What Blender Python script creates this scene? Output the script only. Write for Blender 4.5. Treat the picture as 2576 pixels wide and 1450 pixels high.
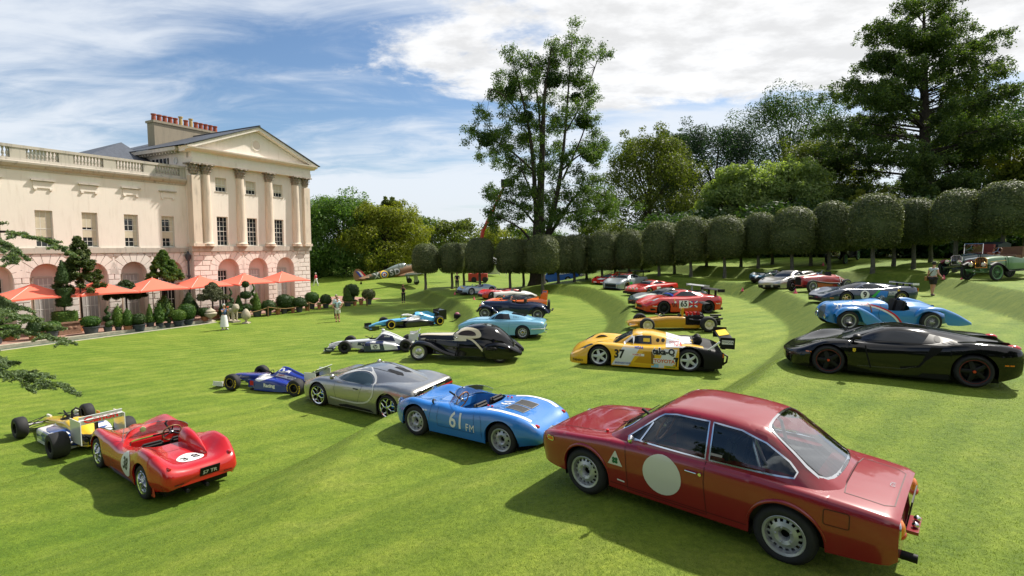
import bpy,bmesh,math,random
import numpy as np
from mathutils import Vector,Matrix
from mathutils.bvhtree import BVHTree
R=math.radians
scene=bpy.context.scene
C=scene.collection
for _o in list(bpy.data.objects):
 bpy.data.objects.remove(_o)
 # camera
cam_data=bpy.data.cameras.new('camera')
cam_data.sensor_fit='HORIZONTAL';cam_data.sensor_width=36.0
cam_data.lens=36.0*1350/2576
cam_data.clip_start=0.1;cam_data.clip_end=6000
cam=bpy.data.objects.new('camera',cam_data);C.objects.link(cam)
cam.location=(0,0,5.4)
cam.rotation_euler=(R(90)-math.atan(105/1350),0,0)
scene.camera=cam
# sun, sky, exposure
SUN_AZ,SUN_EL=R(52),R(50)
sun_dir=Vector((math.sin(SUN_AZ)*math.cos(SUN_EL),math.cos(SUN_AZ)*math.cos(SUN_EL),math.sin(SUN_EL)))
sl=bpy.data.lights.new('sun','SUN');sl.energy=4.6;sl.angle=R(1.6);sl.color=(1.0,0.945,0.85)
so=bpy.data.objects.new('sun',sl);C.objects.link(so)
so.rotation_euler=(-sun_dir).to_track_quat('-Z','Y').to_euler()
scene.view_settings.view_transform='Standard'
scene.view_settings.look='None'
scene.view_settings.exposure=0.66
scene.view_settings.gamma=1.0
scene.view_settings.use_curve_mapping=False
scene.render.film_transparent=False
world=bpy.data.worlds.new('World');scene.world=world;world.use_nodes=True
def build_sky():
 nt=world.node_tree;N=nt.nodes;Lk=nt.links
 N.clear()
 out=N.new('ShaderNodeOutputWorld');bg=N.new('ShaderNodeBackground')
 bg.inputs['Strength'].default_value=0.112
 Lk.new(bg.outputs[0],out.inputs[0])
 sky=N.new('ShaderNodeTexSky');sky.sky_type='NISHITA';sky.sun_disc=False
 sky.sun_elevation=SUN_EL;sky.sun_rotation=SUN_AZ
 sky.air_density=1.0;sky.dust_density=0.9;sky.ozone_density=2.2;sky.altitude=60
 tc=N.new('ShaderNodeTexCoord')
 sep=N.new('ShaderNodeSeparateXYZ');Lk.new(tc.outputs['Generated'],sep.inputs[0])
 def m(op,a,b=None,c=None,clamp=False):
  n=N.new('ShaderNodeMath');n.operation=op;n.use_clamp=clamp
  for i,q in enumerate((a,b,c)):
   if q is None:continue
   if isinstance(q,(int,float)):n.inputs[i].default_value=q
   else:Lk.new(q,n.inputs[i])
  return n.outputs[0]
 def ramp(v,a,b,lo=0.0,hi=1.0):
  n=N.new('ShaderNodeMapRange');n.interpolation_type='SMOOTHSTEP'
  Lk.new(v,n.inputs[0])
  for i,q in zip((1,2,3,4),(a,b,lo,hi)):n.inputs[i].default_value=q
  return n.outputs[0]
 dx,dy,dz=sep.outputs
 zz=m('ADD',m('MAXIMUM',dz,0.0),0.10)
 px=m('DIVIDE',dx,zz);py=m('DIVIDE',dy,zz)
 def vec(a,b,c=0.0):
  n=N.new('ShaderNodeCombineXYZ')
  for i,q in enumerate((a,b,c)):
   if isinstance(q,(int,float)):n.inputs[i].default_value=q
   else:Lk.new(q,n.inputs[i])
  return n.outputs[0]
 def noise(v,scale,detail=6,rough=0.55,dist=0.0):
  n=N.new('ShaderNodeTexNoise');Lk.new(v,n.inputs['Vector'])
  n.inputs['Scale'].default_value=scale;n.inputs['Detail'].default_value=detail
  n.inputs['Roughness'].default_value=rough;n.inputs['Distortion'].default_value=dist
  return n.outputs['Fac']
 streak=noise(vec(m('MULTIPLY',px,0.34),m('ADD',m('MULTIPLY',py,1.0),m('MULTIPLY',px,0.16)),4.3),0.95,8,0.56,0.5)
 wisp=noise(vec(m('MULTIPLY',px,0.9),m('MULTIPLY',py,1.6),1.7),1.9,7,0.62,1.0)
 st=m('ADD',m('MULTIPLY',streak,0.72),m('MULTIPLY',wisp,0.28))
 low=ramp(dz,0.42,0.0,0.0,0.17)
 cir=m('MULTIPLY',ramp(m('ADD',st,low),0.435,0.66),0.88)
 lump=noise(vec(px,m('MULTIPLY',py,1.15),8.15),2.0,9,0.62,0.25)
 big=noise(vec(m('MULTIPLY',px,0.55),py,2.6),0.62,4,0.5,0.2)
 side=ramp(m('SUBTRACT',m('MULTIPLY',dx,1.0),m('MULTIPLY',dy,0.10)),-0.56,0.16,-0.20,0.11)
 hgt=ramp(dz,0.19,0.29,-0.20,0.04)
 cov=m('ADD',m('ADD',m('MULTIPLY',lump,0.55),m('MULTIPLY',big,0.45)),m('ADD',side,hgt))
 cum=ramp(cov,0.462,0.56)
 shade=ramp(noise(vec(px,m('MULTIPLY',py,1.3),3.3),4.2,6,0.6),0.34,0.60,0.80,1.0)
 def mix(f,a,b):
  n=N.new('ShaderNodeMix');n.data_type='RGBA'
  if isinstance(f,float):n.inputs['Factor'].default_value=f
  else:Lk.new(f,n.inputs['Factor'])
  for q,k in((a,6),(b,7)):
   if isinstance(q,tuple):n.inputs[k].default_value=q+(1,)
   else:Lk.new(q,n.inputs[k])
  return n.outputs[2]
 hsv=N.new('ShaderNodeHueSaturation');Lk.new(sky.outputs[0],hsv.inputs['Color'])
 hsv.inputs['Saturation'].default_value=1.12;hsv.inputs['Value'].default_value=0.72
 c1=mix(cir,hsv.outputs[0],(4.9,5.2,5.6))
 cl=N.new('ShaderNodeVectorMath');cl.operation='SCALE';cl.inputs[0].default_value=(5.9,5.9,5.9);Lk.new(shade,cl.inputs['Scale'])
 c2=mix(m('MULTIPLY',cum,0.95),c1,cl.outputs[0])
 hz=ramp(dz,0.13,-0.01,0.0,0.60)
 c3=mix(hz,c2,(4.2,4.5,4.8))
 Lk.new(c3,bg.inputs['Color'])
build_sky()
# materials
MATS={}
def mat(name,col=(0.5,0.5,0.5),rough=0.6,metal=0.0,coat=0.0,var=0.0,scale=8.0,bump=0.0,bscale=40.0,col2=None,alpha=1.0,trans=0.0,emit=None,spec=0.5,island=0.0,leaf=0.0,ior=1.45,sheen=0.0):
 if name in MATS:return MATS[name]
 m=bpy.data.materials.new(name);m.use_nodes=True
 nt=m.node_tree;N=nt.nodes;L=nt.links
 b=N['Principled BSDF']
 b.inputs['Base Color'].default_value=(*col,1);b.inputs['Roughness'].default_value=rough
 b.inputs['Metallic'].default_value=metal;b.inputs['Coat Weight'].default_value=coat
 b.inputs['Coat Roughness'].default_value=0.04
 b.inputs['Specular IOR Level'].default_value=spec;b.inputs['IOR'].default_value=ior
 b.inputs['Transmission Weight'].default_value=trans;b.inputs['Alpha'].default_value=alpha
 if emit:b.inputs['Emission Color'].default_value=(*emit,1);b.inputs['Emission Strength'].default_value=1.0
 if var or col2:
  tc=N.new('ShaderNodeTexCoord');ns=N.new('ShaderNodeTexNoise')
  L.new(tc.outputs['Object'],ns.inputs['Vector']);ns.inputs['Scale'].default_value=scale
  ns.inputs['Detail'].default_value=6;ns.inputs['Roughness'].default_value=0.62
  rp=N.new('ShaderNodeValToRGB');L.new(ns.outputs['Fac'],rp.inputs['Fac'])
  c2=col2 or tuple(c*(1-var)for c in col)
  rp.color_ramp.elements[0].position=0.34;rp.color_ramp.elements[1].position=0.66
  rp.color_ramp.elements[0].color=(*c2,1);rp.color_ramp.elements[1].color=(*col,1)
  L.new(rp.outputs[0],b.inputs['Base Color'])
 if island:
  g=N.new('ShaderNodeNewGeometry');hs=N.new('ShaderNodeHueSaturation')
  src=b.inputs['Base Color'].links[0].from_socket if b.inputs['Base Color'].links else None
  if src:L.new(src,hs.inputs['Color'])
  else:hs.inputs['Color'].default_value=(*col,1)
  mr=N.new('ShaderNodeMapRange');L.new(g.outputs['Random Per Island'],mr.inputs[0])
  mr.inputs[3].default_value=1-island;mr.inputs[4].default_value=1+island
  L.new(mr.outputs[0],hs.inputs['Value'])
  mh=N.new('ShaderNodeMapRange');L.new(g.outputs['Random Per Island'],mh.inputs[0])
  mh.inputs[3].default_value=0.5+0.06*island;mh.inputs[4].default_value=0.5-0.06*island
  L.new(mh.outputs[0],hs.inputs['Hue'])
  L.new(hs.outputs[0],b.inputs['Base Color'])
 if bump:
  ns2=N.new('ShaderNodeTexNoise');tc2=N.new('ShaderNodeTexCoord');L.new(tc2.outputs['Object'],ns2.inputs['Vector'])
  ns2.inputs['Scale'].default_value=bscale;ns2.inputs['Detail'].default_value=5
  bp=N.new('ShaderNodeBump');bp.inputs['Strength'].default_value=bump;bp.inputs['Distance'].default_value=0.02
  L.new(ns2.outputs['Fac'],bp.inputs['Height']);L.new(bp.outputs[0],b.inputs['Normal'])
 if leaf:
  tr=N.new('ShaderNodeBsdfTranslucent');mx=N.new('ShaderNodeMixShader');mx.inputs[0].default_value=leaf
  src=b.inputs['Base Color'].links[0].from_socket if b.inputs['Base Color'].links else None
  g2=N.new('ShaderNodeMix');g2.data_type='RGBA';g2.blend_type='MULTIPLY';g2.inputs[0].default_value=1
  if src:L.new(src,g2.inputs[6])
  else:g2.inputs[6].default_value=(*col,1)
  g2.inputs[7].default_value=(1.5,1.55,0.5,1)
  L.new(g2.outputs[2],tr.inputs[0])
  L.new(b.outputs[0],mx.inputs[1]);L.new(tr.outputs[0],mx.inputs[2])
  L.new(mx.outputs[0],N['Material Output'].inputs[0])
 MATS[name]=m
 return m
def glass_mat(name,tint=(0.6,0.7,0.75),clear=0.75,base=0.02):
 if name in MATS:return MATS[name]
 m=bpy.data.materials.new(name);m.use_nodes=True
 nt=m.node_tree;N=nt.nodes;L=nt.links;N.clear()
 o=N.new('ShaderNodeOutputMaterial');t=N.new('ShaderNodeBsdfTransparent');g=N.new('ShaderNodeBsdfGlossy')
 t.inputs[0].default_value=(*[c*clear for c in tint],1);g.inputs['Roughness'].default_value=0.02
 g.inputs[0].default_value=(0.95,0.97,1,1)
 f=N.new('ShaderNodeFresnel');f.inputs[0].default_value=1.52
 mr=N.new('ShaderNodeMath');mr.operation='MULTIPLY_ADD';mr.inputs[1].default_value=0.9;mr.inputs[2].default_value=base;mr.use_clamp=True
 L.new(f.outputs[0],mr.inputs[0])
 x=N.new('ShaderNodeMixShader');L.new(mr.outputs[0],x.inputs[0]);L.new(t.outputs[0],x.inputs[1]);L.new(g.outputs[0],x.inputs[2])
 L.new(x.outputs[0],o.inputs[0])
 MATS[name]=m
 return m
def paint(name,col,rough=0.32,metal=0.0,coat=1.0):
 return mat('paint_'+name,col,rough,metal,coat)
 # meshes
class MB:
 def __init__(s):s.v=[];s.f=[];s.m=[]
 def add(s,vs,fs,mi=0):
  o=len(s.v);s.v.extend([tuple(v)for v in vs])
  for f in fs:s.f.append(tuple(i+o for i in f));s.m.append(mi)
  return s
 def box(s,c,d,mi=0,rot=None,taper=1.0):
  vs=[]
  for z in(-.5,.5):
   k=taper if z>0 else 1.0
   for x,y in((-.5,-.5),(.5,-.5),(.5,.5),(-.5,.5)):
    p=Vector((x*d[0]*k,y*d[1]*k,z*d[2]))
    if rot is not None:p=rot@p
    vs.append((p[0]+c[0],p[1]+c[1],p[2]+c[2]))
  return s.add(vs,[(3,2,1,0),(4,5,6,7),(0,1,5,4),(1,2,6,5),(2,3,7,6),(3,0,4,7)],mi)
 def tube(s,pts,r,n=8,mi=0,cap=True,closed=False):
  pts=[Vector(p)for p in pts];k=len(pts)
  rs=r if isinstance(r,(list,tuple))else[r]*k
  vs=[];fs=[];up=None
  for i,p in enumerate(pts):
   if closed:t=pts[(i+1)%k]-pts[i-1]
   else:t=pts[min(i+1,k-1)]-pts[max(i-1,0)]
   if t.length<1e-9:t=Vector((0,0,1))
   t.normalize()
   if up is None:
    up=Vector((0,0,1))if abs(t.z)<.9 else Vector((1,0,0))
   a=t.cross(up)
   if a.length<1e-6:a=t.orthogonal()
   a.normalize();b=a.cross(t).normalized();up=b
   for j in range(n):
    th=2*math.pi*j/n
    vs.append(p+(a*math.cos(th)+b*math.sin(th))*rs[i])
  m=k if closed else k-1
  for i in range(m):
   i2=(i+1)%k
   for j in range(n):
    j2=(j+1)%n
    fs.append((i*n+j,i*n+j2,i2*n+j2,i2*n+j))
  if cap and not closed:
   fs.append(tuple(range(n))[::-1]);fs.append(tuple((k-1)*n+j for j in range(n)))
  return s.add(vs,fs,mi)
 def cyl(s,p,q,r0,r1=None,n=12,mi=0):return s.tube([p,q],[r0,r0 if r1 is None else r1],n,mi)
 def lathe(s,prof,n=24,c=(0,0,0),axis='z',mi=0,a0=0.0,a1=2*math.pi):
  full=abs(a1-a0-2*math.pi)<1e-6;k=n if full else n+1
  vs=[];fs=[]
  for i in range(k):
   th=a0+(a1-a0)*i/n
   for r,z in prof:
    x,y=r*math.cos(th),r*math.sin(th)
    p=(x,y,z)if axis=='z' else((y,z,x)if axis=='y' else(z,x,y))
    vs.append((p[0]+c[0],p[1]+c[1],p[2]+c[2]))
  L=len(prof)
  for i in range(n):
   i2=(i+1)%k
   for j in range(L-1):
    fs.append((i*L+j,i2*L+j,i2*L+j+1,i*L+j+1))
  return s.add(vs,fs,mi)
 def prism(s,poly,axis,a,b,mi=0):
  def P(p,t):return(p[0],t,p[1])if axis=='y' else((p[0],p[1],t)if axis=='z' else(t,p[0],p[1]))
  n=len(poly);vs=[P(p,a)for p in poly]+[P(p,b)for p in poly]
  fs=[tuple(range(n)),tuple(range(2*n-1,n-1,-1))]+[(i,i+n,(i+1)%n+n,(i+1)%n)for i in range(n)]
  return s.add(vs,fs,mi)
 def grid(s,rows,mi=0,closed=False):
  n=len(rows[0]);vs=[p for r in rows for p in r];fs=[]
  for i in range(len(rows)-1):
   for j in range(n if closed else n-1):
    j2=(j+1)%n
    fs.append((i*n+j,i*n+j2,(i+1)*n+j2,(i+1)*n+j))
  return s.add(vs,fs,mi)
 def ball(s,c,r,n=12,m=8,mi=0):
  if not isinstance(r,(tuple,list)):r=(r,r,r)
  rows=[]
  for i in range(m+1):
   ph=-math.pi/2+math.pi*i/m
   rows.append([(c[0]+r[0]*math.cos(ph)*math.cos(2*math.pi*j/n),c[1]+r[1]*math.cos(ph)*math.sin(2*math.pi*j/n),c[2]+r[2]*math.sin(ph))for j in range(n)])
  return s.grid(rows,mi,True)
 def mesh(s,name,mats,smooth=35):
  me=bpy.data.meshes.new(name);me.from_pydata(s.v,[],s.f)
  if not isinstance(mats,(list,tuple)):mats=[mats]
  for q in mats:me.materials.append(q)
  if len(mats)>1:me.polygons.foreach_set('material_index',s.m)
  finish(me,smooth)
  return me
 def build(s,name,mats,parent=None,smooth=35,loc=None,fix=True):
  me=s.mesh(name,mats,smooth)
  if fix:fixn(me)
  return link(name,me,parent,loc)
def fixn(me):
 bm=bmesh.new();bm.from_mesh(me);bmesh.ops.recalc_face_normals(bm,faces=bm.faces[:]);bm.to_mesh(me);bm.free()
def finish(me,smooth):
 if smooth:
  me.polygons.foreach_set('use_smooth',[True]*len(me.polygons))
  if smooth<180:
   me.set_sharp_from_angle(angle=R(smooth))
 me.update()
def link(name,me,parent=None,loc=None):
 o=bpy.data.objects.new(name,me);C.objects.link(o)
 if parent is not None:o.parent=parent
 if loc is not None:o.location=loc
 return o
def tag(o,label=None,cat=None,group=None,kind=None):
 if label:o['label']=label
 if cat:o['category']=cat
 if group:o['group']=group
 if kind:o['kind']=kind
 return o
def thing(name,label,cat,loc=(0,0,0),rz=0.0,group=None):
 o=bpy.data.objects.new(name,None);C.objects.link(o)
 o.location=loc;o.rotation_euler=(0,0,rz);o.empty_display_size=0.2
 return tag(o,label,cat,group)
def sub(name,parent,loc=(0,0,0),rot=(0,0,0)):
 o=bpy.data.objects.new(name,None);C.objects.link(o);o.parent=parent;o.location=loc;o.rotation_euler=rot
 return o
def copy_tree(o,parent=None):
 c=o.copy();C.objects.link(c);c.parent=parent
 for ch in o.children:copy_tree(ch,c)
 return c
def pchip(xs,ys):
 xs=np.array(xs,float);ys=np.array(ys,float)
 if xs[0]>xs[-1]:xs=xs[::-1];ys=ys[::-1]
 h=np.diff(xs);d=np.diff(ys)/h;n=len(xs);m=np.zeros(n)
 if n==2:m[:]=d[0]
 else:
  for i in range(1,n-1):
   if d[i-1]*d[i]<=0:m[i]=0
   else:
    w1=2*h[i]+h[i-1];w2=h[i]+2*h[i-1]
    m[i]=(w1+w2)/(w1/d[i-1]+w2/d[i])
  m[0]=d[0];m[-1]=d[-1]
 def f(x):
  x=min(max(x,xs[0]),xs[-1]);i=min(max(int(np.searchsorted(xs,x))-1,0),n-2)
  t=(x-xs[i])/h[i]
  return float((2*t**3-3*t*t+1)*ys[i]+(t**3-2*t*t+t)*h[i]*m[i]+(-2*t**3+3*t*t)*ys[i+1]+(t**3-t*t)*h[i]*m[i+1])
 return f
def catmull(P,n=5):
 P=[np.array(p,float)for p in P];out=[]
 E=[2*P[0]-P[1]]+P+[2*P[-1]-P[-2]]
 for i in range(1,len(E)-2):
  for k in range(n):
   t=k/n;a,b,c,d=E[i-1],E[i],E[i+1],E[i+2]
   out.append(0.5*((2*b)+(-a+c)*t+(2*a-5*b+4*c-d)*t*t+(-a+3*b-3*c+d)*t**3))
 out.append(P[-1])
 return out
DARK=mat('dark_interior',(0.012,0.011,0.011),0.9)
# terrain: curved grass terraces around the lower lawn
BANKS=[([(-22,-8),(-16,3),(-13,7.5),(-10.3,12),(-7.2,17),(-5.4,20.8),(-4.2,26),(-3.3,31),(-3.2,36),(-4.2,41),(-5.9,46),(-8.4,52),(-11,57),(-16,64),(-26,76)],0.92),([(-12,-9),(-8,2.6),(-5.2,8.0),(-3.4,12.4),(-0.9,14.6),(1.5,17.0),(4.0,22.4),(5.2,27),(6.2,31),(6.65,36),(6.6,41),(5.9,47),(2.5,52),(-3,56),(-14,62),(-30,80)],0.93),([(-6,-9),(-3.6,1.5),(-1.4,6.0),(0.9,9.2),(4.4,11.7),(6.4,14),(9.3,17.5),(11.5,20.8),(13.3,24.8),(14.9,30),(16.0,35),(16.2,38),(14.9,41),(13,43.5),(12.3,48),(12,53),(9,59),(2,66),(-10,74)],0.90),([(4,-12),(10,-3),(14,6),(17,14),(18.9,19),(20.5,22.6),(22.6,26.8),(24.7,31),(25,35),(22.5,39.5),(19,44),(17,50),(15,57),(10,64),(0,72)],0.85),]
def _dense(pts):
 out=catmull([(*p,0)for p in pts],10)
 return np.array(out)[:,:2]
_BL=[(_dense(p),h)for p,h in BANKS]
def _sd(px,py,line):
 best=np.full(px.shape,1e9);sg=np.zeros(px.shape)
 for i in range(len(line)-1):
  a=line[i];d=line[i+1]-a;L2=d@d
  t=np.clip(((px-a[0])*d[0]+(py-a[1])*d[1])/L2,0,1)
  qx=px-a[0]-t*d[0];qy=py-a[1]-t*d[1];q=qx*qx+qy*qy
  cr=qx*d[1]-qy*d[0]
  k=q<best;best=np.where(k,q,best);sg=np.where(k,np.where(cr>=0,1.0,-1.0),sg)
 return np.sqrt(best)*sg
def _ss(t):t=np.clip(t,0,1);return t*t*(3-2*t)
H_U=(math.sin(R(28)),math.cos(R(28)));H_N=(H_U[1],-H_U[0]);H_C=(-20.32,54.0)
def ground(x,y):
 x=np.asarray(x,float);y=np.asarray(y,float)
 z=np.zeros(np.broadcast(x,y).shape);x=x+z;y=y+z
 wide=0.64+1.9*_ss((13.0-y)/9.0)+5.0*_ss((y-53)/12.0)
 for i,(ln,h)in enumerate(_BL):
  s=_sd(x,y,ln);t=np.clip(0.5+s/(2*wide),0,1)
  e=0.94*t+0.06*(t*t*(3-2*t))
  amp=1.0
  if i:amp=np.where(y>40,np.clip((x+2-(i-1)*2+0.35*(60-y))/12.0,0,1),1.0)
  far=np.clip((x+8)/14.0,0,1)*_ss((y-40)/10)if i else 0
  if i==0:amp=1-0.28*_ss((22-y)/8)
  z=z+h*e*(amp if i==0 else _ss(amp))
 z=z+0.09*np.clip(_sd(x,y,_BL[3][0])-2.5,0,8)*_ss((y-16)/8)*_ss((x-8)/6)
 z=z-0.85*_ss((y-57)/14)*_ss((16-x)/8)*np.clip((x+12)/14,0,1)
 z=z*(0.90+0.10*_ss((y-5)/9.0))
 z=z+0.035*np.sin(x*0.42+y*0.31)*np.sin(y*0.23-x*0.17+1.0)
 z=z-0.012*np.clip(y-75,0,400)*np.clip((20-x)/60,0,1)
 rs=-((x-H_C[0])*H_U[0]+(y-H_C[1])*H_U[1]);rn=(x-H_C[0])*H_N[0]+(y-H_C[1])*H_N[1]
 pool=(rn<7.0)&(rs>14.8)&(rn>-40)
 z=np.where(pool,-0.75,z)
 return z
_HG={}
def gz(x,y):
 if _HG and-34<=x<=34 and-6<=y<=62:
  i=np.searchsorted(_HG['x'],x)-1;j=np.searchsorted(_HG['y'],y)-1;i=max(i,0);j=max(j,0)
  fx=(x-_HG['x'][i])/(_HG['x'][i+1]-_HG['x'][i]);fy=(y-_HG['y'][j])/(_HG['y'][j+1]-_HG['y'][j]);Z=_HG['z']
  return float((Z[j,i]*(1-fx)+Z[j,i+1]*fx)*(1-fy)+(Z[j+1,i]*(1-fx)+Z[j+1,i+1]*fx)*fy)
 return float(ground(np.array([x]),np.array([y]))[0])
def build_ground():
 def axis(core0,core1,step,far0,far1):
  a=np.arange(core0,core1+step/2,step);l=[];g=step;p=core0
  while p>far0:g*=1.22;p-=g;l.append(p)
  r=[];g=step;p=core1
  while p<far1:g*=1.22;p+=g;r.append(p)
  return np.array(l[::-1]+list(a)+r)
 xs=axis(-34,34,0.2,-2600,2600);ys=axis(-6,62,0.2,-700,3600)
 X,Y=np.meshgrid(xs,ys);Z=ground(X,Y);_HG.update(x=xs,y=ys,z=Z)
 nx,ny=len(xs),len(ys)
 v=np.stack([X.ravel(),Y.ravel(),Z.ravel()],1)
 i=np.arange(nx*ny).reshape(ny,nx)
 f=np.stack([i[:-1,:-1].ravel(),i[:-1,1:].ravel(),i[1:,1:].ravel(),i[1:,:-1].ravel()],1)
 me=bpy.data.meshes.new('ground')
 me.vertices.add(len(v));me.vertices.foreach_set('co',v.ravel())
 me.loops.add(len(f)*4);me.loops.foreach_set('vertex_index',f.ravel().astype(np.int32))
 me.polygons.add(len(f));me.polygons.foreach_set('loop_start',np.arange(0,len(f)*4,4,dtype=np.int32))
 me.polygons.foreach_set('use_smooth',np.ones(len(f),bool))
 me.update(calc_edges=True);me.validate()
 m=bpy.data.materials.new('lawn');m.use_nodes=True;nt=m.node_tree;N=nt.nodes;L=nt.links
 b=N['Principled BSDF'];b.inputs['Roughness'].default_value=0.75;b.inputs['Specular IOR Level'].default_value=0.2
 tc=N.new('ShaderNodeTexCoord')
 def noise(sc,det,rough=0.6,stretch=None,dist=0.0):
  n=N.new('ShaderNodeTexNoise');n.inputs['Scale'].default_value=sc;n.inputs['Detail'].default_value=det
  n.inputs['Roughness'].default_value=rough;n.inputs['Distortion'].default_value=dist
  if stretch:
   mp=N.new('ShaderNodeMapping');mp.inputs['Scale'].default_value=stretch;L.new(tc.outputs['Object'],mp.inputs[0]);L.new(mp.outputs[0],n.inputs[0])
  else:L.new(tc.outputs['Object'],n.inputs[0])
  return n.outputs['Fac']
 def ramp(f,pts):
  r=N.new('ShaderNodeValToRGB');L.new(f,r.inputs[0]);e=r.color_ramp.elements
  e[0].position,e[0].color=pts[0][0],(*pts[0][1],1);e[1].position,e[1].color=pts[-1][0],(*pts[-1][1],1)
  for p,c in pts[1:-1]:q=e.new(p);q.color=(*c,1)
  return r.outputs[0]
 def mixc(f,a,c,mode='MIX'):
  n=N.new('ShaderNodeMix');n.data_type='RGBA';n.blend_type=mode
  if isinstance(f,float):n.inputs[0].default_value=f
  else:L.new(f,n.inputs[0])
  L.new(a,n.inputs[6]);L.new(c,n.inputs[7]);return n.outputs[2]
 c1=ramp(noise(0.9,9,0.68,(0.55,1.0,1.0),0.5),[(0.30,(0.108,0.178,0.016)),(0.50,(0.165,0.235,0.026)),(0.72,(0.240,0.288,0.050))])
 band=N.new('ShaderNodeTexWave');band.inputs['Scale'].default_value=0.42;band.inputs['Distortion'].default_value=2.2;band.inputs['Detail'].default_value=3;mpb=N.new('ShaderNodeMapping');mpb.inputs['Rotation'].default_value=(0,0,0.9);L.new(tc.outputs['Object'],mpb.inputs[0]);L.new(mpb.outputs[0],band.inputs[0])
 c1=mixc(1.0,c1,ramp(band.outputs['Fac'],[(0.1,(0.90,0.93,0.92)),(0.9,(1.08,1.06,1.05))]),'MULTIPLY');c1=mixc(1.0,c1,ramp(noise(0.16,5,0.6),[(0.35,(0.84,0.92,0.85)),(0.65,(1.14,1.07,1.15))]),'MULTIPLY')
 c2=ramp(noise(11.0,8,0.75),[(0.30,(0.42,0.50,0.36)),(0.52,(0.95,0.97,0.90)),(0.70,(1.42,1.34,1.30))])
 c3=ramp(noise(120.0,3,0.6),[(0.30,(0.60,0.66,0.5)),(0.70,(1.28,1.24,1.2))])
 col=mixc(1.0,mixc(0.75,c1,c2,'MULTIPLY'),c3,'MULTIPLY')
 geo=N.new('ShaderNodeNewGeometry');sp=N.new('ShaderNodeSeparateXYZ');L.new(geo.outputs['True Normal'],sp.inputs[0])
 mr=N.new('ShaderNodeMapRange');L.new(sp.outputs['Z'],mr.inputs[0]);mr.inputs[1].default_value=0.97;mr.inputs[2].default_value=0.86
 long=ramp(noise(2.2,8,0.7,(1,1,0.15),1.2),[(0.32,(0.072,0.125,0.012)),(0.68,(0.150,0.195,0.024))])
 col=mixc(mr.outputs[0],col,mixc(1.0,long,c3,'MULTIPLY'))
 L.new(col,b.inputs['Base Color'])
 bp=N.new('ShaderNodeBump');bp.inputs['Strength'].default_value=0.8;bp.inputs['Distance'].default_value=0.03
 ad=N.new('ShaderNodeMath');ad.operation='ADD';L.new(noise(95,3),ad.inputs[0]);L.new(noise(16,5),ad.inputs[1])
 L.new(ad.outputs[0],bp.inputs['Height']);L.new(bp.outputs[0],b.inputs['Normal'])
 me.materials.append(m)
 return tag(link('ground',me),'mown green lawn rising in curved grass terraces',None,None,'structure')
ground_obj=build_ground()
# the house
def hpos(s,n,z=0.0):return(H_C[0]-s*H_U[0]+n*H_N[0],H_C[1]-s*H_U[1]+n*H_N[1],z)
H_RZ=math.atan2(-H_U[1],-H_U[0])
def stucco_mat(name,col,stain=(0.30,0.27,0.23),amount=0.5,seed=0.0):
 m=bpy.data.materials.new(name);m.use_nodes=True;nt=m.node_tree;N=nt.nodes;L=nt.links
 b=N['Principled BSDF'];b.inputs['Roughness'].default_value=0.88
 tc=N.new('ShaderNodeTexCoord')
 def noise(sc,st,det=7,r=0.65):
  mp=N.new('ShaderNodeMapping');mp.inputs['Scale'].default_value=st;mp.inputs['Location'].default_value=(seed,seed,seed);L.new(tc.outputs['Object'],mp.inputs[0])
  n=N.new('ShaderNodeTexNoise');n.inputs['Scale'].default_value=sc;n.inputs['Detail'].default_value=det;n.inputs['Roughness'].default_value=r
  L.new(mp.outputs[0],n.inputs[0]);return n.outputs['Fac']
 def mr(f,a,c,lo,hi):
  n=N.new('ShaderNodeMapRange');n.clamp=True;L.new(f,n.inputs[0])
  for i,q in zip((1,2,3,4),(a,c,lo,hi)):n.inputs[i].default_value=q
  return n.outputs[0]
 mx=N.new('ShaderNodeMix');mx.data_type='RGBA';L.new(mr(noise(0.5,(1,1,0.6)),0.3,0.7,0,1),mx.inputs[0])
 mx.inputs[6].default_value=(*[c*0.90 for c in col],1);mx.inputs[7].default_value=(*col,1)
 m2=N.new('ShaderNodeMix');m2.data_type='RGBA'
 mu=N.new('ShaderNodeMath');mu.operation='MULTIPLY'
 L.new(mr(noise(1.6,(2.2,2.2,0.22),8,0.72),0.52,0.74,0,1),mu.inputs[0]);mu.inputs[1].default_value=amount
 L.new(mu.outputs[0],m2.inputs[0]);L.new(mx.outputs[2],m2.inputs[6]);m2.inputs[7].default_value=(*stain,1)
 L.new(m2.outputs[2],b.inputs['Base Color'])
 bp=N.new('ShaderNodeBump');bp.inputs['Strength'].default_value=0.25;bp.inputs['Distance'].default_value=0.01
 L.new(noise(30,(1,1,1),4),bp.inputs['Height']);L.new(bp.outputs[0],b.inputs['Normal'])
 return m
STUCCO=stucco_mat('cream_stucco',(0.79,0.71,0.63),(0.52,0.44,0.36),0.55)
PINK=stucco_mat('pink_limewash',(0.69,0.56,0.48),(0.50,0.41,0.35),0.3,3.0)
BLOCK=stucco_mat('rusticated_block',(0.77,0.70,0.63),(0.36,0.32,0.28),0.7,5.0)
STONE=stucco_mat('weathered_stone',(0.50,0.45,0.385),(0.13,0.12,0.11),0.85,9.0)
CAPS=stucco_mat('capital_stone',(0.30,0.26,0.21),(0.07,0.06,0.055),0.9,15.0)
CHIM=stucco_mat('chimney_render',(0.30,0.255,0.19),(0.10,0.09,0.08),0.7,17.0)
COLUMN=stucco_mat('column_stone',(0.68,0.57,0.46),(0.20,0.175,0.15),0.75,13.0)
SLATE=mat('roof_slate',(0.085,0.095,0.115),0.55,var=0.45,scale=5,bump=0.5,bscale=14)
LEAD=mat('lead',(0.06,0.065,0.075),0.6,var=0.3)
SASH=mat('white_sash',(0.62,0.60,0.56),0.5)
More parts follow.
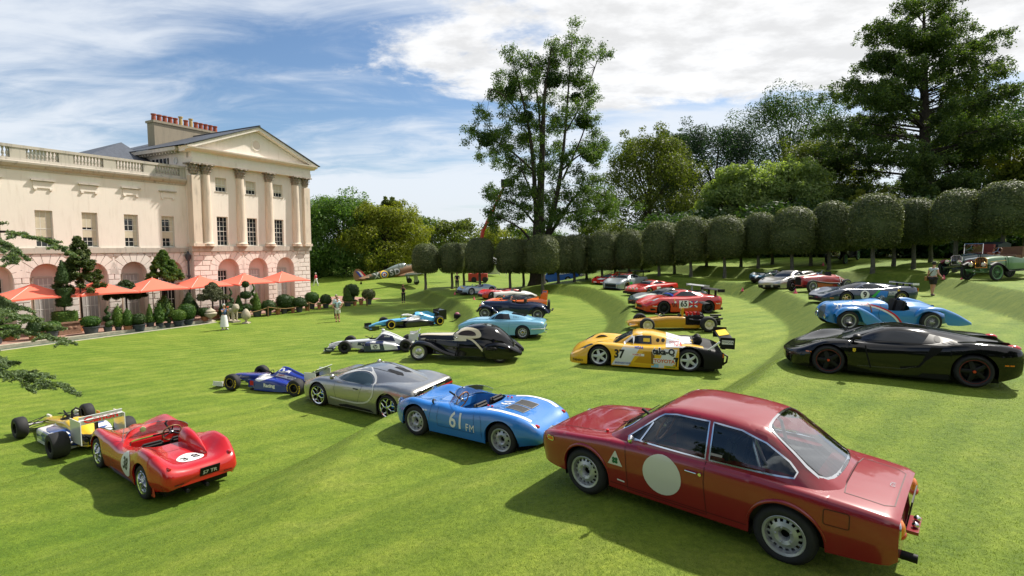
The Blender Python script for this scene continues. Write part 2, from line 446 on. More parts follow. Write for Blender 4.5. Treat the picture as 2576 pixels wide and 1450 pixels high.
PANE=mat('window_pane',(0.02,0.022,0.026),0.08,spec=0.8)
BLIND=mat('cream_blind',(0.56,0.50,0.38),0.9,var=0.12,scale=3)
SHUT=mat('grey_shutter',(0.40,0.38,0.36),0.7,var=0.12,scale=4)
POTRED=mat('chimney_pot',(0.33,0.07,0.03),0.6,var=0.5,scale=6)
house=thing('country_house','cream stucco country house with columned pediment, balustrade and rusticated arches','house',hpos(0,0,0),H_RZ)
def wall_cells(mb,s0,s1,z0,z1,n,holes,depth=0.0,mi=0):
 xs=sorted({s0,s1,*[h[0]for h in holes],*[h[1]for h in holes]});zs=sorted({z0,z1,*[h[2]for h in holes],*[h[3]for h in holes]})
 for a,b in zip(xs,xs[1:]):
  for c,d in zip(zs,zs[1:]):
   mx,mz=(a+b)/2,(c+d)/2
   if any(h[0]<mx<h[1]and h[2]<mz<h[3]for h in holes):continue
   mb.add([(a,n,c),(b,n,c),(b,n,d),(a,n,d)],[(3,2,1,0)],mi)
 if depth:
  for a,b,c,d in holes:
   P=[(a,c),(b,c),(b,d),(a,d)]
   for i in range(4):
    p,q=P[i],P[(i+1)%4]
    mb.add([(p[0],n,p[1]),(q[0],n,q[1]),(q[0],n-depth,q[1]),(p[0],n-depth,p[1])],[(0,1,2,3)],mi)
BN,WN=0.0,-0.6
PW=[9.15,6.33,3.5];WW=[31.9,29.25,26.6,23.9,21.2,18.6,15.95,13.3]
holes_p=[(c-.5,c+.5,5.45,7.9)for c in PW]+[(c-.5,c+.5,10.0,11.15)for c in PW]
holes_w=[(c-.475,c+.475,5.35,7.75)for c in WW]
mb=MB();wall_cells(mb,0,11.8,4.9,12.2,BN,holes_p,0.28)
mb.add([(11.8,BN,0),(11.8,-9,0),(11.8,-9,13.1),(11.8,BN,13.1)],[(0,1,2,3)])
mb.add([(0,BN,0),(0,-12,0),(0,-12,13.1),(0,BN,13.1)],[(3,2,1,0)])
mb.build('pavilion_wall',STUCCO,house,0,fix=False)
mb=MB();wall_cells(mb,11.8,34,4.85,10.3,WN,holes_w,0.25)
mb.build('wing_wall',STUCCO,house,0,fix=False)
def hbox(name,s0,s1,n0,n1,z0,z1,m,parent=house,smooth=0):
 o=MB().box(((s0+s1)/2,(n0+n1)/2,(z0+z1)/2),(s1-s0,n1-n0,z1-z0)).build(name,m,parent,smooth);return o
hbox('string_course',-0.12,11.92,-0.2,0.14,4.98,5.40,STONE)
hbox('string_course',11.93,34,WN-.2,WN+0.12,4.92,5.28,STONE)
def arch_zone(s0,s1,n,arches,r,spring,ztop,name):
 mb=MB()
 hs=[(c-r,c+r,0.0,spring+r+.001)for c in arches]
 wall_cells(mb,s0,s1,0.0,ztop,n-.05,hs)
 for c in arches:
  K=14;pts=[(c+r*math.cos(math.pi*i/K),spring+r*math.sin(math.pi*i/K))for i in range(K+1)]
  zt=spring+r+.001
  for p,q in zip(pts,pts[1:]):
   mb.add([(p[0],n-.05,p[1]),(q[0],n-.05,q[1]),(q[0],n-.05,zt),(p[0],n-.05,zt)],[(3,2,1,0)])
  full=[(c+r,0)]+pts+[(c-r,0)]
  for p,q in zip(full,full[1:]):
   mb.add([(p[0],n-.05,p[1]),(q[0],n-.05,q[1]),(q[0],n-.55,q[1]),(p[0],n-.55,p[1])],[(0,1,2,3)])
  mb.add([(c-r,n-.55,0),(c+r,n-.55,0),(c+r,n-.55,zt),(c-r,n-.55,zt)],[(3,2,1,0)])
 base=mb.build(name,PINK,house,0,fix=False)
 cache={}
 def block(a,b,z0,z1):
  w=round((b-a)*20)/20;h=round(z1-z0,3)
  if w<.12:return
  key=(w,h)
  if key not in cache:
   e=0.022
   q=MB();d=0.085
   q.add([(-w/2,0,-h/2),(w/2,0,-h/2),(w/2,0,h/2),(-w/2,0,h/2),(-w/2+e,d,-h/2+e),(w/2-e,d,-h/2+e),(w/2-e,d,h/2-e),(-w/2+e,d,h/2-e)],[(4,7,6,5),(0,4,5,1),(1,5,6,2),(2,6,7,3),(3,7,4,0)])
   cache[key]=q.mesh('block',BLOCK,0);fixn(cache[key])
  link('block',cache[key],base,((a+b)/2,n-.05,(z0+z1)/2))
 ch=0.41;row=0;z=0.12;ro=r+0.72;rng=random.Random(5)
 while z<ztop-.1:
  z1=min(z+ch,ztop-0.02);cuts=[]
  for c in arches:
   zm=(z+z1)/2
   if zm<spring:k=r+0.0
   else:
    dz=zm-spring;k=math.sqrt(max(ro*ro-dz*dz,0))if dz<ro else 0
   if zm<spring and z1>spring-.05:k=r
   if k>0:cuts.append((c-k-.012,c+k+.012))
  edges=[s0+.02];spans=[]
  cur=s0+.02
  for a,b in sorted(cuts):
   if a>cur:spans.append((cur,a))
   cur=max(cur,b)
  if cur<s1-.02:spans.append((cur,s1-.02))
  for a,b in spans:
   k=max(1,round((b-a)/1.0));off=0.5 if(row%2 and k>1)else 0
   xs=[a]+[a+(b-a)*(i+.5*(row%2)+(0 if row%2 else 1))/(k if row%2==0 else k)for i in range(k-(0 if row%2 else 1))]+[b]
   for p,q in zip(xs,xs[1:]):block(p+.012,q-.012,z+.012,z1-.012)
  z=z1;row+=1
 vm=[]
 K=9
 for i in range(K):
  a0=math.pi*i/K+.014;a1=math.pi*(i+1)/K-.014;q=MB();e=.0;d=.095
  rr=ro if i!=K//2 else ro+.06
  P=[]
  for t in np.linspace(a0,a1,4):P.append((r*math.cos(t),r*math.sin(t)))
  def clipz(t):
   x,y=rr*math.cos(t),rr*math.sin(t)
   lim=ztop-.03-spring
   return(x,min(y,lim))
  for t in np.linspace(a1,a0,4):P.append(clipz(t))
  q.prism(P,'y',0,d);me=q.mesh('voussoir',BLOCK,0);fixn(me);vm.append(me)
 for c in arches:
  for me in vm:link('voussoir',me,base,(c,n-.05,spring))
 return base
arch_zone(0,11.8,BN,[8.77,5.9,2.95],0.97,3.38,4.98,'pavilion_base')
arch_zone(11.8,34,WN,[31.8,29.2,26.55,23.9,21.25,18.6,15.95,13.25],0.90,3.36,4.92,'wing_base')
pane_cache={}
def window(s,n,w,z0,z1,cols,rows,blind=0.0,curtains=False,openlow=False,name='window',fill=PANE):
 d=0.05;fr=MB()
 for x in(-w/2+.03,w/2-.03):fr.box((x,0,(z1-z0)/2),(.045,d,z1-z0))
 for z in(.03,(z1-z0)/2,z1-z0-.03):fr.box((0,0.002,z),(w-.12,d,.055))
 for i in range(1,cols):fr.box((-w/2+w*i/cols,0.001,(z1-z0)/2),(.028,d*.7,z1-z0-.1))
 for j in range(1,rows):
  if j*2==rows:continue
  fr.box((0,0.0,(z1-z0)*j/rows),(w-.1,d*.6,.026))
 wd=fr.build(name,SASH,house,0,(s,n-.17,z0))
 pw,ph=w/cols-.03,(z1-z0)/rows-.03
 key=(round(pw,3),round(ph,3))
 if key not in pane_cache:
  q=MB().add([(-pw/2,0,-ph/2),(pw/2,0,-ph/2),(pw/2,0,ph/2),(-pw/2,0,ph/2)],[(3,2,1,0)]);pane_cache[key]=q
 me=bpy.data.meshes.get('pane_%s_%s'%key)or pane_cache[key].mesh('pane_%s_%s'%key,fill,0)
 for i in range(cols):
  for j in range(rows):
   link('pane',me,wd,(-w/2+w*(i+.5)/cols,-.004,(z1-z0)*(j+.5)/rows))
 if blind:
  hb=(z1-z0)*blind
  MB().box((0,.012,z1-z0-hb/2-.03),(w-.13,.008,hb)).build('blind',BLIND,wd,0)
 if curtains:
  for sg in((-1,1)if curtains is True else(curtains,)):
   rowsn=[[(sg*(w/2-.06-.22*t/6),.010+.010*math.sin(t*2.6),zz)for t in range(7)]for zz in(.1,z1-z0-.06)]
   MB().grid(rowsn).build('curtain',BLIND,wd,60)
 MB().box((0,.10,-.03),(w+.12,.22,.07)).build('sill',STONE,wd,0)
 return wd
for i,c in enumerate(PW):
 window(c,BN,1.0,5.45,7.9,3,6);window(c,BN,1.0,10.0,11.15,3,3,blind=.62)
for i,c in enumerate(WW):
 window(c,WN,.95,5.35,7.75,3,6,blind=[.5,.5,.5,.72,.72,.42,.12,.10][i],curtains=(False,False,False,False,False,-1,-1,-1)[i])
for c in WW[5:]:
 MB().box((c,WN-.155,6.28),(.80,.008,.52)).build('half_blind',BLIND,house,0)
def door(s,n,w,h,m,lit=True):
 d=MB();d.box((0,0,h/2),(w,.06,h));o=d.build('shutter_door',m,house,0,(s,n-.50,0.05))
 k=MB()
 for i in range(1,4):k.box((-w/2+w*i/4,.036,h/2),(.035,.02,h-.1))
 for z in(.35,.62,.85):k.box((0,.034,h*z),(w-.1,.018,.05))
 k.build('glazing_bars',SASH,o,0)
 f=MB()
 for x in(-w/2-.04,w/2+.04):f.box((x,.03,h/2),(.08,.1,h+.06))
 f.box((0,.031,h+.04),(w,.1,.08));f.build('door_frame',STONE,o,0)
for i,c in enumerate([8.77+.45,5.9+.1,2.95+.1]):door(c,BN,1.0,3.25,DARK if i==0 else SHUT)
for i,c in enumerate([31.8,29.2,26.55,23.9,21.25,18.6,15.95,13.25]):door(c+.05,WN,1.0,3.25,DARK if i in(3,7)else SHUT)
for c in WW:
 q=MB();q.box((0,.03,.30),(1.05,.05,.42));o=q.build('tablet',STUCCO,house,0,(c-.05,WN,9.10))
 MB().box((0,.08,.60),(1.30,.18,.09)).build('hood',STONE,o,0)
 for sx in(-.42,.42):MB().box((sx,.05,.03),(.16,.09,.12)).build('bracket',STUCCO,o,0)
q=MB();prof=[(-.25,10.25),(.05,10.25),(.09,10.38),(.22,10.45),(.36,10.62),(.38,10.74),(.12,10.80),(.10,10.98),(-.3,10.98)]
q.prism([(WN+a,z)for a,z in prof],'x',11.82,34);q.build('cornice',STONE,house,0)
groups=[(12.25,14.1),(14.95,16.8),(17.6,19.4),(20.2,21.95),(22.75,24.6),(25.4,27.2),(28,29.9),(30.7,32.5)]
hbox('coping',11.84,34,WN-.18,WN+.14,11.62,11.80,STONE)
ends=[11.84]+[e for g in groups for e in g]+[34]
for a,b in zip(ends[::2],ends[1::2]):hbox('pier',a,b,WN-.15,WN+.10,10.98,11.62,STONE)
bal=MB().lathe([(.0,0),(.075,0),(.075,.07),(.04,.09),(.085,.22),(.075,.30),(.035,.46),(.06,.52),(.075,.56),(.075,.64),(0,.64)],8).mesh('baluster',STONE,50)
for a,b in groups:
 k=round((b-a)/.195)
 for i in range(k):link('baluster',bal,house,(a+(b-a)*(i+.5)/k,WN-.02,10.98))
def column(s,n,r,square=False):
 q=MB();z0,z1=5.40,11.25
 if square:
  q.box((0,0,.12),(2*r+.22,2*r+.18,.24));q.box((0,0,(z1-z0)/2),(2*r,2*r,z1-z0-.3))
 else:
  q.lathe([(r+.16,0),(r+.16,.12),(r+.10,.14),(r+.15,.21),(r+.03,.30),(r,.40),(r*1.0,2.2),(r*.86,z1-z0)],20)
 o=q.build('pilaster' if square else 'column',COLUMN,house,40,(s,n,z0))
 c=MB();h=.82
 for tier,(zz,rr,out)in enumerate(((0.0,.90,.10),(.24,.98,.16),(.46,1.05,.24))):
  for k in range(10):
   a=2*math.pi*(k+.5*tier)/10;ca,sa=math.cos(a),math.sin(a);ta=(-sa,ca)
   b0,w=r*rr,.11
   P=[]
   for t,oo in((0,0),(.16,.03),(.27,out*.8),(.30,out+.02),(.24,out+.06)):
    ww=w*(1-t*1.6)
    for sg in(-1,1):P.append((ca*(b0+oo)+ta[0]*ww*sg,sa*(b0+oo)+ta[1]*ww*sg,zz+t))
   c.add(P,[(i,i+1,i+3,i+2)for i in range(0,8,2)])
 c.lathe([(r*.86,0),(r*.88,.4),(r*1.1,.74)],16)
 c.box((0,0,.79),(2*r+.34,2*r+.34,.10))
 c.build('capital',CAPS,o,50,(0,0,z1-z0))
column(11.50,.02,.34,True)
for s in(10.55,7.48,4.60,1.65):column(s,.12,.36)
column(.42,.02,.34,True)
hbox('architrave',-.02,11.82,-.3,.46,12.07,12.48,STUCCO)
hbox('frieze',0.0,11.8,-.3,.40,12.48,12.92,STUCCO)
q=MB();q.prism([(-.35,12.92),(.42,12.92),(.50,13.0),(.72,13.06),(.86,13.2),(.88,13.3),(-.35,13.3)],'x',-.55,12.35);q.build('cornice',STUCCO,house,0)
q=MB();q.prism([(0.2,13.3),(11.6,13.3),(5.9,15.55)],'y',-.2,.34);q.build('pediment',STUCCO,house,0)
q=MB();q.lathe([(.36,.0),(.40,.06),(.48,.06),(.50,0)],24,(5.9,.345,14.35),'y');q.build('roundel',STUCCO,house,40)
MB().lathe([(0,.0),(.36,0.012)],24,(5.9,.345,14.35),'y').build('roundel_field',PINK,house,40)
for sg in(-1,1):
 a=Vector((5.9+sg*6.45,13.30));b=Vector((5.9,15.86));d=(b-a).normalized();nn=Vector((-d.y,d.x))*(1 if sg>0 else-1)
 nn=nn if nn.y>0 else-nn
 q=MB();P=[a,b,b+Vector((0,.30)),a+nn*.27]
 q.prism([tuple(p-Vector((0,.26)))for p in P],'y',-.3,.80+(.002 if sg>0 else 0));q.build('raking_cornice',STUCCO,house,0)
q=MB()
for sg in(-1,1):
 q.add([(5.9,.9,15.96),(5.9+sg*6.75,.9,13.34),(5.9+sg*6.75,-16,13.34),(5.9,-16,15.96)],[(0,1,2,3)])
 q.add([(5.9,.9,15.90),(5.9+sg*6.75,.9,13.28),(5.9+sg*6.75,-16,13.28),(5.9,-16,15.90)],[(0,1,2,3)])
 q.add([(5.9,.9,15.96),(5.9+sg*6.75,.9,13.34),(5.9+sg*6.75,.9,13.28),(5.9,.9,15.90)],[(0,1,2,3)])
roof=q.build('roof',SLATE,house,0)
MB().tube([(5.9,.92,15.97),(5.9,-16,15.97)],.09,8).build('ridge_roll',LEAD,roof,40)
q=MB();q.prism([(11.3,13.0),(12.62,13.0),(12.62,13.28),(11.3,13.28)],'y',-16,-.4);q.build('eaves',STONE,house,0)
dm=MB().box((0,0,0),(.30,.16,.16)).mesh('dentil',STONE,0)
for i in range(26):link('dentil',dm,house,(12.2,-.9-i*.42,12.92))
MB().lathe([(0,0),(.22,0),(.22,.05),(.28,.05),(.28,0)],16,(11.81,-1.7,12.35),'x').build('round_light',SASH,house,40)
MB().box((11.84,-3.9,12.25),(.06,2.4,.75)).build('attic_window',PANE,house,0)
for k in range(5):MB().box((11.9,-2.8-k*.55,12.25),(.05,.06,.8)).build('attic_mullion',SASH,house,0)
q=MB();q.add([(11.9,-3.0,11.6),(18.2,-3.0,11.6),(11.9,-9.5,14.5),(18.2,-16,11.6),(11.9,-16,11.6)],[(0,1,2),(1,3,2),(3,4,2)]);q.build('main_roof',SLATE,house,0)
q=MB().box((16,-7.5,6),(9,12,11.8));q.build('core',STUCCO,house,0)
q=MB();q.box((6.3,-9.2,15.2),(6.5,1.1,2.9));q.box((6.3,-9.2,16.72),(6.7,1.3,.2));ch=q.build('chimney',CHIM,house,0)
pot=MB().lathe([(0,0),(.21,0),(.19,.25),(.17,.52),(.22,.56),(.22,.66),(.15,.66),(.14,.45)],12).mesh('chimney_pot',POTRED,50)
pot2=MB().lathe([(0,0),(.16,0),(.15,.5),(.14,.78),(.20,.80),(.20,.90),(.12,.92)],12).mesh('tall_pot',mat('buff_pot',(.42,.30,.12),.7),50)
for i in range(13):
 link('chimney_pot',pot2 if i in(5,7)else pot,ch,(9.25-i*.49,-9.2,16.82))
q=MB();q.tube([(12.05,WN+.35,.1),(12.05,WN+.35,4.3)],.075,10);q.lathe([(.08,0),(.2,.25),(.2,.55),(.12,.6),(.05,.8)],10,(12.05,WN+.35,4.2));q.lathe([(.075,0),(.13,.02),(.13,.14),(.075,.16)],10,(12.05,WN+.35,2.9));q.build('drain_pipe',LEAD,house,40)
# terrace, pool
TILE=mat('terrace_paving',(0.36,0.21,0.16),.9,var=.35,scale=3.0,bump=.3)
COPE=mat('pool_coping',(0.42,0.38,0.28),.9,col2=(0.26,0.24,0.18),scale=4)
def hobj(name,mbx,m,label,kind,smooth=0):
 o=mbx.build(name,m,None,smooth);o.location=hpos(0,0,0);o.rotation_euler=(0,0,H_RZ)
 return tag(o,label,None,None,kind)
tb=MB();tb.box((16.5,2.75,-.35),(41,5.7,.84));terrace=hobj('terrace',tb,TILE,'pinkish paved terrace running along the house front','structure')
cp=MB();cp.box((25,5.78,-.2),(20.2,.36,.62));cp.build('coping',COPE,terrace,0)
cp=MB();cp.box((25,7.02,-.26),(20.2,.30,.56));cp.build('coping',COPE,terrace,0)
cp=MB();cp.box((14.82,6.4,-.24),(.34,1.5,.56));cp.build('coping',COPE,terrace,0)
WATER=mat('pool_water',(0.045,0.105,0.070),.10,spec=.16,bump=.05,bscale=3)
wb=MB();wb.add([(15,5.9,-.06),(35,5.9,-.06),(35,6.95,-.06),(15,6.95,-.06)],[(3,2,1,0)]);hobj('water',wb,WATER,'narrow strip of green pool water beside the terrace','structure')
# foliage
def leaf_mat(name,col,isl=.35,tr=.42,rough=.55):
 return mat('leaf_'+name,col,rough,island=isl,leaf=tr,spec=.25)
BARK=mat('bark',(.050,.040,.030),.95,col2=(.025,.02,.016),scale=5,bump=.6,bscale=12)
BARKG=mat('grey_bark',(.13,.125,.10),.95,col2=(.06,.06,.045),scale=6,bump=.5,bscale=14)
def quads_mesh(name,P,Nn,size,m,rng,aspect=1.5,core=None):
 n=len(P);t=rng.normal(size=(n,3));t-=Nn*np.sum(t*Nn,1,keepdims=True);t/=np.linalg.norm(t,axis=1,keepdims=True)+1e-9
 b=np.cross(Nn,t);s=(size*rng.uniform(.65,1.35,n))[:,None]
 V=np.stack([P-t*s*aspect*.5,P+b*s*.38,P+t*s*aspect*.5,P-b*s*.38],1).reshape(-1,3)
 F=np.arange(4*n).reshape(-1,4)
 if core is not None:
  cv,cf=core;F2=cf+len(V);V=np.vstack([V,cv])
 me=bpy.data.meshes.new(name);me.vertices.add(len(V));me.vertices.foreach_set('co',V.astype(np.float32).ravel())
 L=F.ravel();ls=np.arange(0,4*n,4)
 if core is not None:L=np.concatenate([L,F2.ravel()]);ls=np.arange(0,len(L),4)
 me.loops.add(len(L));me.loops.foreach_set('vertex_index',L.astype(np.int32));me.polygons.add(len(ls));me.polygons.foreach_set('loop_start',ls.astype(np.int32))
 me.update(calc_edges=True);me.materials.append(m)
 return me
def clump_points(clumps,per,rng,fill=.45):
 P=[];Nn=[]
 for x,y,z,r in clumps:
  k=max(8,int(per*(r**1.8)));d=rng.normal(size=(k,3));d/=np.linalg.norm(d,axis=1,keepdims=True)
  rad=r*rng.uniform(fill,1.0,k)**.6
  P.append(np.array((x,y,z))+d*rad[:,None]*np.array((1.12,1.12,.86)));nn=d*.7+rng.normal(size=(k,3))*.5+np.array((0,0,.35));Nn.append(nn/np.linalg.norm(nn,axis=1,keepdims=True))
 return np.vstack(P),np.vstack(Nn)
def limbs(mb,pts,r0,r1,n=7):
 D=[Vector(p)for p in catmull(pts,4)];k=len(D)
 mb.tube(D,[r0+(r1-r0)*(i/(k-1))**.8 for i in range(k)],n,0,True)
def tree(name,label,x,y,h,hw,m,seed,group=None,lo=.12,n=58,per=150,size=.30,cat='tree',trunk=.35,top=1.0,depth=None,bark=BARK,z0=None,ragged=.25):
 rng=np.random.default_rng(seed);z0=gz(x,y)-.1 if z0 is None else z0
 t=thing(name,label,cat,(x,y,z0),0,group);cl=[]
 for i in range(n):
  u=rng.uniform(0,1);zc=h*(lo+(1-lo)*(u**.8));k=(zc/h-lo)/(1-lo)
  w=hw*max(math.sin(math.pi*min(.22+.72*k**(.9*top),1.0)),.10)**.6
  a=rng.uniform(0,2*math.pi);rr=w*math.sqrt(rng.uniform(.22,1.0));r=hw*rng.uniform(.15,.30)
  cl.append((rr*math.cos(a)*.92,rr*math.sin(a)*(depth or.85),min(zc,h-r*.9),r))
 for i in range(int(n*ragged)):
  c=cl[rng.integers(0,n)];d=np.array((c[0],c[1],(c[2]-h*.45)*.8));d/=np.linalg.norm(d)+1e-6
  cl.append((c[0]+d[0]*c[3]*1.1,c[1]+d[1]*c[3]*1.1,c[2]+d[2]*c[3]*1.2,c[3]*.45))
 P,Nn=clump_points(cl,per/(hw*.22)**1.8,rng,.3)
 link('crown',quads_mesh('crown',P,Nn,size,m,rng),t)
 mb=MB();mb.tube([(0,0,-.3),(.05*hw,0,h*.2),(0,.03*hw,h*.5),(.04*hw,0,h*.85)],[trunk*1.25,trunk,trunk*.7,trunk*.15],9)
 for c in cl[:int(n*.5)]:
  zb=max(c[2]*.55,h*.12);limbs(mb,[(0,0,zb),(c[0]*.5,c[1]*.5,(zb+c[2])*.5),(c[0],c[1],c[2])],trunk*.28,.03,5)
 mb.build('trunk',bark,t,60,fix=False)
 return t
L_DARK=leaf_mat('dark',(.034,.070,.020));L_MID=leaf_mat('mid',(.070,.125,.028));L_OLIVE=leaf_mat('olive',(.090,.120,.022));L_LIGHT=leaf_mat('light',(.200,.270,.095),.3,.5);L_YEL=leaf_mat('yellow',(.160,.185,.022));L_BLUE=leaf_mat('bluegreen',(.026,.054,.032));L_CLIP=leaf_mat('clipped',(.100,.125,.052),.55,.25)
L_BOX=leaf_mat('box',(.050,.105,.018),.4,.25);L_BOXD=leaf_mat('boxdark',(.028,.056,.014),.4,.2);L_LAWN=leaf_mat('lawn_trees',(.085,.160,.034),.35,.5);L_CED=leaf_mat('cedar',(.150,.210,.105),.35,.3);L_FAR=leaf_mat('far',(.045,.075,.035),.3,.2)
# big multi-stemmed tree behind the terraces, hung with dark balls of mistletoe
def big_tree():
 CL=[(3.4,26.3,1.19),(2.2,25.1,.99),(4.4,24.5,1.09),(6.0,23.7,.59),(-2.7,24.5,.99),(-2.3,22.7,1.19),(-.7,23.9,.99),(1.4,23.9,1.09),(-3.3,21.9,1.09),(-.9,21.9,.99),(.7,20.9,.99),(2.6,22.5,1.19),(4.4,21.9,.79),(5.0,20.5,.89),(-4.7,21.1,.5),(-2.7,20.5,.99),(-1.3,18.9,1.19),(-5.7,19.1,.69),(-6.5,17.2,.69),(-5.1,16.6,.99),(-3.7,16.2,1.09),(-2.3,17.4,.99),(-6.1,15.0,.5),(-4.3,14.8,.79),(-2.5,15.4,.99),(-.9,16.2,1.09),(.7,18.1,1.19),(1.8,17.4,.99),(3.6,18.1,1.19),(5.0,18.1,.89),(4.4,16.2,1.19),(5.8,15.6,1.09),(7.0,15.8,.5),(5.6,14.2,.79),(1.8,15.0,1.19),(.3,14.6,1.09),(3.0,14.2,.89),(-1.3,13.4,.99),(-2.7,13.8,.79),(3.8,13.0,.69),(.7,12.6,.89),(-4.3,11.2,.89),(-2.7,11.6,.99),(-4.9,10.2,.69),(-3.3,9.8,1.09),(-1.3,11.0,.99),(-4.5,8.6,.99),(-2.9,7.8,1.09),(-1.3,9.0,.99),(-4.7,7.5,.59),(3.0,11.0,1.19),(4.6,11.6,1.09),(6.0,11.8,.89),(7.2,10.6,1.09),(8.2,9.6,.99),(8.8,9.4,.59),(5.4,9.8,1.19),(3.8,9.0,1.09),(6.6,8.8,.89),(2.6,8.0,.89),(4.6,7.8,.69),(1.0,10.6,1.19),(1.4,8.6,.99),(.3,7.7,.79)]
 BA=[(1.5,22.3,.95),(-5.2,16.2,.88),(5.6,14.8,.98),(4.6,18.0,.86),(-2.8,21.3,.55),(-1.1,18.7,.75),(4.2,22.1,.55),(3.9,20.5,.6)]
 ST=[[(0,.9),(.2,7.1),(.3,9.6),(.5,14.6),(.7,20.5),(1.4,25.5)],[(.7,5.1),(2.0,10.6),(2.6,14.6),(3.0,18.9),(3.4,25.9)],[(.1,5.7),(-.5,14.6),(-1.3,19.5),(-2.5,24.1)],[(1.2,6.7),(4.4,11.0),(7.2,10.6)],[(.1,5.1),(-1.7,7.2),(-4.3,8.6)],[(2.6,13.6),(4.4,14.8),(5.6,14.8)],[(-.5,13.6),(-3.3,15.6),(-6.1,16.8)],[(-.3,10.6),(-1.7,13.4),(-2.7,13.8)],[(-1.3,18.5),(-3.3,20.5),(-4.7,21.3)],[(3.0,17.5),(4.6,20.1),(5.8,23.5)],[(.5,13.2),(.1,19.5),(-.7,23.9)],[(2.6,12.5),(4.4,16.2),(5.0,18.1)],[(1.6,8.5),(3.8,9.0),(6.4,9.0)],[(-.2,8),(-2,9.6),(-4.6,10.4)]]
 x,y=2.6,56.0;z0=gz(x,y);rng=np.random.default_rng(4)
 t=thing('broadleaf_tree','very tall airy tree with dark mistletoe balls behind the clipped trees','tree',(x,y,z0))
 cl=[]
 for a,z,r in CL:
  dy=rng.uniform(-2.8,2.8)
  for k in range(9):
   q=rng.normal(size=3)*r*.75;cl.append((a+q[0],dy+q[1]*1.3,z-z0+q[2]*.9,r*rng.uniform(.40,.75)))
 P,Nn=clump_points(cl,200/(.6**1.8),rng,.02);P+=rng.normal(size=P.shape)*.13
 link('crown',quads_mesh('crown',P,Nn,.12,L_MID,rng,1.7),t)
 for a,z,r in BA:
  P,Nn=clump_points([(0,0,0,r)],1500,rng,.3);link('mistletoe',quads_mesh('mistletoe',P,Nn,.16,L_DARK,rng),t,(a,rng.uniform(-.8,.4),z-z0))
 mb=MB();w0=[.80,.34,.30,.20,.18,.12,.14,.12,.10,.10,.16,.12,.14,.12]
 for s,r in zip(ST,w0):
  pts=[(a,.35*math.sin(z*.4+r*20),z-z0)for a,z in s]
  limbs(mb,[(*pts[0][:2],pts[0][2]-.3)]+pts[1:],r,.045,8)
 mb.tube([(0,0,-.2),(.05,0,.5),(.1,0,3),(.25,0,6.8)],[1.05,.84,.74,.62],14)
 for c in cl[::4]:
  s=min((p for st in ST for p in st),key=lambda p:(p[0]-c[0])**2+(p[1]-z0-c[2])**2);limbs(mb,[(s[0],0,s[1]-z0),((s[0]+c[0])/2,c[1]*.5,(s[1]-z0+c[2])/2+.1),(c[0],c[1],c[2])],.035,.012,4)
 mb.build('trunk',BARK,t,60,fix=False)
 return t
big_tree()
# tall cedar-like tree on the right
def tall_conifer():
 x,y=46.3,60.0;z0=gz(x,y);rng=np.random.default_rng(11)
 t=thing('conifer_tree','tall dark spreading conifer towering over the clipped trees','tree',(x,y,z0))
 env=[(32.5,-2.2,-.5),(31.7,-3.5,1.0),(30.2,-5.2,1.8),(28.7,-7.7,2.2),(26,-7.5,4.6),(23.8,-9,4.8),(22.3,-10.3,6.5),(20.2,-11.1,6.9),(18.1,-12.2,7.5),(16,-12.8,8.4),(13.9,-12.8,7.6),(11.7,-12,7),(10,-10.9,6.5),(7.5,-9,5.5)]
 zs=[e[0]for e in env][::-1];fl=pchip(zs,[e[1]for e in env][::-1]);fr=pchip(zs,[e[2]for e in env][::-1])
 mb=MB();tx=lambda z:-.1-1.8*(z-3.7)/27
 mb.tube([(tx(z),0,z-z0)for z in(3.4,8,14,20,26,32)],[.95,.75,.6,.45,.28,.05],10)
 cl=[]
 for i in range(190):
  z=7.0+25*(rng.uniform(0,1)**1.15);a=rng.uniform(0,2*math.pi);l,r_=fl(z)-tx(z),fr(z)-tx(z)
  ext=(r_ if math.cos(a)>0 else-l)*abs(math.cos(a))+(r_-l)*.42*abs(math.sin(a));ext=max(ext,.6)
  lift=1.0 if z>20 else.0;tip=np.array((tx(z)+math.cos(a)*ext*rng.uniform(.85,1.02),math.sin(a)*ext*.8,z-z0+lift*.6))
  base=np.array((tx(z),0,z-z0-.5-.12*ext));
  limbs(mb,[base,base*.5+tip*.5+np.array((0,0,.25)),tip],.03+.008*ext,.012,5)
  k=int(5+ext*2.3)
  for j in range(k):
   f=.35+.65*(j+rng.uniform(0,1))/k;c=base+(tip-base)*f+np.array((0,0,.25*math.sin(f*3.1)-.15));s=rng.uniform(.26,.58)
   cl.append((c[0]+rng.normal()*.5,c[1]+rng.normal()*.5,c[2]+rng.normal()*.28,s))
 P,Nn=clump_points(cl,62/(.42**1.8),rng,.05);P+=rng.normal(size=P.shape)*.09;P[:,2]-=(rng.uniform(0,1,len(P))**2)*.35
 link('crown',quads_mesh('crown',P,Nn,.145,leaf_mat('conifer',(.060,.100,.026),.5,.42),rng,1.6),t);mb.build('trunk',BARK,t,60,fix=False)
tall_conifer()
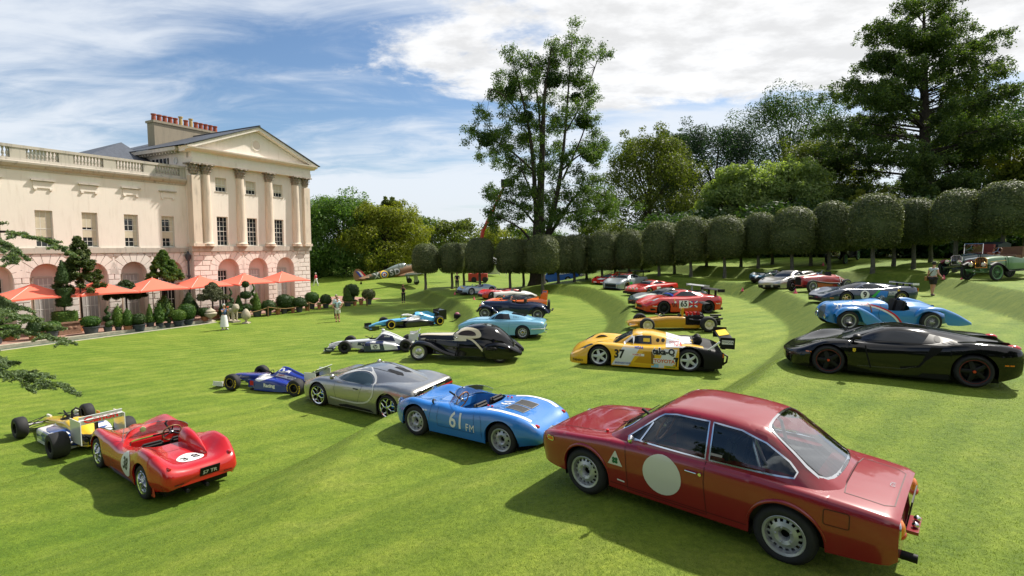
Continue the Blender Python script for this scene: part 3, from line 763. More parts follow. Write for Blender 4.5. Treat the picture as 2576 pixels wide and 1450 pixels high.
# woodland behind
for a in[('broadleaf_tree','rounded olive green tree left of the dark wood',19.5,77,16.8,7.6,L_OLIVE,21),('broadleaf_tree','dark blue-green tree directly right of the olive tree',31.5,84,20.0,8.0,L_BLUE,22),('broadleaf_tree','broad dark green tree at the centre of the wood',43.5,86,25.0,10.5,L_DARK,23),('broadleaf_tree','small pale green maple behind the clipped trees, left of a pair',25.6,62,10.4,4.2,L_LIGHT,24),('broadleaf_tree','larger pale green maple behind the clipped trees, right of a pair',32.0,62,10.9,5.2,L_LIGHT,25),('broadleaf_tree','mid green tree filling between maple and conifer',39.5,70,14.5,6.8,L_OLIVE,26),('broadleaf_tree','dark tree rising at the right edge behind the conifer',62.0,68,19.5,10.0,L_DARK,27),('broadleaf_tree','yellow-green bushy tree low at the right edge',53.0,54,10.5,5.6,L_YEL,28),('broadleaf_tree','low bright bush of leaves at the foot of the conifer',36.5,55.5,6.5,3.0,L_YEL,29),('broadleaf_tree','slender dark tree between the olive and maple trees',27.0,92,20.0,5.0,L_DARK,30),]:tree(*a,group='trees of the wood',per=300,lo=.04,size=.20,n=125)
for i,a in enumerate([('dense green tree next to the corner of the house',-34.0,84,11.6,8.2,L_LAWN,41),('tall dark green tree behind the aeroplane tail',-27.0,86,12.8,8.0,L_LAWN,42),('sunlit yellow-green tree behind the aeroplane cockpit',-19.5,84,11.0,7.2,L_YEL,43),('bare-topped slim tree between green and yellow trees',-21.5,96,13.0,3.2,L_OLIVE,44),('green tree partly hidden behind the house corner',-42,90,12.5,8.5,L_DARK,45)]):
 tree('broadleaf_tree',*a,group='trees across the lawn',per=260,lo=.0,size=.22,n=125)
for i,(x,y,h,w,m)in enumerate([(-14,130,11.5,8,L_OLIVE),(-24,140,13,9,L_MID),(-4,150,11,9,L_YEL),(-38,150,13,10,L_DARK),(9,170,11,9,L_MID),(26,150,12,9,L_OLIVE),(-60,130,13,9,L_MID)]):
 tree('broadleaf_tree','distant rounded tree on the park skyline, '+['left of the boom lift','above the aeroplane nose','behind the tall tree trunk','above the aeroplane tail','right of the tall tree trunk','behind the olive tree','beside the house corner'][i],x,y,h,w,m,60+i,'distant park trees',per=150,size=.42,lo=.0,n=44)
def far_wood():
 rng=np.random.default_rng(77);cl=[]
 for i in range(520):
  a=rng.uniform(-.75,.75);d=rng.uniform(380,560);cl.append((d*math.sin(a),d*math.cos(a),rng.uniform(-6,9)+8*math.sin(a*6)*.4,rng.uniform(4,7.5)))
 P,Nn=clump_points(cl,3.4,rng,.5);me=quads_mesh('wood',P,Nn,2.2,L_FAR,rng);tag(link('wood',me),'far wooded hills along the horizon',None,None,'stuff')
far_wood()
def thicket():
 rng=np.random.default_rng(78);cl=[]
 for i in range(480):
  f=rng.uniform(0,1);x=13+f*44;y=57.5-19*f+rng.uniform(0,7)+3*math.sin(f*9);z=gz(x,y);cl.append((x,y,z+rng.uniform(.2,4.8),rng.uniform(.7,1.5)))
 P,Nn=clump_points(cl,90,rng,.3);tag(link('undergrowth',quads_mesh('undergrowth',P,Nn,.30,L_DARK,rng)),'dark shrubby undergrowth at the edge of the wood',None,None,'stuff')
thicket()
def rear_wood():
 rng=np.random.default_rng(79);cl=[]
 for i in range(420):
  a=rng.uniform(-1.25,1.25);d=rng.uniform(24,34);cl.append((d*math.sin(a),-d*math.cos(a)-2,rng.uniform(0,1)**.8*(15+4*math.sin(a*7)),rng.uniform(1.4,2.6)))
 P,Nn=clump_points(cl,42,rng,.4);tag(link('wood',quads_mesh('wood',P,Nn,.55,L_DARK,rng)),'belt of dark trees standing behind the viewpoint',None,None,'stuff')
rear_wood()
# clipped standard trees round the top of the terraces
def clip_mesh(seed,n=8500):
 rng=np.random.default_rng(seed);a=rng.uniform(0,2*math.pi,n);u=rng.uniform(-1,1,n)
 ph=np.arcsin(u);e=np.where(u>0,.74,.46)
 cx=np.sign(np.cos(ph))*np.abs(np.cos(ph))**e;cz=np.sign(np.sin(ph))*np.abs(np.sin(ph))**np.where(u>0,.95,.62)
 w=1+.035*np.sin(a*3+seed)+.03*np.sin(a*5+u*4)
 P=np.stack([cx*np.cos(a)*w,cx*np.sin(a)*w,cz],1);Nn=np.stack([np.cos(a)*cx,np.sin(a)*cx,cz],1)+rng.normal(size=(n,3))*.55;Nn/=np.linalg.norm(Nn,axis=1,keepdims=True)
 P*=(1-.07*rng.uniform(0,1,n)**2+.02*rng.normal(size=n))[:,None]
 P=P*np.array((1.6,1.6,2.1))
 K,J=20,12;cv=[];
 for j in range(J+1):
  p=-math.pi/2+math.pi*j/J
  for k in range(K):c=max(math.cos(p),0)**(.74 if p>0 else.46);s=math.copysign(abs(math.sin(p))**(.95 if p>0 else.62),p);cv.append((1.46*c*math.cos(2*math.pi*k/K),1.46*c*math.sin(2*math.pi*k/K),1.95*s))
 cf=[(j*K+k,j*K+(k+1)%K,(j+1)*K+(k+1)%K,(j+1)*K+k)for j in range(J)for k in range(K)]
 return quads_mesh('crown',P,Nn,.10,L_CLIP,rng,1.5,(np.array(cv),np.array(cf)))
CLIPS=[clip_mesh(s)for s in(1,2,3)]
TRUNKM=MB().tube([(0,0,-.4),(.02,0,.6),(-.02,.02,1.4),(0,0,2.4)],[.16,.12,.11,.10],8).mesh('trunk',BARKG,60)
CLIPPED=[(1070,613,688,56,35),(1137,610,688,56,33),(1207,598,688,54,38),(1283,600,688,53,38),(1365,590,688,50,44),(1445,590,688,54,34),(1515,580,680,53,36),(1583,577,676,52,35),(1658,557,668,48,43),(1738,545,658,46,43),(1823,543,649,44,45),(1907,535,640,44,39),(1992,522,640,41,52),(2085,507,632,41,45),(2195,488,625,37,58),(2297,500,616,38,47),(2402,478,606,35,57),(2520,458,592,33,61)]
k_=len(CLIPPED)
for i,(u,vt,vb,d,hw)in enumerate(CLIPPED):
 for row in(0,1):
  if row and i in(0,2):continue
  dd=d+(3.6 if row else 0);x=(u-1288)/1350*d;y=d;r=hw/1350*d*1.0
  if row:x=(u+hw*.9-1288)/1350*(d+3.4);y+=3.4
  zt=5.4+(620-vt)/1350*d;zb=5.4+(620-vb)/1350*d;g=gz(x,y)
  if row:zt=5.4+(zt-5.4)*.97;zb=5.4+(620-vb)/1350*y
  t=thing('clipped_tree',('clipped dome-topped tree of the front row, number %s from the left'%['one','two','three','four','five','six','seven','eight','nine','ten','eleven','twelve','thirteen','fourteen','fifteen','sixteen','seventeen','eighteen'][i])if not row else 'clipped dome-topped tree half hidden behind front tree number %s'%['one','two','three','four','five','six','seven','eight','nine','ten','eleven','twelve','thirteen','fourteen','fifteen','sixteen','seventeen','eighteen'][i],'tree',(x,y,g),0,'clipped trees, front row' if not row else 'clipped trees, rear row')
  c=link('crown',CLIPS[(i+row)%3],t,(0,0,(zt+zb)/2-g));c.scale=(r/1.6,r/1.6,(zt-zb)/4.2);c.rotation_euler=(0,0,i*1.3+row)
  k=link('trunk',TRUNKM,t);k.scale=(1.15,1.15,max((zb-g+.6)/2.4,.5))
  # foreground cedar reaching in from the left
def cedar():
 BR=[[(-9.68,5.68),(-9.33,5.57),(-8.94,5.5),(-8.59,5.28)],[(-9.68,5.59),(-9.4,5.36),(-9.2,5.13)],[(-9.68,4.35),(-9.31,4.25),(-8.97,4.16),(-8.62,4.09)],[(-9.68,4.07),(-9.2,3.98),(-8.92,3.84)],[(-9.68,3.82),(-9.2,3.75),(-8.85,3.68),(-8.6,3.59)],[(-9.45,3.68),(-9.31,3.42)],[(-9.68,3.38),(-9.24,3.26)],[(-9.68,3.1),(-9.08,3.1),(-8.78,3.06),(-8.48,3.02)],[(-9.68,3.06),(-9.08,2.94),(-8.73,2.85),(-8.44,2.78),(-8.24,2.68)],[(-9.68,2.94),(-9.36,2.69)],[(-9.68,4.53),(-9.4,4.35),(-9.08,4.23)]]
 rng=np.random.default_rng(9);ox,oy=-14.5,9.2;z0=gz(ox,oy)
 t=thing('cedar_tree','cedar with grey-green needled branches reaching in at the left edge','tree',(ox,oy,z0))
 T=[];mb=MB()
 def spray(p,d,L,lev):
  d=d/np.linalg.norm(d);q=p+d*L;mb.tube([tuple(p),tuple((p+q)/2+np.array((0,0,.01))),tuple(q)],[.010*L*2.2+.003,.006,.003],4,0,False)
  k=max(2,int(L/.026))
  for i in range(k):
   f=(i+rng.uniform(0,1))/k;T.append(p+d*L*f+np.array((0,0,.012)))
  if lev:
   for i in range(int(L/.07)):
    f=.12+.88*rng.uniform(0,1);sg=rng.choice((-1,1));n2=np.cross(d,(0,0,1.0))*sg+d*.9+np.array((0,0,rng.uniform(-.35,.12)))
    spray(p+d*L*f,n2,rng.uniform(.10,.26)*(1.15-f*.5),lev-1)
 for b in BR:
  y0=10.0+rng.uniform(-.5,.5);pts=[np.array((a-ox,y0-oy+rng.uniform(-.05,.05),z-z0))for a,z in b]
  root=np.array((.0,0,pts[0][2]-.4));limbs(mb,[root,(root+pts[0])/2+np.array((0,0,.15)),pts[0]],.07,.025,6)
  for p,q in zip(pts,pts[1:]):spray(p,q-p,np.linalg.norm(q-p),2)
  spray((root+pts[0])/2+np.array((0,0,.15)),pts[0]-(root+pts[0])/2,np.linalg.norm(pts[0]-root)/2,1)
 T=np.array(T);n=22;P=np.repeat(T,n,0)+rng.normal(size=(len(T)*n,3))*.014;d=rng.normal(size=P.shape)+np.array((0,0,.7));d/=np.linalg.norm(d,axis=1,keepdims=True)
 link('foliage',quads_mesh('foliage',P,d,0.021,L_CED,rng,2.4),t)
 mb.tube([(0,0,-.4),(.1,0,3),(0,.1,8),(0,0,13)],[.5,.42,.3,.1],10);mb.build('trunk',BARK,t,60,fix=False)
cedar()
# short mown grass close to the viewer
def near_grass(n=170000):
 rng=np.random.default_rng(3);d=3.6*(15.0/3.6)**rng.uniform(0,1,n);x=d*rng.uniform(-1.02,1.02,n);y=d+rng.normal(size=n)*.05
 z=ground(x,y);a=rng.uniform(0,2*math.pi,n);w=rng.uniform(.0022,.0042,n)*(.6+d/9);h=rng.uniform(.010,.024,n);lean=rng.normal(size=(n,2))*.016
 B=np.stack([x,y,z-.004],1);t=np.stack([np.cos(a)*w,np.sin(a)*w,np.zeros(n)],1)
 V=np.stack([B-t,B+t,B+np.stack([lean[:,0],lean[:,1],h],1)],1).reshape(-1,3)
 me=bpy.data.meshes.new('grass');me.vertices.add(3*n);me.vertices.foreach_set('co',V.astype(np.float32).ravel());me.loops.add(3*n);me.loops.foreach_set('vertex_index',np.arange(3*n,dtype=np.int32));me.polygons.add(n);me.polygons.foreach_set('loop_start',np.arange(0,3*n,3,dtype=np.int32))
 me.update(calc_edges=True);me.materials.append(mat('grass_blade',(.165,.235,.030),.6,island=.22,leaf=.3,spec=.2));tag(link('grass',me),'short mown grass blades of the nearest lawn',None,None,'stuff')
near_grass()
# vehicles: shared building blocks (x forward, y left, z up)
RUBBER=mat('tyre_rubber',(0.018,0.018,0.019),0.75,var=.25,scale=9)
BLACK=mat('black_plastic',(0.007,0.007,0.008),0.55,spec=.3)
SATIN=mat('black_satin',(0.010,0.010,0.011),0.45,spec=.3)
CHROME=mat('chrome',(0.75,0.76,0.78),0.12,1.0)
ALU=mat('aluminium',(0.55,0.56,0.57),0.32,1.0)
SILVERP=mat('silver_paint',(0.42,0.43,0.44),0.38,.55,.3)
WHITEP=mat('white_decal',(0.72,0.72,0.70),0.45)
BLACKP=mat('black_decal',(0.012,0.012,0.014),0.45)
REDP=mat('red_decal',(0.55,0.02,0.02),0.45)
YELLOWP=mat('yellow_decal',(0.75,0.52,0.02),0.45)
BLUEP=mat('blue_decal',(0.02,0.06,0.36),0.45)
LEATHER=mat('black_leather',(0.022,0.02,0.019),0.6,var=.3)
TAN=mat('tan_leather',(0.16,0.07,0.03),0.6,var=.3)
WOOD=mat('wood_rim',(0.24,0.10,0.035),0.4)
GLASS=glass_mat('clear_glass',(.86,.92,.92),.95)
PLEXI=glass_mat('plexiglass',(.8,.85,.88),.9,.22)
DKGLASS=mat('tinted_glass',(0.010,0.014,0.020),0.04,spec=.5)
LAMPRED=mat('red_lens',(0.50,0.012,0.012),0.12,coat=1)
LAMPORG=mat('amber_lens',(0.70,0.16,0.01),0.15,coat=1)
LAMPCLR=mat('lamp_glass',(0.55,0.58,0.60),0.06,.6,1)
class Body:
 def __init__(s,rows,arches=(),round_=.70,k=.25,n=64,flange=.035,belly=.5):
  rows=sorted(rows);xs=[r[0]for r in rows]
  s.fn=[pchip(xs,[r[i]for r in rows])for i in range(1,8)]
  s.x0,s.x1=xs[0],xs[-1];s.arches=list(arches);s.rd=round_;s.k=k;s.belly=belly
  st=list(np.linspace(s.x0,s.x1,n))
  for xw,zw,r in s.arches:
   for a in range(0,181,9):st.append(xw+r*math.cos(R(a)))
   st+=[xw+r+.002,xw-r-.002]
  st=sorted(min(max(q,s.x0),s.x1)for q in st);s.st=[st[0]]
  for q in st[1:]:
   if q-s.st[-1]>.0015:s.st.append(q)
  s.flange=flange
 def low(s,x):
  z=s.fn[6](x)
  for xw,zw,r in s.arches:
   if abs(x-xw)<=r+1e-6:z=max(z,zw+math.sqrt(max(r*r-(x-xw)**2,0)))
  return z
 def sect(s,x):
  zc,ys,zs,w,zw,wb,zb=[f(x)for f in s.fn]
  rd=s.rd
  P=[(0,zc),(ys*.5,zc+(zs-zc)*s.k),(ys,zs),(ys+(w-ys)*rd,zs-(zs-zw)*(1-rd)*.8),(w,zw),(w+(wb-w)*.35,zw+(zb-zw)*s.belly),(wb,zb)]
  top=catmull([(a,b,0)for a,b in P[:3]],4)
  full=[q for q in catmull([(a,b,0)for a,b in P],6)]
  top=full[:12:2]+[full[12]];side=full[12:]
  zl=s.low(x)
  out=[];prev=None
  sp=[]
  for q in side:
   if q[1]<zl-1e-9:
    if prev is not None and prev[1]>zl:
     t=(prev[1]-zl)/(prev[1]-q[1]);sp.append(prev+(q-prev)*t)
    break
   sp.append(q);prev=q
  if len(sp)<2:sp=[np.array((side[0][0],zl,0)),np.array((side[0][0]+.002,zl-.001,0))]
  d=[0]
  for a,b in zip(sp,sp[1:]):d.append(d[-1]+np.linalg.norm(b-a))
  M=14;res=[]
  for i in range(M+1):
   t=d[-1]*i/M;j=min(max(int(np.searchsorted(d,t))-1,0),len(sp)-2)
   u=(t-d[j])/max(d[j+1]-d[j],1e-9);res.append(sp[j]+(sp[j+1]-sp[j])*u)
  pts=[(q[0],q[1])for q in top[:-1]]+[(q[0],q[1])for q in res]
  e=pts[-1];pts.append((max(e[0]-s.flange,0),e[1]+.004))
  return pts
 def make(s):
  mb=MB();rows=[]
  for x in s.st:
   p=s.sect(x)
   rows.append([(x,-a,b)for a,b in p[:0:-1]]+[(x,a,b)for a,b in p])
  mb.grid(rows)
  n=len(rows[0])
  for idx in(0,len(rows)-1):
   o=idx*n;c=np.mean(np.array(rows[idx]),0);ci=len(mb.v);mb.v.append(tuple(c))
   for j in range(n-1):mb.f.append((o+j,o+j+1,ci));mb.m.append(0)
   mb.f.append((o+n-1,o,ci));mb.m.append(0)
  s.mb=mb
  return mb
class Car:
 def __init__(s,name,label,cat='car',group=None):
  s.o=thing(name,label,cat,group=group);s.surf=MB();s.parts={};s.pend=[]
 def body(s,name,rows,m,**kw):
  b=Body(rows,**kw);mb=b.make();s.surf.add(mb.v,mb.f)
  s.pend.append([name,mb,m,[]]);s.bvh_=None
  return len(s.pend)-1
 def shell(s,name,mb,m):
  s.surf.add(mb.v,mb.f);s.pend.append([name,mb,m,[]]);return len(s.pend)-1
 @property
 def bvh(s):
  if getattr(s,'bvh_',None)is None:s.bvh_=BVHTree.FromPolygons([Vector(v)for v in s.surf.v],s.surf.f)
  return s.bvh_
 def cut(s,idx,poly,axis,test=None):s.pend[idx][3].append((poly,axis,test))
 def finish_shells(s,smooth=50):
  for name,mb,m,cuts in s.pend:
   bm=bmesh.new();vs=[bm.verts.new(v)for v in mb.v]
   for f in mb.f:
    try:bm.faces.new([vs[i]for i in f])
    except ValueError:pass
   bmesh.ops.remove_doubles(bm,verts=bm.verts[:],dist=.0004)
   bmesh.ops.recalc_face_normals(bm,faces=bm.faces[:])
   for poly,axis,test in cuts:cut_hole(bm,poly,axis,test)
   me=bpy.data.meshes.new(name);bm.to_mesh(me);bm.free();me.materials.append(m);finish(me,smooth)
   s.parts[name]=link(name,me,s.o)
  s.pend=[]
  # projected pieces
 def hit(s,a,b,axis,sg):
  D=6.0
  if axis=='y':o,d=Vector((a,sg*D,b)),Vector((0,-sg,0))
  elif axis=='z':o,d=Vector((a,b,D)),Vector((0,0,-1))
  else:o,d=Vector((sg*D,a,b)),Vector((-sg,0,0))
  loc,nrm,i,dist=s.bvh.ray_cast(o,d)
  if loc is None:
   loc,nrm,i,dist=s.bvh.find_nearest(o+d*(D-.9 if axis!='x' else D-2.0))
  if nrm.dot(d)>0:nrm=-nrm
  return loc,nrm
 def panel(s,name,poly,axis,m,sg=1,off=.004,n=14,parent=None,both=False):
  P=[tuple(p)for p in poly];bs=[p[1]for p in P];b0,b1=min(bs),max(bs);e=(b1-b0)*1e-4
  lv=sorted({*np.linspace(b0+e,b1-e,n),*[min(max(b,b0+e),b1-e)for b in bs]})
  for sgn in((1,-1)if both else(sg,)):
   rows=[]
   for b in lv:
    xs=[]
    for p,q in zip(P,P[1:]+P[:1]):
     if(p[1]-b)*(q[1]-b)<=0 and abs(p[1]-q[1])>1e-12:xs.append(p[0]+(q[0]-p[0])*(b-p[1])/(q[1]-p[1]))
    a0,a1=min(xs),max(xs);row=[]
    for t in np.linspace(0,1,n):
     aa,bb=a0+(a1-a0)*t,b
     if axis=='z' and both and sgn<0:bb=-b
     if axis=='x' and both and sgn<0:aa=-aa
     loc,nr=s.hit(aa,bb,axis,sgn if axis=='y' else sg);row.append(tuple(loc+nr*off))
    rows.append(row)
   mb=MB();mb.grid(rows);o=mb.build(name,m,parent or s.o,60)
  return o
 def disc(s,name,c,r,axis,m,sg=1,off=.004,parent=None,asp=1.0,n=12):
  return s.panel(name,[(c[0]+r*math.cos(t)*asp,c[1]+r*math.sin(t))for t in np.linspace(0,2*math.pi,29)[:-1]],axis,m,sg,off,n,parent)
 def line(s,name,pts,w,axis,m,sg=1,off=.003,parent=None,closed=False,res=.05):
  Q=[np.array(p,float)for p in pts]
  if closed:Q.append(Q[0])
  D=[Q[0]]
  for a,b in zip(Q,Q[1:]):
   k=max(1,int(np.linalg.norm(b-a)/res))
   for i in range(1,k+1):D.append(a+(b-a)*i/k)
  rows=[]
  for i,p in enumerate(D):
   t=D[min(i+1,len(D)-1)]-D[max(i-1,0)];t=t/max(np.linalg.norm(t),1e-9);nn=np.array((-t[1],t[0]))*w/2
   row=[]
   for q in(p-nn,p+nn):
    loc,nr=s.hit(q[0],q[1],axis,sg);row.append(tuple(loc+nr*off))
   rows.append(row)
  return MB().grid(rows).build(name,m,parent or s.o,60)
 def text(s,name,txt,c,h,axis,m,sg=1,off=.006,u=(-1,0),v=(0,1),bold=0.0,wid=1.0,parent=None,shear=0.0):
  me=text_mesh(txt,bold,shear)
  bm=bmesh.new();bm.from_mesh(me);bmesh.ops.triangulate(bm,faces=bm.faces[:])
  for _ in range(4):
   lim=.14
   ed=[e for e in bm.edges if e.calc_length()>lim]
   if not ed:break
   bmesh.ops.subdivide_edges(bm,edges=ed,cuts=1)
   bmesh.ops.triangulate(bm,faces=bm.faces[:])
  for q in bm.verts:
   a,b=q.co.x*h*wid,q.co.y*h
   pa,pb=c[0]+u[0]*a+v[0]*b,c[1]+u[1]*a+v[1]*b
   loc,nr=s.hit(pa,pb,axis,sg);q.co=loc+nr*off
  me2=bpy.data.meshes.new(name);bm.to_mesh(me2);bm.free();me2.materials.append(m)
  return link(name,me2,parent or s.o)
  # wheels and running gear
 def wheels(s,xf,xr,tf,tr,spec_f,spec_r=None,sides=(1,-1)):
  spec_r=spec_r or spec_f
  for x,t,sp in((xf,tf,spec_f),(xr,tr,spec_r)):
   for sg in sides:
    w=sub('wheel',s.o,(x,sg*t/2,sp['r']),(0,0,0 if sg>0 else math.pi))
    for nm,me in wheel_meshes(sp):link(nm,me,w)
  s.wb=(xf,xr,tf)
 def liners(s,arches,y_out,y_in,m=BLACK):
  for xw,zw,r in arches:
   for sg in(1,-1):
    q=MB();rr=r+.012
    prof=[(0.02,y_in),(rr,y_in),(rr,y_out)]
    vs=[]
    rows=[]
    for a in range(-20,201,10):
     ca,sa=math.cos(R(a)),math.sin(R(a))
     rows.append([(xw+pr*ca,sg*py,max(zw+pr*sa,.09))for pr,py in prof])
    q.grid(rows);q.build('wheel_arch',m,s.o,40)
 def floor(s,x0,x1,w,z,m=BLACK,name='underbody'):
  MB().box(((x0+x1)/2,0,z+.05),(x1-x0,2*w,.1)).build(name,m,s.o,0)
 def place(s,x,y,head,scale=1.0,lift=0.0):
  a=R(head);f=Vector((math.cos(a),math.sin(a),0));l=Vector((-math.sin(a),math.cos(a),0))
  xf,xr,t=s.wb;h=(xf-xr)/2*scale;ht=t/2*scale
  c=Vector((x,y,0))
  P={(i,j):c+f*(h*i)+l*(ht*j)for i in(1,-1)for j in(1,-1)}
  for q in P.values():q.z=gz(q.x,q.y)
  fm=(P[1,1]+P[1,-1])/2;rm=(P[-1,1]+P[-1,-1])/2;lm=(P[1,1]+P[-1,1])/2;rr=(P[1,-1]+P[-1,-1])/2
  fx=(fm-rm).normalized();ly=(lm-rr).normalized();up=fx.cross(ly).normalized();ly=up.cross(fx)
  M=Matrix((fx,ly,up)).transposed().to_4x4()
  mid=(fm+rm)/2-fx*((xf+xr)/2*scale);mid.z+=lift
  s.o.matrix_world=Matrix.Translation(mid)@M@Matrix.Scale(scale,4)
  s.o.location=mid
  return s.o
TMP=bpy.data.scenes.new('bench')
def baked(o):
 TMP.collection.objects.link(o);vl=TMP.view_layers[0];vl.update();return bpy.data.meshes.new_from_object(o.evaluated_get(vl.depsgraph))
def warp_x(car,f):
 for o in car.o.children:
  if o.type=='MESH' and o.location.length<1e-6 and o.data.users==1:
   for v in o.data.vertices:v.co.x=f(v.co.x)
  elif not o.name.startswith('wheel'):o.location.x=f(o.location.x)
def cut_hole(bm,poly,axis,test=None):
 ia,ib,ic={'y':(0,2,1),'z':(0,1,2),'x':(1,2,0)}[axis]
 P=[np.array(p,float)for p in poly]
 area=sum(a[0]*b[1]-b[0]*a[1]for a,b in zip(P,P[1:]+P[:1]))
 if area<0:P=P[::-1]
 lo=np.min(P,0)-.02;hi=np.max(P,0)+.02;pool=list(bm.faces)
 for a,b in zip(P,P[1:]+P[:1]):
  d=b-a;nrm=[0,0,0];nrm[ia]=d[1];nrm[ib]=-d[0]
  co=[0,0,0];co[ia]=a[0];co[ib]=a[1]
  fs=[]
  for f in pool:
   if not f.is_valid:continue
   A=[v.co[ia]for v in f.verts];B=[v.co[ib]for v in f.verts]
   if max(A)<lo[0]or min(A)>hi[0]or max(B)<lo[1]or min(B)>hi[1]:continue
   if test and not test(f.calc_center_median()):continue
   fs.append(f)
  g=set(fs)
  for f in fs:g.update(f.edges);g.update(f.verts)
  if g:pool=fs+[f for f in bmesh.ops.bisect_plane(bm,geom=list(g),dist=1e-5,plane_co=co,plane_no=nrm)['geom']if isinstance(f,bmesh.types.BMFace)];pool=list(set(pool))
 kill=[]
 for f in pool:
  if not f.is_valid:continue
  c=f.calc_center_median()
  if test and not test(c):continue
  q=np.array((c[ia],c[ib]))
  if all((b-a)[0]*(q-a)[1]-(b-a)[1]*(q-a)[0]>0 for a,b in zip(P,P[1:]+P[:1])):kill.append(f)
 bmesh.ops.delete(bm,geom=kill,context='FACES')
_TX={}
def text_mesh(txt,bold=0.0,shear=0.0):
 k=(txt,bold,shear)
 if k not in _TX:
  cu=bpy.data.curves.new('lettering','FONT');cu.body=txt;cu.size=1.0;cu.align_x='CENTER';cu.align_y='CENTER'
  cu.offset=bold;cu.resolution_u=3;cu.shear=shear
  o=bpy.data.objects.new('lettering',cu)
  me=baked(o)
  bpy.data.objects.remove(o);bpy.data.curves.remove(cu);_TX[k]=me
 return _TX[k]
def rrect(x0,x1,z0,z1,r=.03,n=3):
 out=[]
 for cx,cz,a in((x1-r,z1-r,0),(x0+r,z1-r,90),(x0+r,z0+r,180),(x1-r,z0+r,270)):
  for i in range(n+1):out.append((cx+r*math.cos(R(a+90*i/n)),cz+r*math.sin(R(a+90*i/n))))
 return out
def smoothpoly(pts,n=3):
 k=len(pts);out=[]
 for i in range(k):
  a,b,c,d=[np.array(pts[(i+j)%k],float)for j in(-1,0,1,2)]
  for t in np.arange(n)/n:
   out.append(tuple(0.5*((2*b)+(-a+c)*t+(2*a-5*b+4*c-d)*t*t+(-a+3*b-3*c+d)*t**3)))
 return out
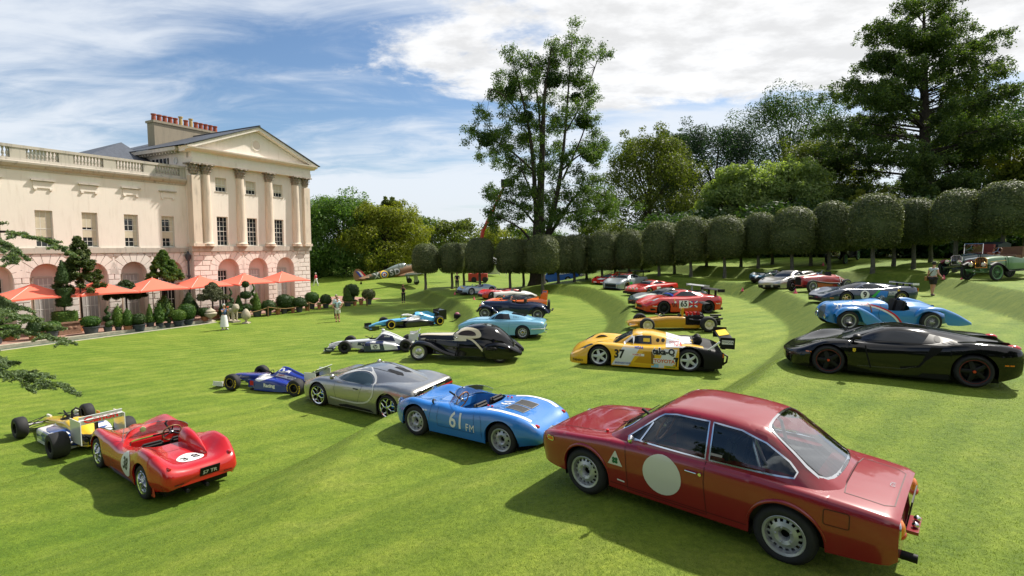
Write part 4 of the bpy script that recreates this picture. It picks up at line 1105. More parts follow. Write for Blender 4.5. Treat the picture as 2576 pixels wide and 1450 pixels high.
 # wheels: mesh data cached per kind
_WH={}
def wheel_meshes(sp):
 key=repr(sorted((k,v if not isinstance(v,bpy.types.Material)else v.name)for k,v in sp.items()))
 if key in _WH:return _WH[key]
 r,w,ri=sp['r'],sp['w'],sp['rim'];kind=sp.get('kind','disc');rm=sp.get('m',ALU);out=[]
 t=MB();b=w*.5;s_=min(.05,w*.22)
 t.lathe([(ri,-b*.84),(ri+.015,-b*.95),(ri+(r-ri)*.5,-b),(r-s_*.7,-b*.93),(r-.004,-b*.62),(r,0),(r-.004,b*.62),(r-s_*.7,b*.93),(ri+(r-ri)*.5,b),(ri+.015,b*.95),(ri,b*.84)],40,(0,0,0),'y')
 if sp.get('grooves'):
  for yy in np.linspace(-b*.5,b*.5,4):t.lathe([(r-.002,yy-.006),(r+.0015,yy-.004),(r+.0015,yy+.004),(r-.002,yy+.006)],40,(0,0,0),'y')
 out.append(('tyre',t.mesh('tyre',sp.get('tm',RUBBER),45)))
 if sp.get('ring'):
  q=MB();q.lathe([(ri+.02,b*.955+.003),(ri+(r-ri)*.42,b+.004)],40,(0,0,0),'y');out.append(('tyre_band',q.mesh('tyre_band',sp['ring'],40)))
 if sp.get('ring_text'):
  q=MB()
  for a0 in(50,230):
   for k in range(5):
    a=R(a0+k*14);q.lathe([(ri+(r-ri)*.52,b+.003),(ri+(r-ri)*.8,b-.002)],3,(0,0,0),'y',0,a,a+R(9))
  out.append(('tyre_lettering',q.mesh('tyre_lettering',sp['ring_text'],40)))
 y0=b*.84;q=MB();dp=sp.get('dish',.05)
 lip=[(ri+.012,y0+.004),(ri+.004,y0+.012),(ri-.018,y0+.004),(ri-.026,y0-dp),(ri-.03,-b*.8)]
 q.lathe(lip,36,(0,0,0),'y')
 yf=y0-dp
 if kind=='slots':
  n=sp.get('n',16);r2,r1=ri*sp.get('so',.80),ri*sp.get('si',.62);dm=sp.get('dome',.02)
  q.lathe([(ri-.02,yf-.005),(r2,yf+.0)],36,(0,0,0),'y')
  for k in range(n):
   a=2*math.pi*k/n;d=math.pi/n*sp.get('fill',.95)
   q.lathe([(r2,yf),(r1,yf+dm*.5)],2,(0,0,0),'y',0,a-d*.5,a+d*.5)
  q.lathe([(r1,yf+dm*.5),(r1*.7,yf+dm),(ri*.30,yf+dm*.6),(ri*.24,yf-.005),(ri*.20,yf-.03)],36,(0,0,0),'y')
  if sp.get('nuts',True):
   for k in range(5):
    a=2*math.pi*k/5+.3;q.ball((ri*.4*math.sin(a),yf+dm*.9,ri*.4*math.cos(a)),.014,6,4)
 elif kind=='wire':
  n=sp.get('n',20);hr=.05
  for k in range(n):
   for lay,(yh,yr,ph)in enumerate(((yf+dp*.9,yf-.02,.22),(yf-.07,yf-.01,-.22))):
    a=2*math.pi*(k+.5*lay)/n
    q.tube([(hr*math.sin(a+ph),yh,hr*math.cos(a+ph)),((ri-.02)*math.sin(a),yr,(ri-.02)*math.cos(a))],.0042,4,0,False)
  q.lathe([(.0,yf+dp+.05),(.022,yf+dp+.045),(.03,yf+dp),(.055,yf+dp*.8),(.055,yf-.08)],16,(0,0,0),'y')
  for sg in(-1,1):q.box((sg*.05,yf+dp+.02,0),(.07,.014,.028))
 elif kind=='spoke':
  n=sp.get('n',5);wi,wo=sp.get('wi',.06),sp.get('wo',.04);fork=sp.get('fork',0);rise=sp.get('rise',.03)
  for k in range(n):
   a=2*math.pi*(k+.25)/n;ca,sa=math.cos(a),math.sin(a)
   def spoke(p0,p1,w0,w1,y_0,y_1,th=.03):
    d=np.array(p1)-np.array(p0);L=np.linalg.norm(d);t_=np.array((-d[1],d[0]))/L
    V=[]
    for p,ww,yy in((p0,w0,y_0),(p1,w1,y_1)):
     for sg,dy in((-1,-th),(-1,0),(-.5,.008),(.5,.008),(1,0),(1,-th)):
      c=np.array(p)+t_*ww/2*sg;V.append((c[0],yy+dy,c[1]))
    q.add(V,[(i,i+1,i+7,i+6)for i in range(5)])
   c0=(ri*.16*sa,ri*.16*ca)
   if not fork:spoke(c0,((ri-.022)*sa,(ri-.022)*ca),wi,wo,yf+rise,yf+.0)
   else:
    mid=(ri*fork*sa,ri*fork*ca);spoke(c0,mid,wi,wi*.8,yf+rise,yf+rise*.5)
    for sg in(-1,1):
     a2=a+sg*math.pi/n*.62;spoke(mid,((ri-.022)*math.sin(a2),(ri-.022)*math.cos(a2)),wi*.7,wo,yf+rise*.5,yf)
  q.lathe([(0,yf+rise+.012),(ri*.13,yf+rise+.010),(ri*.2,yf+rise-.01),(ri*.2,yf-.03)],20,(0,0,0),'y')
 else:
  q.lathe([(ri-.024,yf),(ri*.62,yf-.02),(ri*.45,yf+.015),(ri*.25,yf+.025),(ri*.18,yf+.05),(0,yf+.055)],36,(0,0,0),'y')
 out.append(('rim',q.mesh('rim',rm,35)))
 bk=MB();bk.lathe([(ri-.028,-b*.3),(0,-b*.28)],24,(0,0,0),'y')
 if kind not in('disc',):
  bk.lathe([(ri*.72,yf-.055),(0.03,yf-.05)],24,(0,0,0),'y')
 out.append(('brake',bk.mesh('brake',sp.get('bm',BLACK),40)))
 if sp.get('cap'):
  q=MB();yc=yf+sp.get('rise',.03)+.014;q.lathe([(0,yc+.012),(ri*.11,yc+.01),(ri*.13,yc-.01)],14,(0,0,0),'y');out.append(('centre_cap',q.mesh('centre_cap',sp['cap'],40)))
 if sp.get('pin'):
  q=MB();q.lathe([(ri+.006,y0+.016),(ri-.004,y0+.017)],40,(0,0,0),'y');out.append(('rim_stripe',q.mesh('rim_stripe',sp['pin'],40)))
 if sp.get('caliper'):
  q=MB();q.box((-ri*.55,yf-.045,ri*.3),(.07,.05,.16));out.append(('brake_caliper',q.mesh('brake_caliper',sp['caliper'],0)))
 _WH[key]=out
 return out
def steering_wheel(car,loc,r,rim_m,tilt=20,spokes=3,spoke_m=ALU):
 o=sub('steering_wheel',car.o,loc,(0,R(-90+tilt)if False else 0,0))
 o.rotation_euler=(0,R(-90-tilt),0)
 q=MB();q.tube([(r*math.cos(t),r*math.sin(t),0)for t in np.linspace(0,2*math.pi,25)[:-1]],.014,8,0,False,True);q.build('wheel_rim',rim_m,o,60)
 q=MB()
 for k in range(spokes):
  a=2*math.pi*k/spokes+(0 if spokes==3 else R(45));q.box((r*.5*math.cos(a),r*.5*math.sin(a),-.012),(r*.96,.03,.006),0,Matrix.Rotation(a,3,'Z'))
 q.lathe([(0,.012),(.035,.008),(.045,-.02)],14);q.build('wheel_spokes',spoke_m,o,40)
 MB().cyl((0,0,-.02),(0,0,-.35),.02,.02,8).build('steering_column',BLACK,o,40)
 return o
def seat(car,x,y,z,m,w=.46,back=.55,rake=18,name='seat'):
 o=sub(name,car.o,(x,y,z))
 q=MB();q.box((.12,0,.05),(.50,w,.12));b=Matrix.Rotation(R(-rake),3,'Y');q.box((-.18,0,.10+back/2),(.12,w,back),0,b)
 me=q.mesh('cushion',m,0)
 bm=bmesh.new();bm.from_mesh(me);bmesh.ops.bevel(bm,geom=bm.edges[:],offset=.04,segments=2,affect='EDGES');bm.to_mesh(me);bm.free();finish(me,60)
 link('cushion',me,o)
 return o
def mirror_door(car,x,y,z,m,sg=1,sz=.07):
 q=MB();q.ball((x,sg*(y+.13),z+.06),(sz*.7,sz*1.2,sz),10,6);q.tube([(x,sg*y,z),(x,sg*(y+.10),z+.04)],.012,6);q.build('wing_mirror',m,car.o,60)
def plate(car,loc,w,h,rot,m,txt,tm,th=.6,parent=None):
 o=MB().box((0,0,0),(.012,w,h)).build('number_plate',m,parent or car.o,0);o.location=loc;o.rotation_euler=rot
 me=text_mesh(txt,.01).copy();me.materials.append(tm)
 t=link('plate_lettering',me,o,(-.0085,0,0));s=h*th
 t.rotation_euler=(R(90),0,R(-90));t.scale=(s*min(1.0,w*.9/(h*th*.58*max(len(txt),1))),s,1)
 return o
 # dark red coupe in the foreground
def red_coupe():
 c=Car('coupe','dark red vintage coupe with a blank white roundel on its door','car')
 RED=paint('cherry',(0.235,0.005,0.014),.28)
 ar=[(1.175,.30,.350),(-1.175,.30,.340)]
 b=c.body('body',[(2.04,.60,.42,.58,.55,.50,.50,.40),(2.00,.655,.52,.635,.665,.53,.62,.32),(1.88,.70,.585,.69,.735,.56,.70,.26),(1.6,.735,.625,.735,.775,.60,.74,.235),(1.175,.775,.645,.775,.795,.60,.76,.22),(.75,.835,.665,.81,.79,.60,.755,.215),(0,.86,.69,.83,.79,.60,.755,.215),(-.7,.86,.68,.83,.79,.60,.755,.215),(-1.175,.85,.66,.82,.795,.60,.765,.235),(-1.6,.815,.645,.79,.775,.58,.745,.27),(-1.92,.775,.625,.755,.745,.55,.71,.29),(-2.025,.755,.61,.735,.725,.52,.69,.32),(-2.05,.735,.60,.715,.71,.50,.67,.35)],RED,arches=ar,n=72,round_=.80)
 cb=c.body('roof',[(.93,.845,.52,.80,.60,.76,.64,.66),(.86,.89,.54,.84,.66,.78,.68,.68),(.60,1.055,.52,1.01,.70,.80,.73,.70),(.34,1.22,.53,1.185,.715,.83,.735,.70),(.20,1.29,.535,1.25,.72,.83,.735,.70),(-.10,1.325,.535,1.285,.725,.83,.74,.70),(-.45,1.325,.53,1.28,.725,.83,.74,.70),(-.90,1.285,.52,1.235,.72,.83,.735,.70),(-1.15,1.16,.50,1.10,.705,.81,.725,.70),(-1.42,.965,.47,.915,.66,.79,.70,.70),(-1.60,.84,.44,.80,.58,.75,.62,.70)],RED,round_=.5,n=40,flange=.01)
 side_f=[(.61,.868),(.24,1.17),(.17,1.215),(.02,1.24),(-.355,1.24),(-.36,.858)]
 side_r=[(-.405,.858),(-.40,1.238),(-.70,1.215),(-.95,1.14),(-1.17,1.0),(-1.25,.92),(-1.23,.868)]
 ws=[(.825,0),(.80,.34),(.72,.565),(.60,.55),(.265,.44),(.245,.2),(.245,-.2),(.265,-.44),(.60,-.55),(.72,-.565),(.80,-.34)]
 rw=smoothpoly([(-.905,0),(-.915,.34),(-.97,.455),(-1.18,.505),(-1.42,.53),(-1.515,.40),(-1.55,.15),(-1.55,-.15),(-1.515,-.40),(-1.42,-.53),(-1.18,-.505),(-.97,-.455),(-.915,-.34)],2)
 c.cut(cb,side_f,'y');c.cut(cb,side_r,'y');up=lambda p:p.z>.8
 c.cut(cb,ws,'z',up);c.cut(cb,rw,'z',up)
 c.cut(b,[(.70,.58),(.70,-.58),(-1.35,-.50),(-1.35,.50)],'z',lambda p:p.z>.7)
 c.finish_shells()
 for sg in(1,-1):
  for nm,p in(('side_window',side_f),('quarter_window',side_r)):
   o=c.panel(nm,p,'y',GLASS,sg,-.006);c.line('window_trim',p,.015,'y',CHROME,sg,.006,o,True)
  c.line('vent_pillar',[(.43,.872),(.30,1.10)],.018,'y',CHROME,sg,.004)
 o=c.panel('windscreen',[(a,y)for a,y in ws],'z',GLASS,1,-.006);c.line('screen_trim',ws,.018,'z',CHROME,1,.006,o,True)
 o=c.panel('rear_window',rw,'z',PLEXI,1,-.004,20);c.line('rear_window_trim',rw,.026,'z',CHROME,1,.006,o,True);c.line('rear_window_seal',[(a*.993-.007,y*.955)for a,y in rw],.016,'z',BLACK,1,.004,o,True)
 c.liners(ar,.74,.45);c.floor(-1.7,1.8,.60,.22)
 MB().box((-.3,0,.34),(2.1,1.32,.06)).build('cabin_floor',LEATHER,c.o,0)
 MB().box((.62,0,.74),(.28,1.24,.20)).build('dashboard',BLACK,c.o,0)
 MB().box((-1.40,0,.58),(.10,1.1,.42)).build('rear_bulkhead',LEATHER,c.o,0);MB().box((-1.25,0,.78),(.42,1.0,.03)).build('parcel_shelf',SATIN,c.o,0)
 for sg in(1,-1):MB().box((-.25,sg*.685,.56),(1.7,.02,.40)).build('door_card',LEATHER,c.o,0)
 for y in(.34,-.34):seat(c,-.35,y,.42,LEATHER,.48,.58,14)
 MB().box((-.95,0,.62),(.22,1.1,.34)).build('rear_seat',LEATHER,c.o,0)
 q=MB()
 for y in(.30,-.30):q.tube([(-.95,y,.6),(-.72,y,1.12)],.018,8)
 q.tube([(-.95,-.48,.5),(-.80,-.50,1.05),(-.76,-.40,1.14),(-.76,.40,1.14),(-.80,.50,1.05),(-.95,.48,.5)],.02,8);q.tube([(-.8,-.48,.7),(-.8,.48,.7)],.018,8);q.build('roll_cage',ALU,c.o,60)
 steering_wheel(c,(.26,.36,1.0),.20,WOOD,24)
 c.panel('headlining',[(.15,.44),(.15,-.44),(-.84,-.43),(-.84,.43)],'z',mat('headlining',(.45,.43,.40),.9),1,-.03)
 sp=dict(r=.30,w=.20,rim=.196,kind='slots',n=16,so=.84,si=.68,dish=.035,dome=.03,m=SILVERP,grooves=1)
 c.wheels(1.175,-1.175,1.36,1.36,sp)
 c.disc('roundel',(.115,.565),.235,'y',mat('cream_decal',(.60,.60,.52),.4),1,.004,n=18);c.disc('roundel',(.115,.565),.235,'y',mat('cream_decal'),-1,.004)
 o=c.panel('triangle_badge',[(.82,.525),(.62,.525),(.715,.70),(.725,.70)],'y',mat('cream_decal'),1,.004)
 for dx,dz in((.018,.018),(-.018,.018),(.018,-.018),(-.018,-.018)):c.disc('clover_leaf',(.72+dx,.585+dz),.021,'y',mat('green_decal',(.01,.12,.04),.5),1,.006,o,1.0,5)
 c.panel('small_badge',[(.70,.335),(.60,.33),(.60,.348),(.70,.353)],'y',WHITEP,1,.004)
 SEAM=mat('seam',(.05,.004,.006),.6)
 c.line('door_seam',[(.60,.83),(.575,.62),(.56,.26),(-.40,.26),(-.37,.62),(-.375,.84)],.008,'y',SEAM);c.line('sill_seam',[(.80,.285),(-.82,.29)],.008,'y',SEAM)
 c.line('fuel_flap',rrect(-1.70,-1.50,.555,.70,.02),.008,'y',SEAM,1,.003,None,True)
 c.line('boot_seam',[(-1.62,.52),(-1.92,.50),(-1.99,.44),(-1.99,-.44),(-1.92,-.50),(-1.62,-.52),(-1.60,-.3),(-1.60,0),(-1.60,.3),(-1.62,.52)],.010,'z',SEAM)
 c.line('bonnet_seam',[(.84,.52),(1.85,.47),(1.93,.3),(1.93,-.3),(1.85,-.47),(.84,-.52)],.010,'z',SEAM)
 c.line('scuttle_vent',[(.90,-.30),(.90,.30)],.05,'z',BLACK)
 for xw in(1.175,-1.175):
  for sg in(1,-1):
   q=MB();pts=[]
   for a in range(8,173,8):
    r=.362 if xw>0 else.356
    x,z=xw+r*math.cos(R(a)),.30+r*math.sin(R(a));loc,nr=c.hit(x,z,'y',sg);pts.append(loc+nr*.002)
   k=len(pts);q.tube(pts,[.006+.016*math.sin(math.pi*i/(k-1))for i in range(k)],8);q.build('arch_lip',RED,c.o,60)
 q=MB();q.tube([(-.17,.808,.71),(-.30,.815,.71)],.009,8);q.build('door_handle',CHROME,c.o,60);MB().lathe([(0,.02),(.018,.018),(.02,0)],12,(-.335,.795,.705),'y').build('lock',CHROME,c.o,60)
 mirror_door(c,.47,.715,.86,CHROME,1,.05);mirror_door(c,.47,.715,.86,CHROME,-1,.05)
 c.panel('side_marker',rrect(1.72,1.83,.60,.64,.018),'y',LAMPORG,1,.008,6);c.line('side_marker_trim',rrect(1.715,1.835,.595,.645,.02),.010,'y',CHROME,1,.010,None,True)
 for sg in(1,-1):
  q=MB();q.ball((-2.03,sg*.555,.60),(.055,.085,.095),14,10);q.build('tail_lamp',LAMPORG,c.o,60)
  q=MB();q.ball((-2.045,sg*.545,.555),(.05,.07,.05),12,8);q.build('brake_lens',LAMPRED,c.o,60)
  MB().tube([(-2.035-.02*math.cos(t),sg*(.555+.085*math.cos(t)),.60+.095*math.sin(t))for t in np.linspace(0,6.283,21)[:-1]],.008,6,0,False,True).build('lamp_rim',CHROME,c.o,60)
  q=MB();q.lathe([(0,.03),(.10,.02),(.115,0),(.115,-.05)],18,(1.985,sg*.48,.555),'x');q.build('head_lamp',LAMPCLR,c.o,50)
 pl=plate(c,(-2.075,-.05,.60),.46,.25,(0,R(-8),0),BLACK,'1965',WHITEP,.55)
 q=MB();q.box((-2.10,.02,.435),(.10,.36,.03));q.build('tow_bracket',RED,c.o,0);q=MB()
 for y in(.10,-.06):MB().ball((-2.12,y,.475),.03,10,8).build('plate_lamp',CHROME,c.o,60)
 MB().cyl((-1.75,.30,.25),(-2.16,.30,.24),.042,.042,14).build('exhaust',BLACK,c.o,40)
 q=MB();q.tube([(.93,.22,.86),(.80,.30,.92),(.70,.05,.99)],.006,6);q.tube([(.93,-.22,.86),(.80,-.10,.92),(.70,-.35,.99)],.006,6);q.build('wiper',BLACK,c.o,60)
 q=MB();q.lathe([(0,.03),(.02,.025),(.02,0)],8,(1.0,.50,.80));q.build('isolator_knob',REDP,c.o,50)
 c.text('boot_script','GTA',(-1.93,-.02),.06,'z',CHROME,1,.006,(0,-1),(1,0))
 warp_x(c,lambda x:1.175+(x-1.175)*.92 if x>1.175 else(-1.175+(x+1.175)*1.05 if x<-1.175 else x))
 return c
red_coupe().place(2.33,6.48,138.5,1.0)
# closed cars
def gt_rows(xf,xr,nose,tail,W,nz,hood,ff,belt,rf,deck,tz,zb=.14,cowl=.7,pinch=.0):
 h=W/2
 return[(nose,nz,h*.45,nz-.02,h*.62,nz-.08,h*.58,zb+.08),(nose-.10,nz+.05,h*.62,nz+.04,h*.80,nz-.06,h*.76,zb+.02),(nose-.32,nz+(hood-nz)*.35,h*.70,nz+(ff-nz)*.5,h*.92,nz+.0,h*.88,zb),(xf,hood*.5+(nz+(hood-nz)*.7)*.5,h*.74,ff,h*.985,(ff+zb)*.55,h*.95,zb),(cowl,hood,h*.77,(ff+belt)/2,h*(.975-pinch),(belt+zb)*.55,h*.93,zb),(0.0,belt,h*.80,belt-.01,h*(.965-pinch),(belt+zb)*.55,h*.93,zb),(xr+.42,belt+.01,h*.79,(belt+rf)/2,h*.98,(belt+zb)*.56,h*.94,zb),(xr,deck,h*.78,rf,h,(rf+zb)*.56,h*.96,zb+.02),(tail+.30,deck*.6+tz*.4,h*.74,rf*.5+tz*.5,h*.96,(tz+zb)*.58,h*.90,zb+.08),(tail+.06,tz,h*.68,tz-.01,h*.88,tz*.66,h*.82,zb+.14),(tail,tz-.05,h*.64,tz-.06,h*.84,tz*.64,h*.76,zb+.18)]
def gt_cab(cowl,hdr,rend,tend,zc,H,zt,wbase,wroof,zb):
 m1=cowl+(hdr-cowl)*.5;zm=zc+(H-zc)*.60;m2=(rend+tend)/2
 return[(cowl,zc,wroof*.8,zc-.02,wbase*.80,zc-.05,wbase*.84,zb),(m1,zm,wroof*.95,zm-.04,wbase*.92,zc+.0,wbase*.96,zb),(hdr,H-.04,wroof,H-.085,wbase*.98,zc+.02,wbase,zb),((hdr+rend)/2,H,wroof,H-.04,wbase,zc+.02,wbase*1.02,zb),(rend,H-.035,wroof*.96,H-.08,wbase*.98,zc+.02,wbase,zb),(m2,zt+(H-zt)*.55,wroof*.84,zt+(H-zt)*.5,wbase*.86,zt+.0,wbase*.88,zb),(tend,zt,wroof*.6,zt-.03,wbase*.66,zt-.06,wbase*.68,zb)]
def closed_car(name,label,m,sp,roof_m=None,dark=True,seam=True,group=None,windows=True):
 c=Car(name,label,'car',group);xf,xr=sp['wb']/2,-sp['wb']/2
 r=sp['wheel']['r'];rr=sp.get('wheel_r',sp['wheel'])['r']
 ar=[(xf,r,r+.045),(xr,rr,rr+.045)]
 rows=sp.get('rows')or gt_rows(xf,xr,**sp['b'])
 c.body('body',rows,m,arches=ar,n=sp.get('n',52),round_=sp.get('rd',.72))
 cab=sp['c']if isinstance(sp['c'],list)else gt_cab(**sp['c'])
 c.body('roof',cab,roof_m or m,round_=.5,n=34,flange=.01)
 c.finish_shells()
 W=sp['W'];c.wheels(xf,xr,W-sp['wheel']['w']-.03,W-sp.get('wheel_r',sp['wheel'])['w']-.02,sp['wheel'],sp.get('wheel_r'))
 c.liners(ar,W/2-.05,W/2-.38);c.floor(sp['tail']+.35,sp['nose']-.35,W*.38,.10)
 if windows:
  G=sp.get('glass',DKGLASS)
  for sg in(1,-1):
   for p in sp['side']:c.panel('side_window',p,'y',G,sg,.004,12)
  for nm,p in(('windscreen',sp['ws']),('rear_window',sp.get('rw'))):
   if p:c.panel(nm,p,'z',G,1,.005,14)
 return c
def scr(x0,x1,y0,y1,bow=.06):
 return[(x0,0),(x0-bow*.3*(1 if x0>x1 else-1),y0*.5),(x0-bow*(1 if x0>x1 else-1),y0),(x1,y1),(x1,-y1),(x0-bow*(1 if x0>x1 else-1),-y0),(x0-bow*.3*(1 if x0>x1 else-1),-y0*.5)]
def scrp(x0,x1,y0,y1,bow=.06):
 return scr(x0,x1,y0,y1,bow)
def rear_wing(c,x,z,span,chord,m,ends=None,posts=(.3,-.3),zp=.7,pm=None,end_h=.16,tilt=8):
 o=sub('rear_wing',c.o,(x,0,z))
 q=MB();rows=[]
 for y in(-span/2,span/2):
  rows.append([(chord*.5*math.cos(t)*(1),y,.022*math.sin(t)+math.sin(R(tilt))*-chord*.5*math.cos(t))for t in np.linspace(0,2*math.pi,13)[:-1]])
 q.grid(rows,0,True);q.build('wing_plane',m,o,40)
 if ends:
  for sg in(1,-1):MB().box((0,sg*(span/2+.008),-end_h*.2),(chord*1.15,.016,end_h)).build('end_plate',ends,o,0)
 q=MB()
 for y in posts:q.box((.02,y,(zp-z)/2),(chord*.35,.025,z-zp-.0))
 if posts:q.build('wing_support',pm or BLACK,o,0)
 return o
def black_supercar():
 m=mat('paint_gloss_black',(.004,.004,.005),.10,0,.35,spec=.35)
 wf=dict(r=.335,w=.25,rim=.245,kind='spoke',n=5,wi=.10,wo=.075,dish=.02,rise=.02,m=SATIN,cap=LAMPRED,pin=mat('dark_red_pin',(.16,.012,.01),.5));wr=dict(wf,r=.352,w=.33,rim=.248)
 rows=[(2.26,.41,.08,.40,.16,.36,.14,.26),(2.20,.44,.22,.43,.40,.36,.37,.19),(2.06,.49,.46,.49,.76,.38,.72,.15),(1.85,.545,.62,.575,.92,.42,.89,.13),(1.60,.61,.72,.70,.985,.46,.95,.125),(1.325,.67,.76,.79,1.01,.48,.97,.125),(.95,.76,.76,.82,1.0,.48,.96,.12),(.5,.80,.77,.79,.965,.46,.95,.115),(-.1,.82,.79,.80,.955,.46,.95,.11),(-.7,.86,.80,.86,.99,.50,.97,.11),(-1.325,.90,.80,.945,1.018,.54,.985,.13),(-1.75,.885,.79,.93,1.0,.56,.96,.18),(-1.98,.865,.75,.90,.94,.60,.89,.25),(-2.10,.845,.70,.86,.87,.62,.82,.30),(-2.14,.80,.68,.80,.84,.60,.79,.34)]
 cab=[(1.08,.735,.45,.71,.66,.66,.70,.55),(.80,.86,.52,.82,.76,.72,.80,.55),(.45,1.02,.53,.985,.83,.78,.86,.55),(.12,1.12,.50,1.085,.85,.80,.88,.55),(-.15,1.147,.48,1.11,.86,.81,.88,.55),(-.45,1.135,.46,1.095,.86,.82,.88,.55),(-.95,1.06,.40,1.02,.84,.83,.86,.6),(-1.5,.965,.32,.93,.70,.86,.72,.6),(-1.9,.90,.22,.87,.45,.82,.48,.6)]
 side=[[(.66,.835),(.20,1.035),(.03,1.055),(-.34,1.05),(-.56,.93),(-.46,.845)],[(-.42,.83),(-.60,1.03),(-.95,.955),(-1.22,.865),(-1.1,.85)]]
 c=closed_car('supercar','glossy black mid-engined supercar with black five-spoke wheels',m,dict(wb=2.65,wheel=wf,wheel_r=wr,rows=rows,c=cab,W=2.03,nose=2.2,tail=-2.14,side=side[:1],ws=scr(1.0,.22,.52,.46),rw=scr(-1.45,-.60,.22,.36),n=72,rd=.78))
 c.panel('quarter_panel',side[1],'y',SATIN,1,.004);c.disc('fuel_cap',(-.72,.94),.06,'y',BLACK,1,.008)
 L=mat('black_seam',(.0,.0,.0),.9);HL=mat('painted_highlight',(.06,.06,.06),.3)
 c.line('door_seam',[(.62,.80),(.60,.62),(.50,.24)],.03,'y',L)
 c.line('door_intake',[(-.66,.80),(-.60,.70),(-.38,.36),(-.05,.30)],.045,'y',L);c.panel('side_intake',[(-.58,.80),(-.78,.80),(-.74,.72),(-.50,.50),(-.44,.52)],'y',L,1,.004)
 c.line('sill_highlight',[(.75,.27),(-.1,.28),(-.35,.36)],.012,'y',HL);c.line('door_line',[(.58,.80),(-.56,.83)],.010,'y',L);c.line('roof_joint',[(-.62,.85),(-.60,1.08)],.008,'y',L)  # pale sill line is a highlight painted onto the black body
 c.panel('sill_skirt',[(-.35,.13),(-1.0,.13),(-.90,.24),(-.45,.22)],'y',BLACK,1,.006)
 q=c.panel('shield_badge',[(.86,.60),(.86,.66),(.80,.66),(.80,.60),(.83,.575)],'y',YELLOWP,1,.005,6);c.disc('badge_mark',(.83,.622),.012,'y',BLACKP,1,.008,q,.6,5)
 for x in(1.79,1.70):c.panel('side_marker',[(x,.49),(x-.07,.49),(x-.07,.512),(x,.512)],'y',LAMPORG,1,.005,4)
 for x in(-1.80,-1.89):c.panel('side_marker',[(x,.52),(x-.075,.52),(x-.075,.545),(x,.545)],'y',LAMPORG,1,.005,4)
 for sg in(1,-1):
  q=MB();q.ball((-1.99,sg*.72,.865),(.13,.12,.07),14,8);q.build('tail_lamp',LAMPRED,c.o,60)
  q=MB();q.ball((.78,sg*.97,.93),(.09,.12,.065),12,8);q.tube([(.86,sg*.78,.80),(.80,sg*.90,.90)],.022,6);q.build('wing_mirror',SATIN,c.o,60)
  c.panel('head_lamp',[(2.02,sg*.46),(1.90,sg*.70),(1.68,sg*.78),(1.78,sg*.60)],'z',LAMPCLR,1,.004,8)
  q=MB();q.tube([(-2.05,sg*.52,.30),(-2.21,sg*.52,.33)],.055,14);q.build('exhaust',CHROME,c.o,50)
  MB().prism([(-1.45,.925),(-2.0,.925),(-2.05,.86),(-1.4,.88)],'y',sg*.40,sg*.44).build('deck_buttress',m,c.o,0)
 c.panel('diffuser',[(.75,.22),(.75,.40),(-.75,.40),(-.75,.22)],'x',BLACK,-1,.01)
 return c
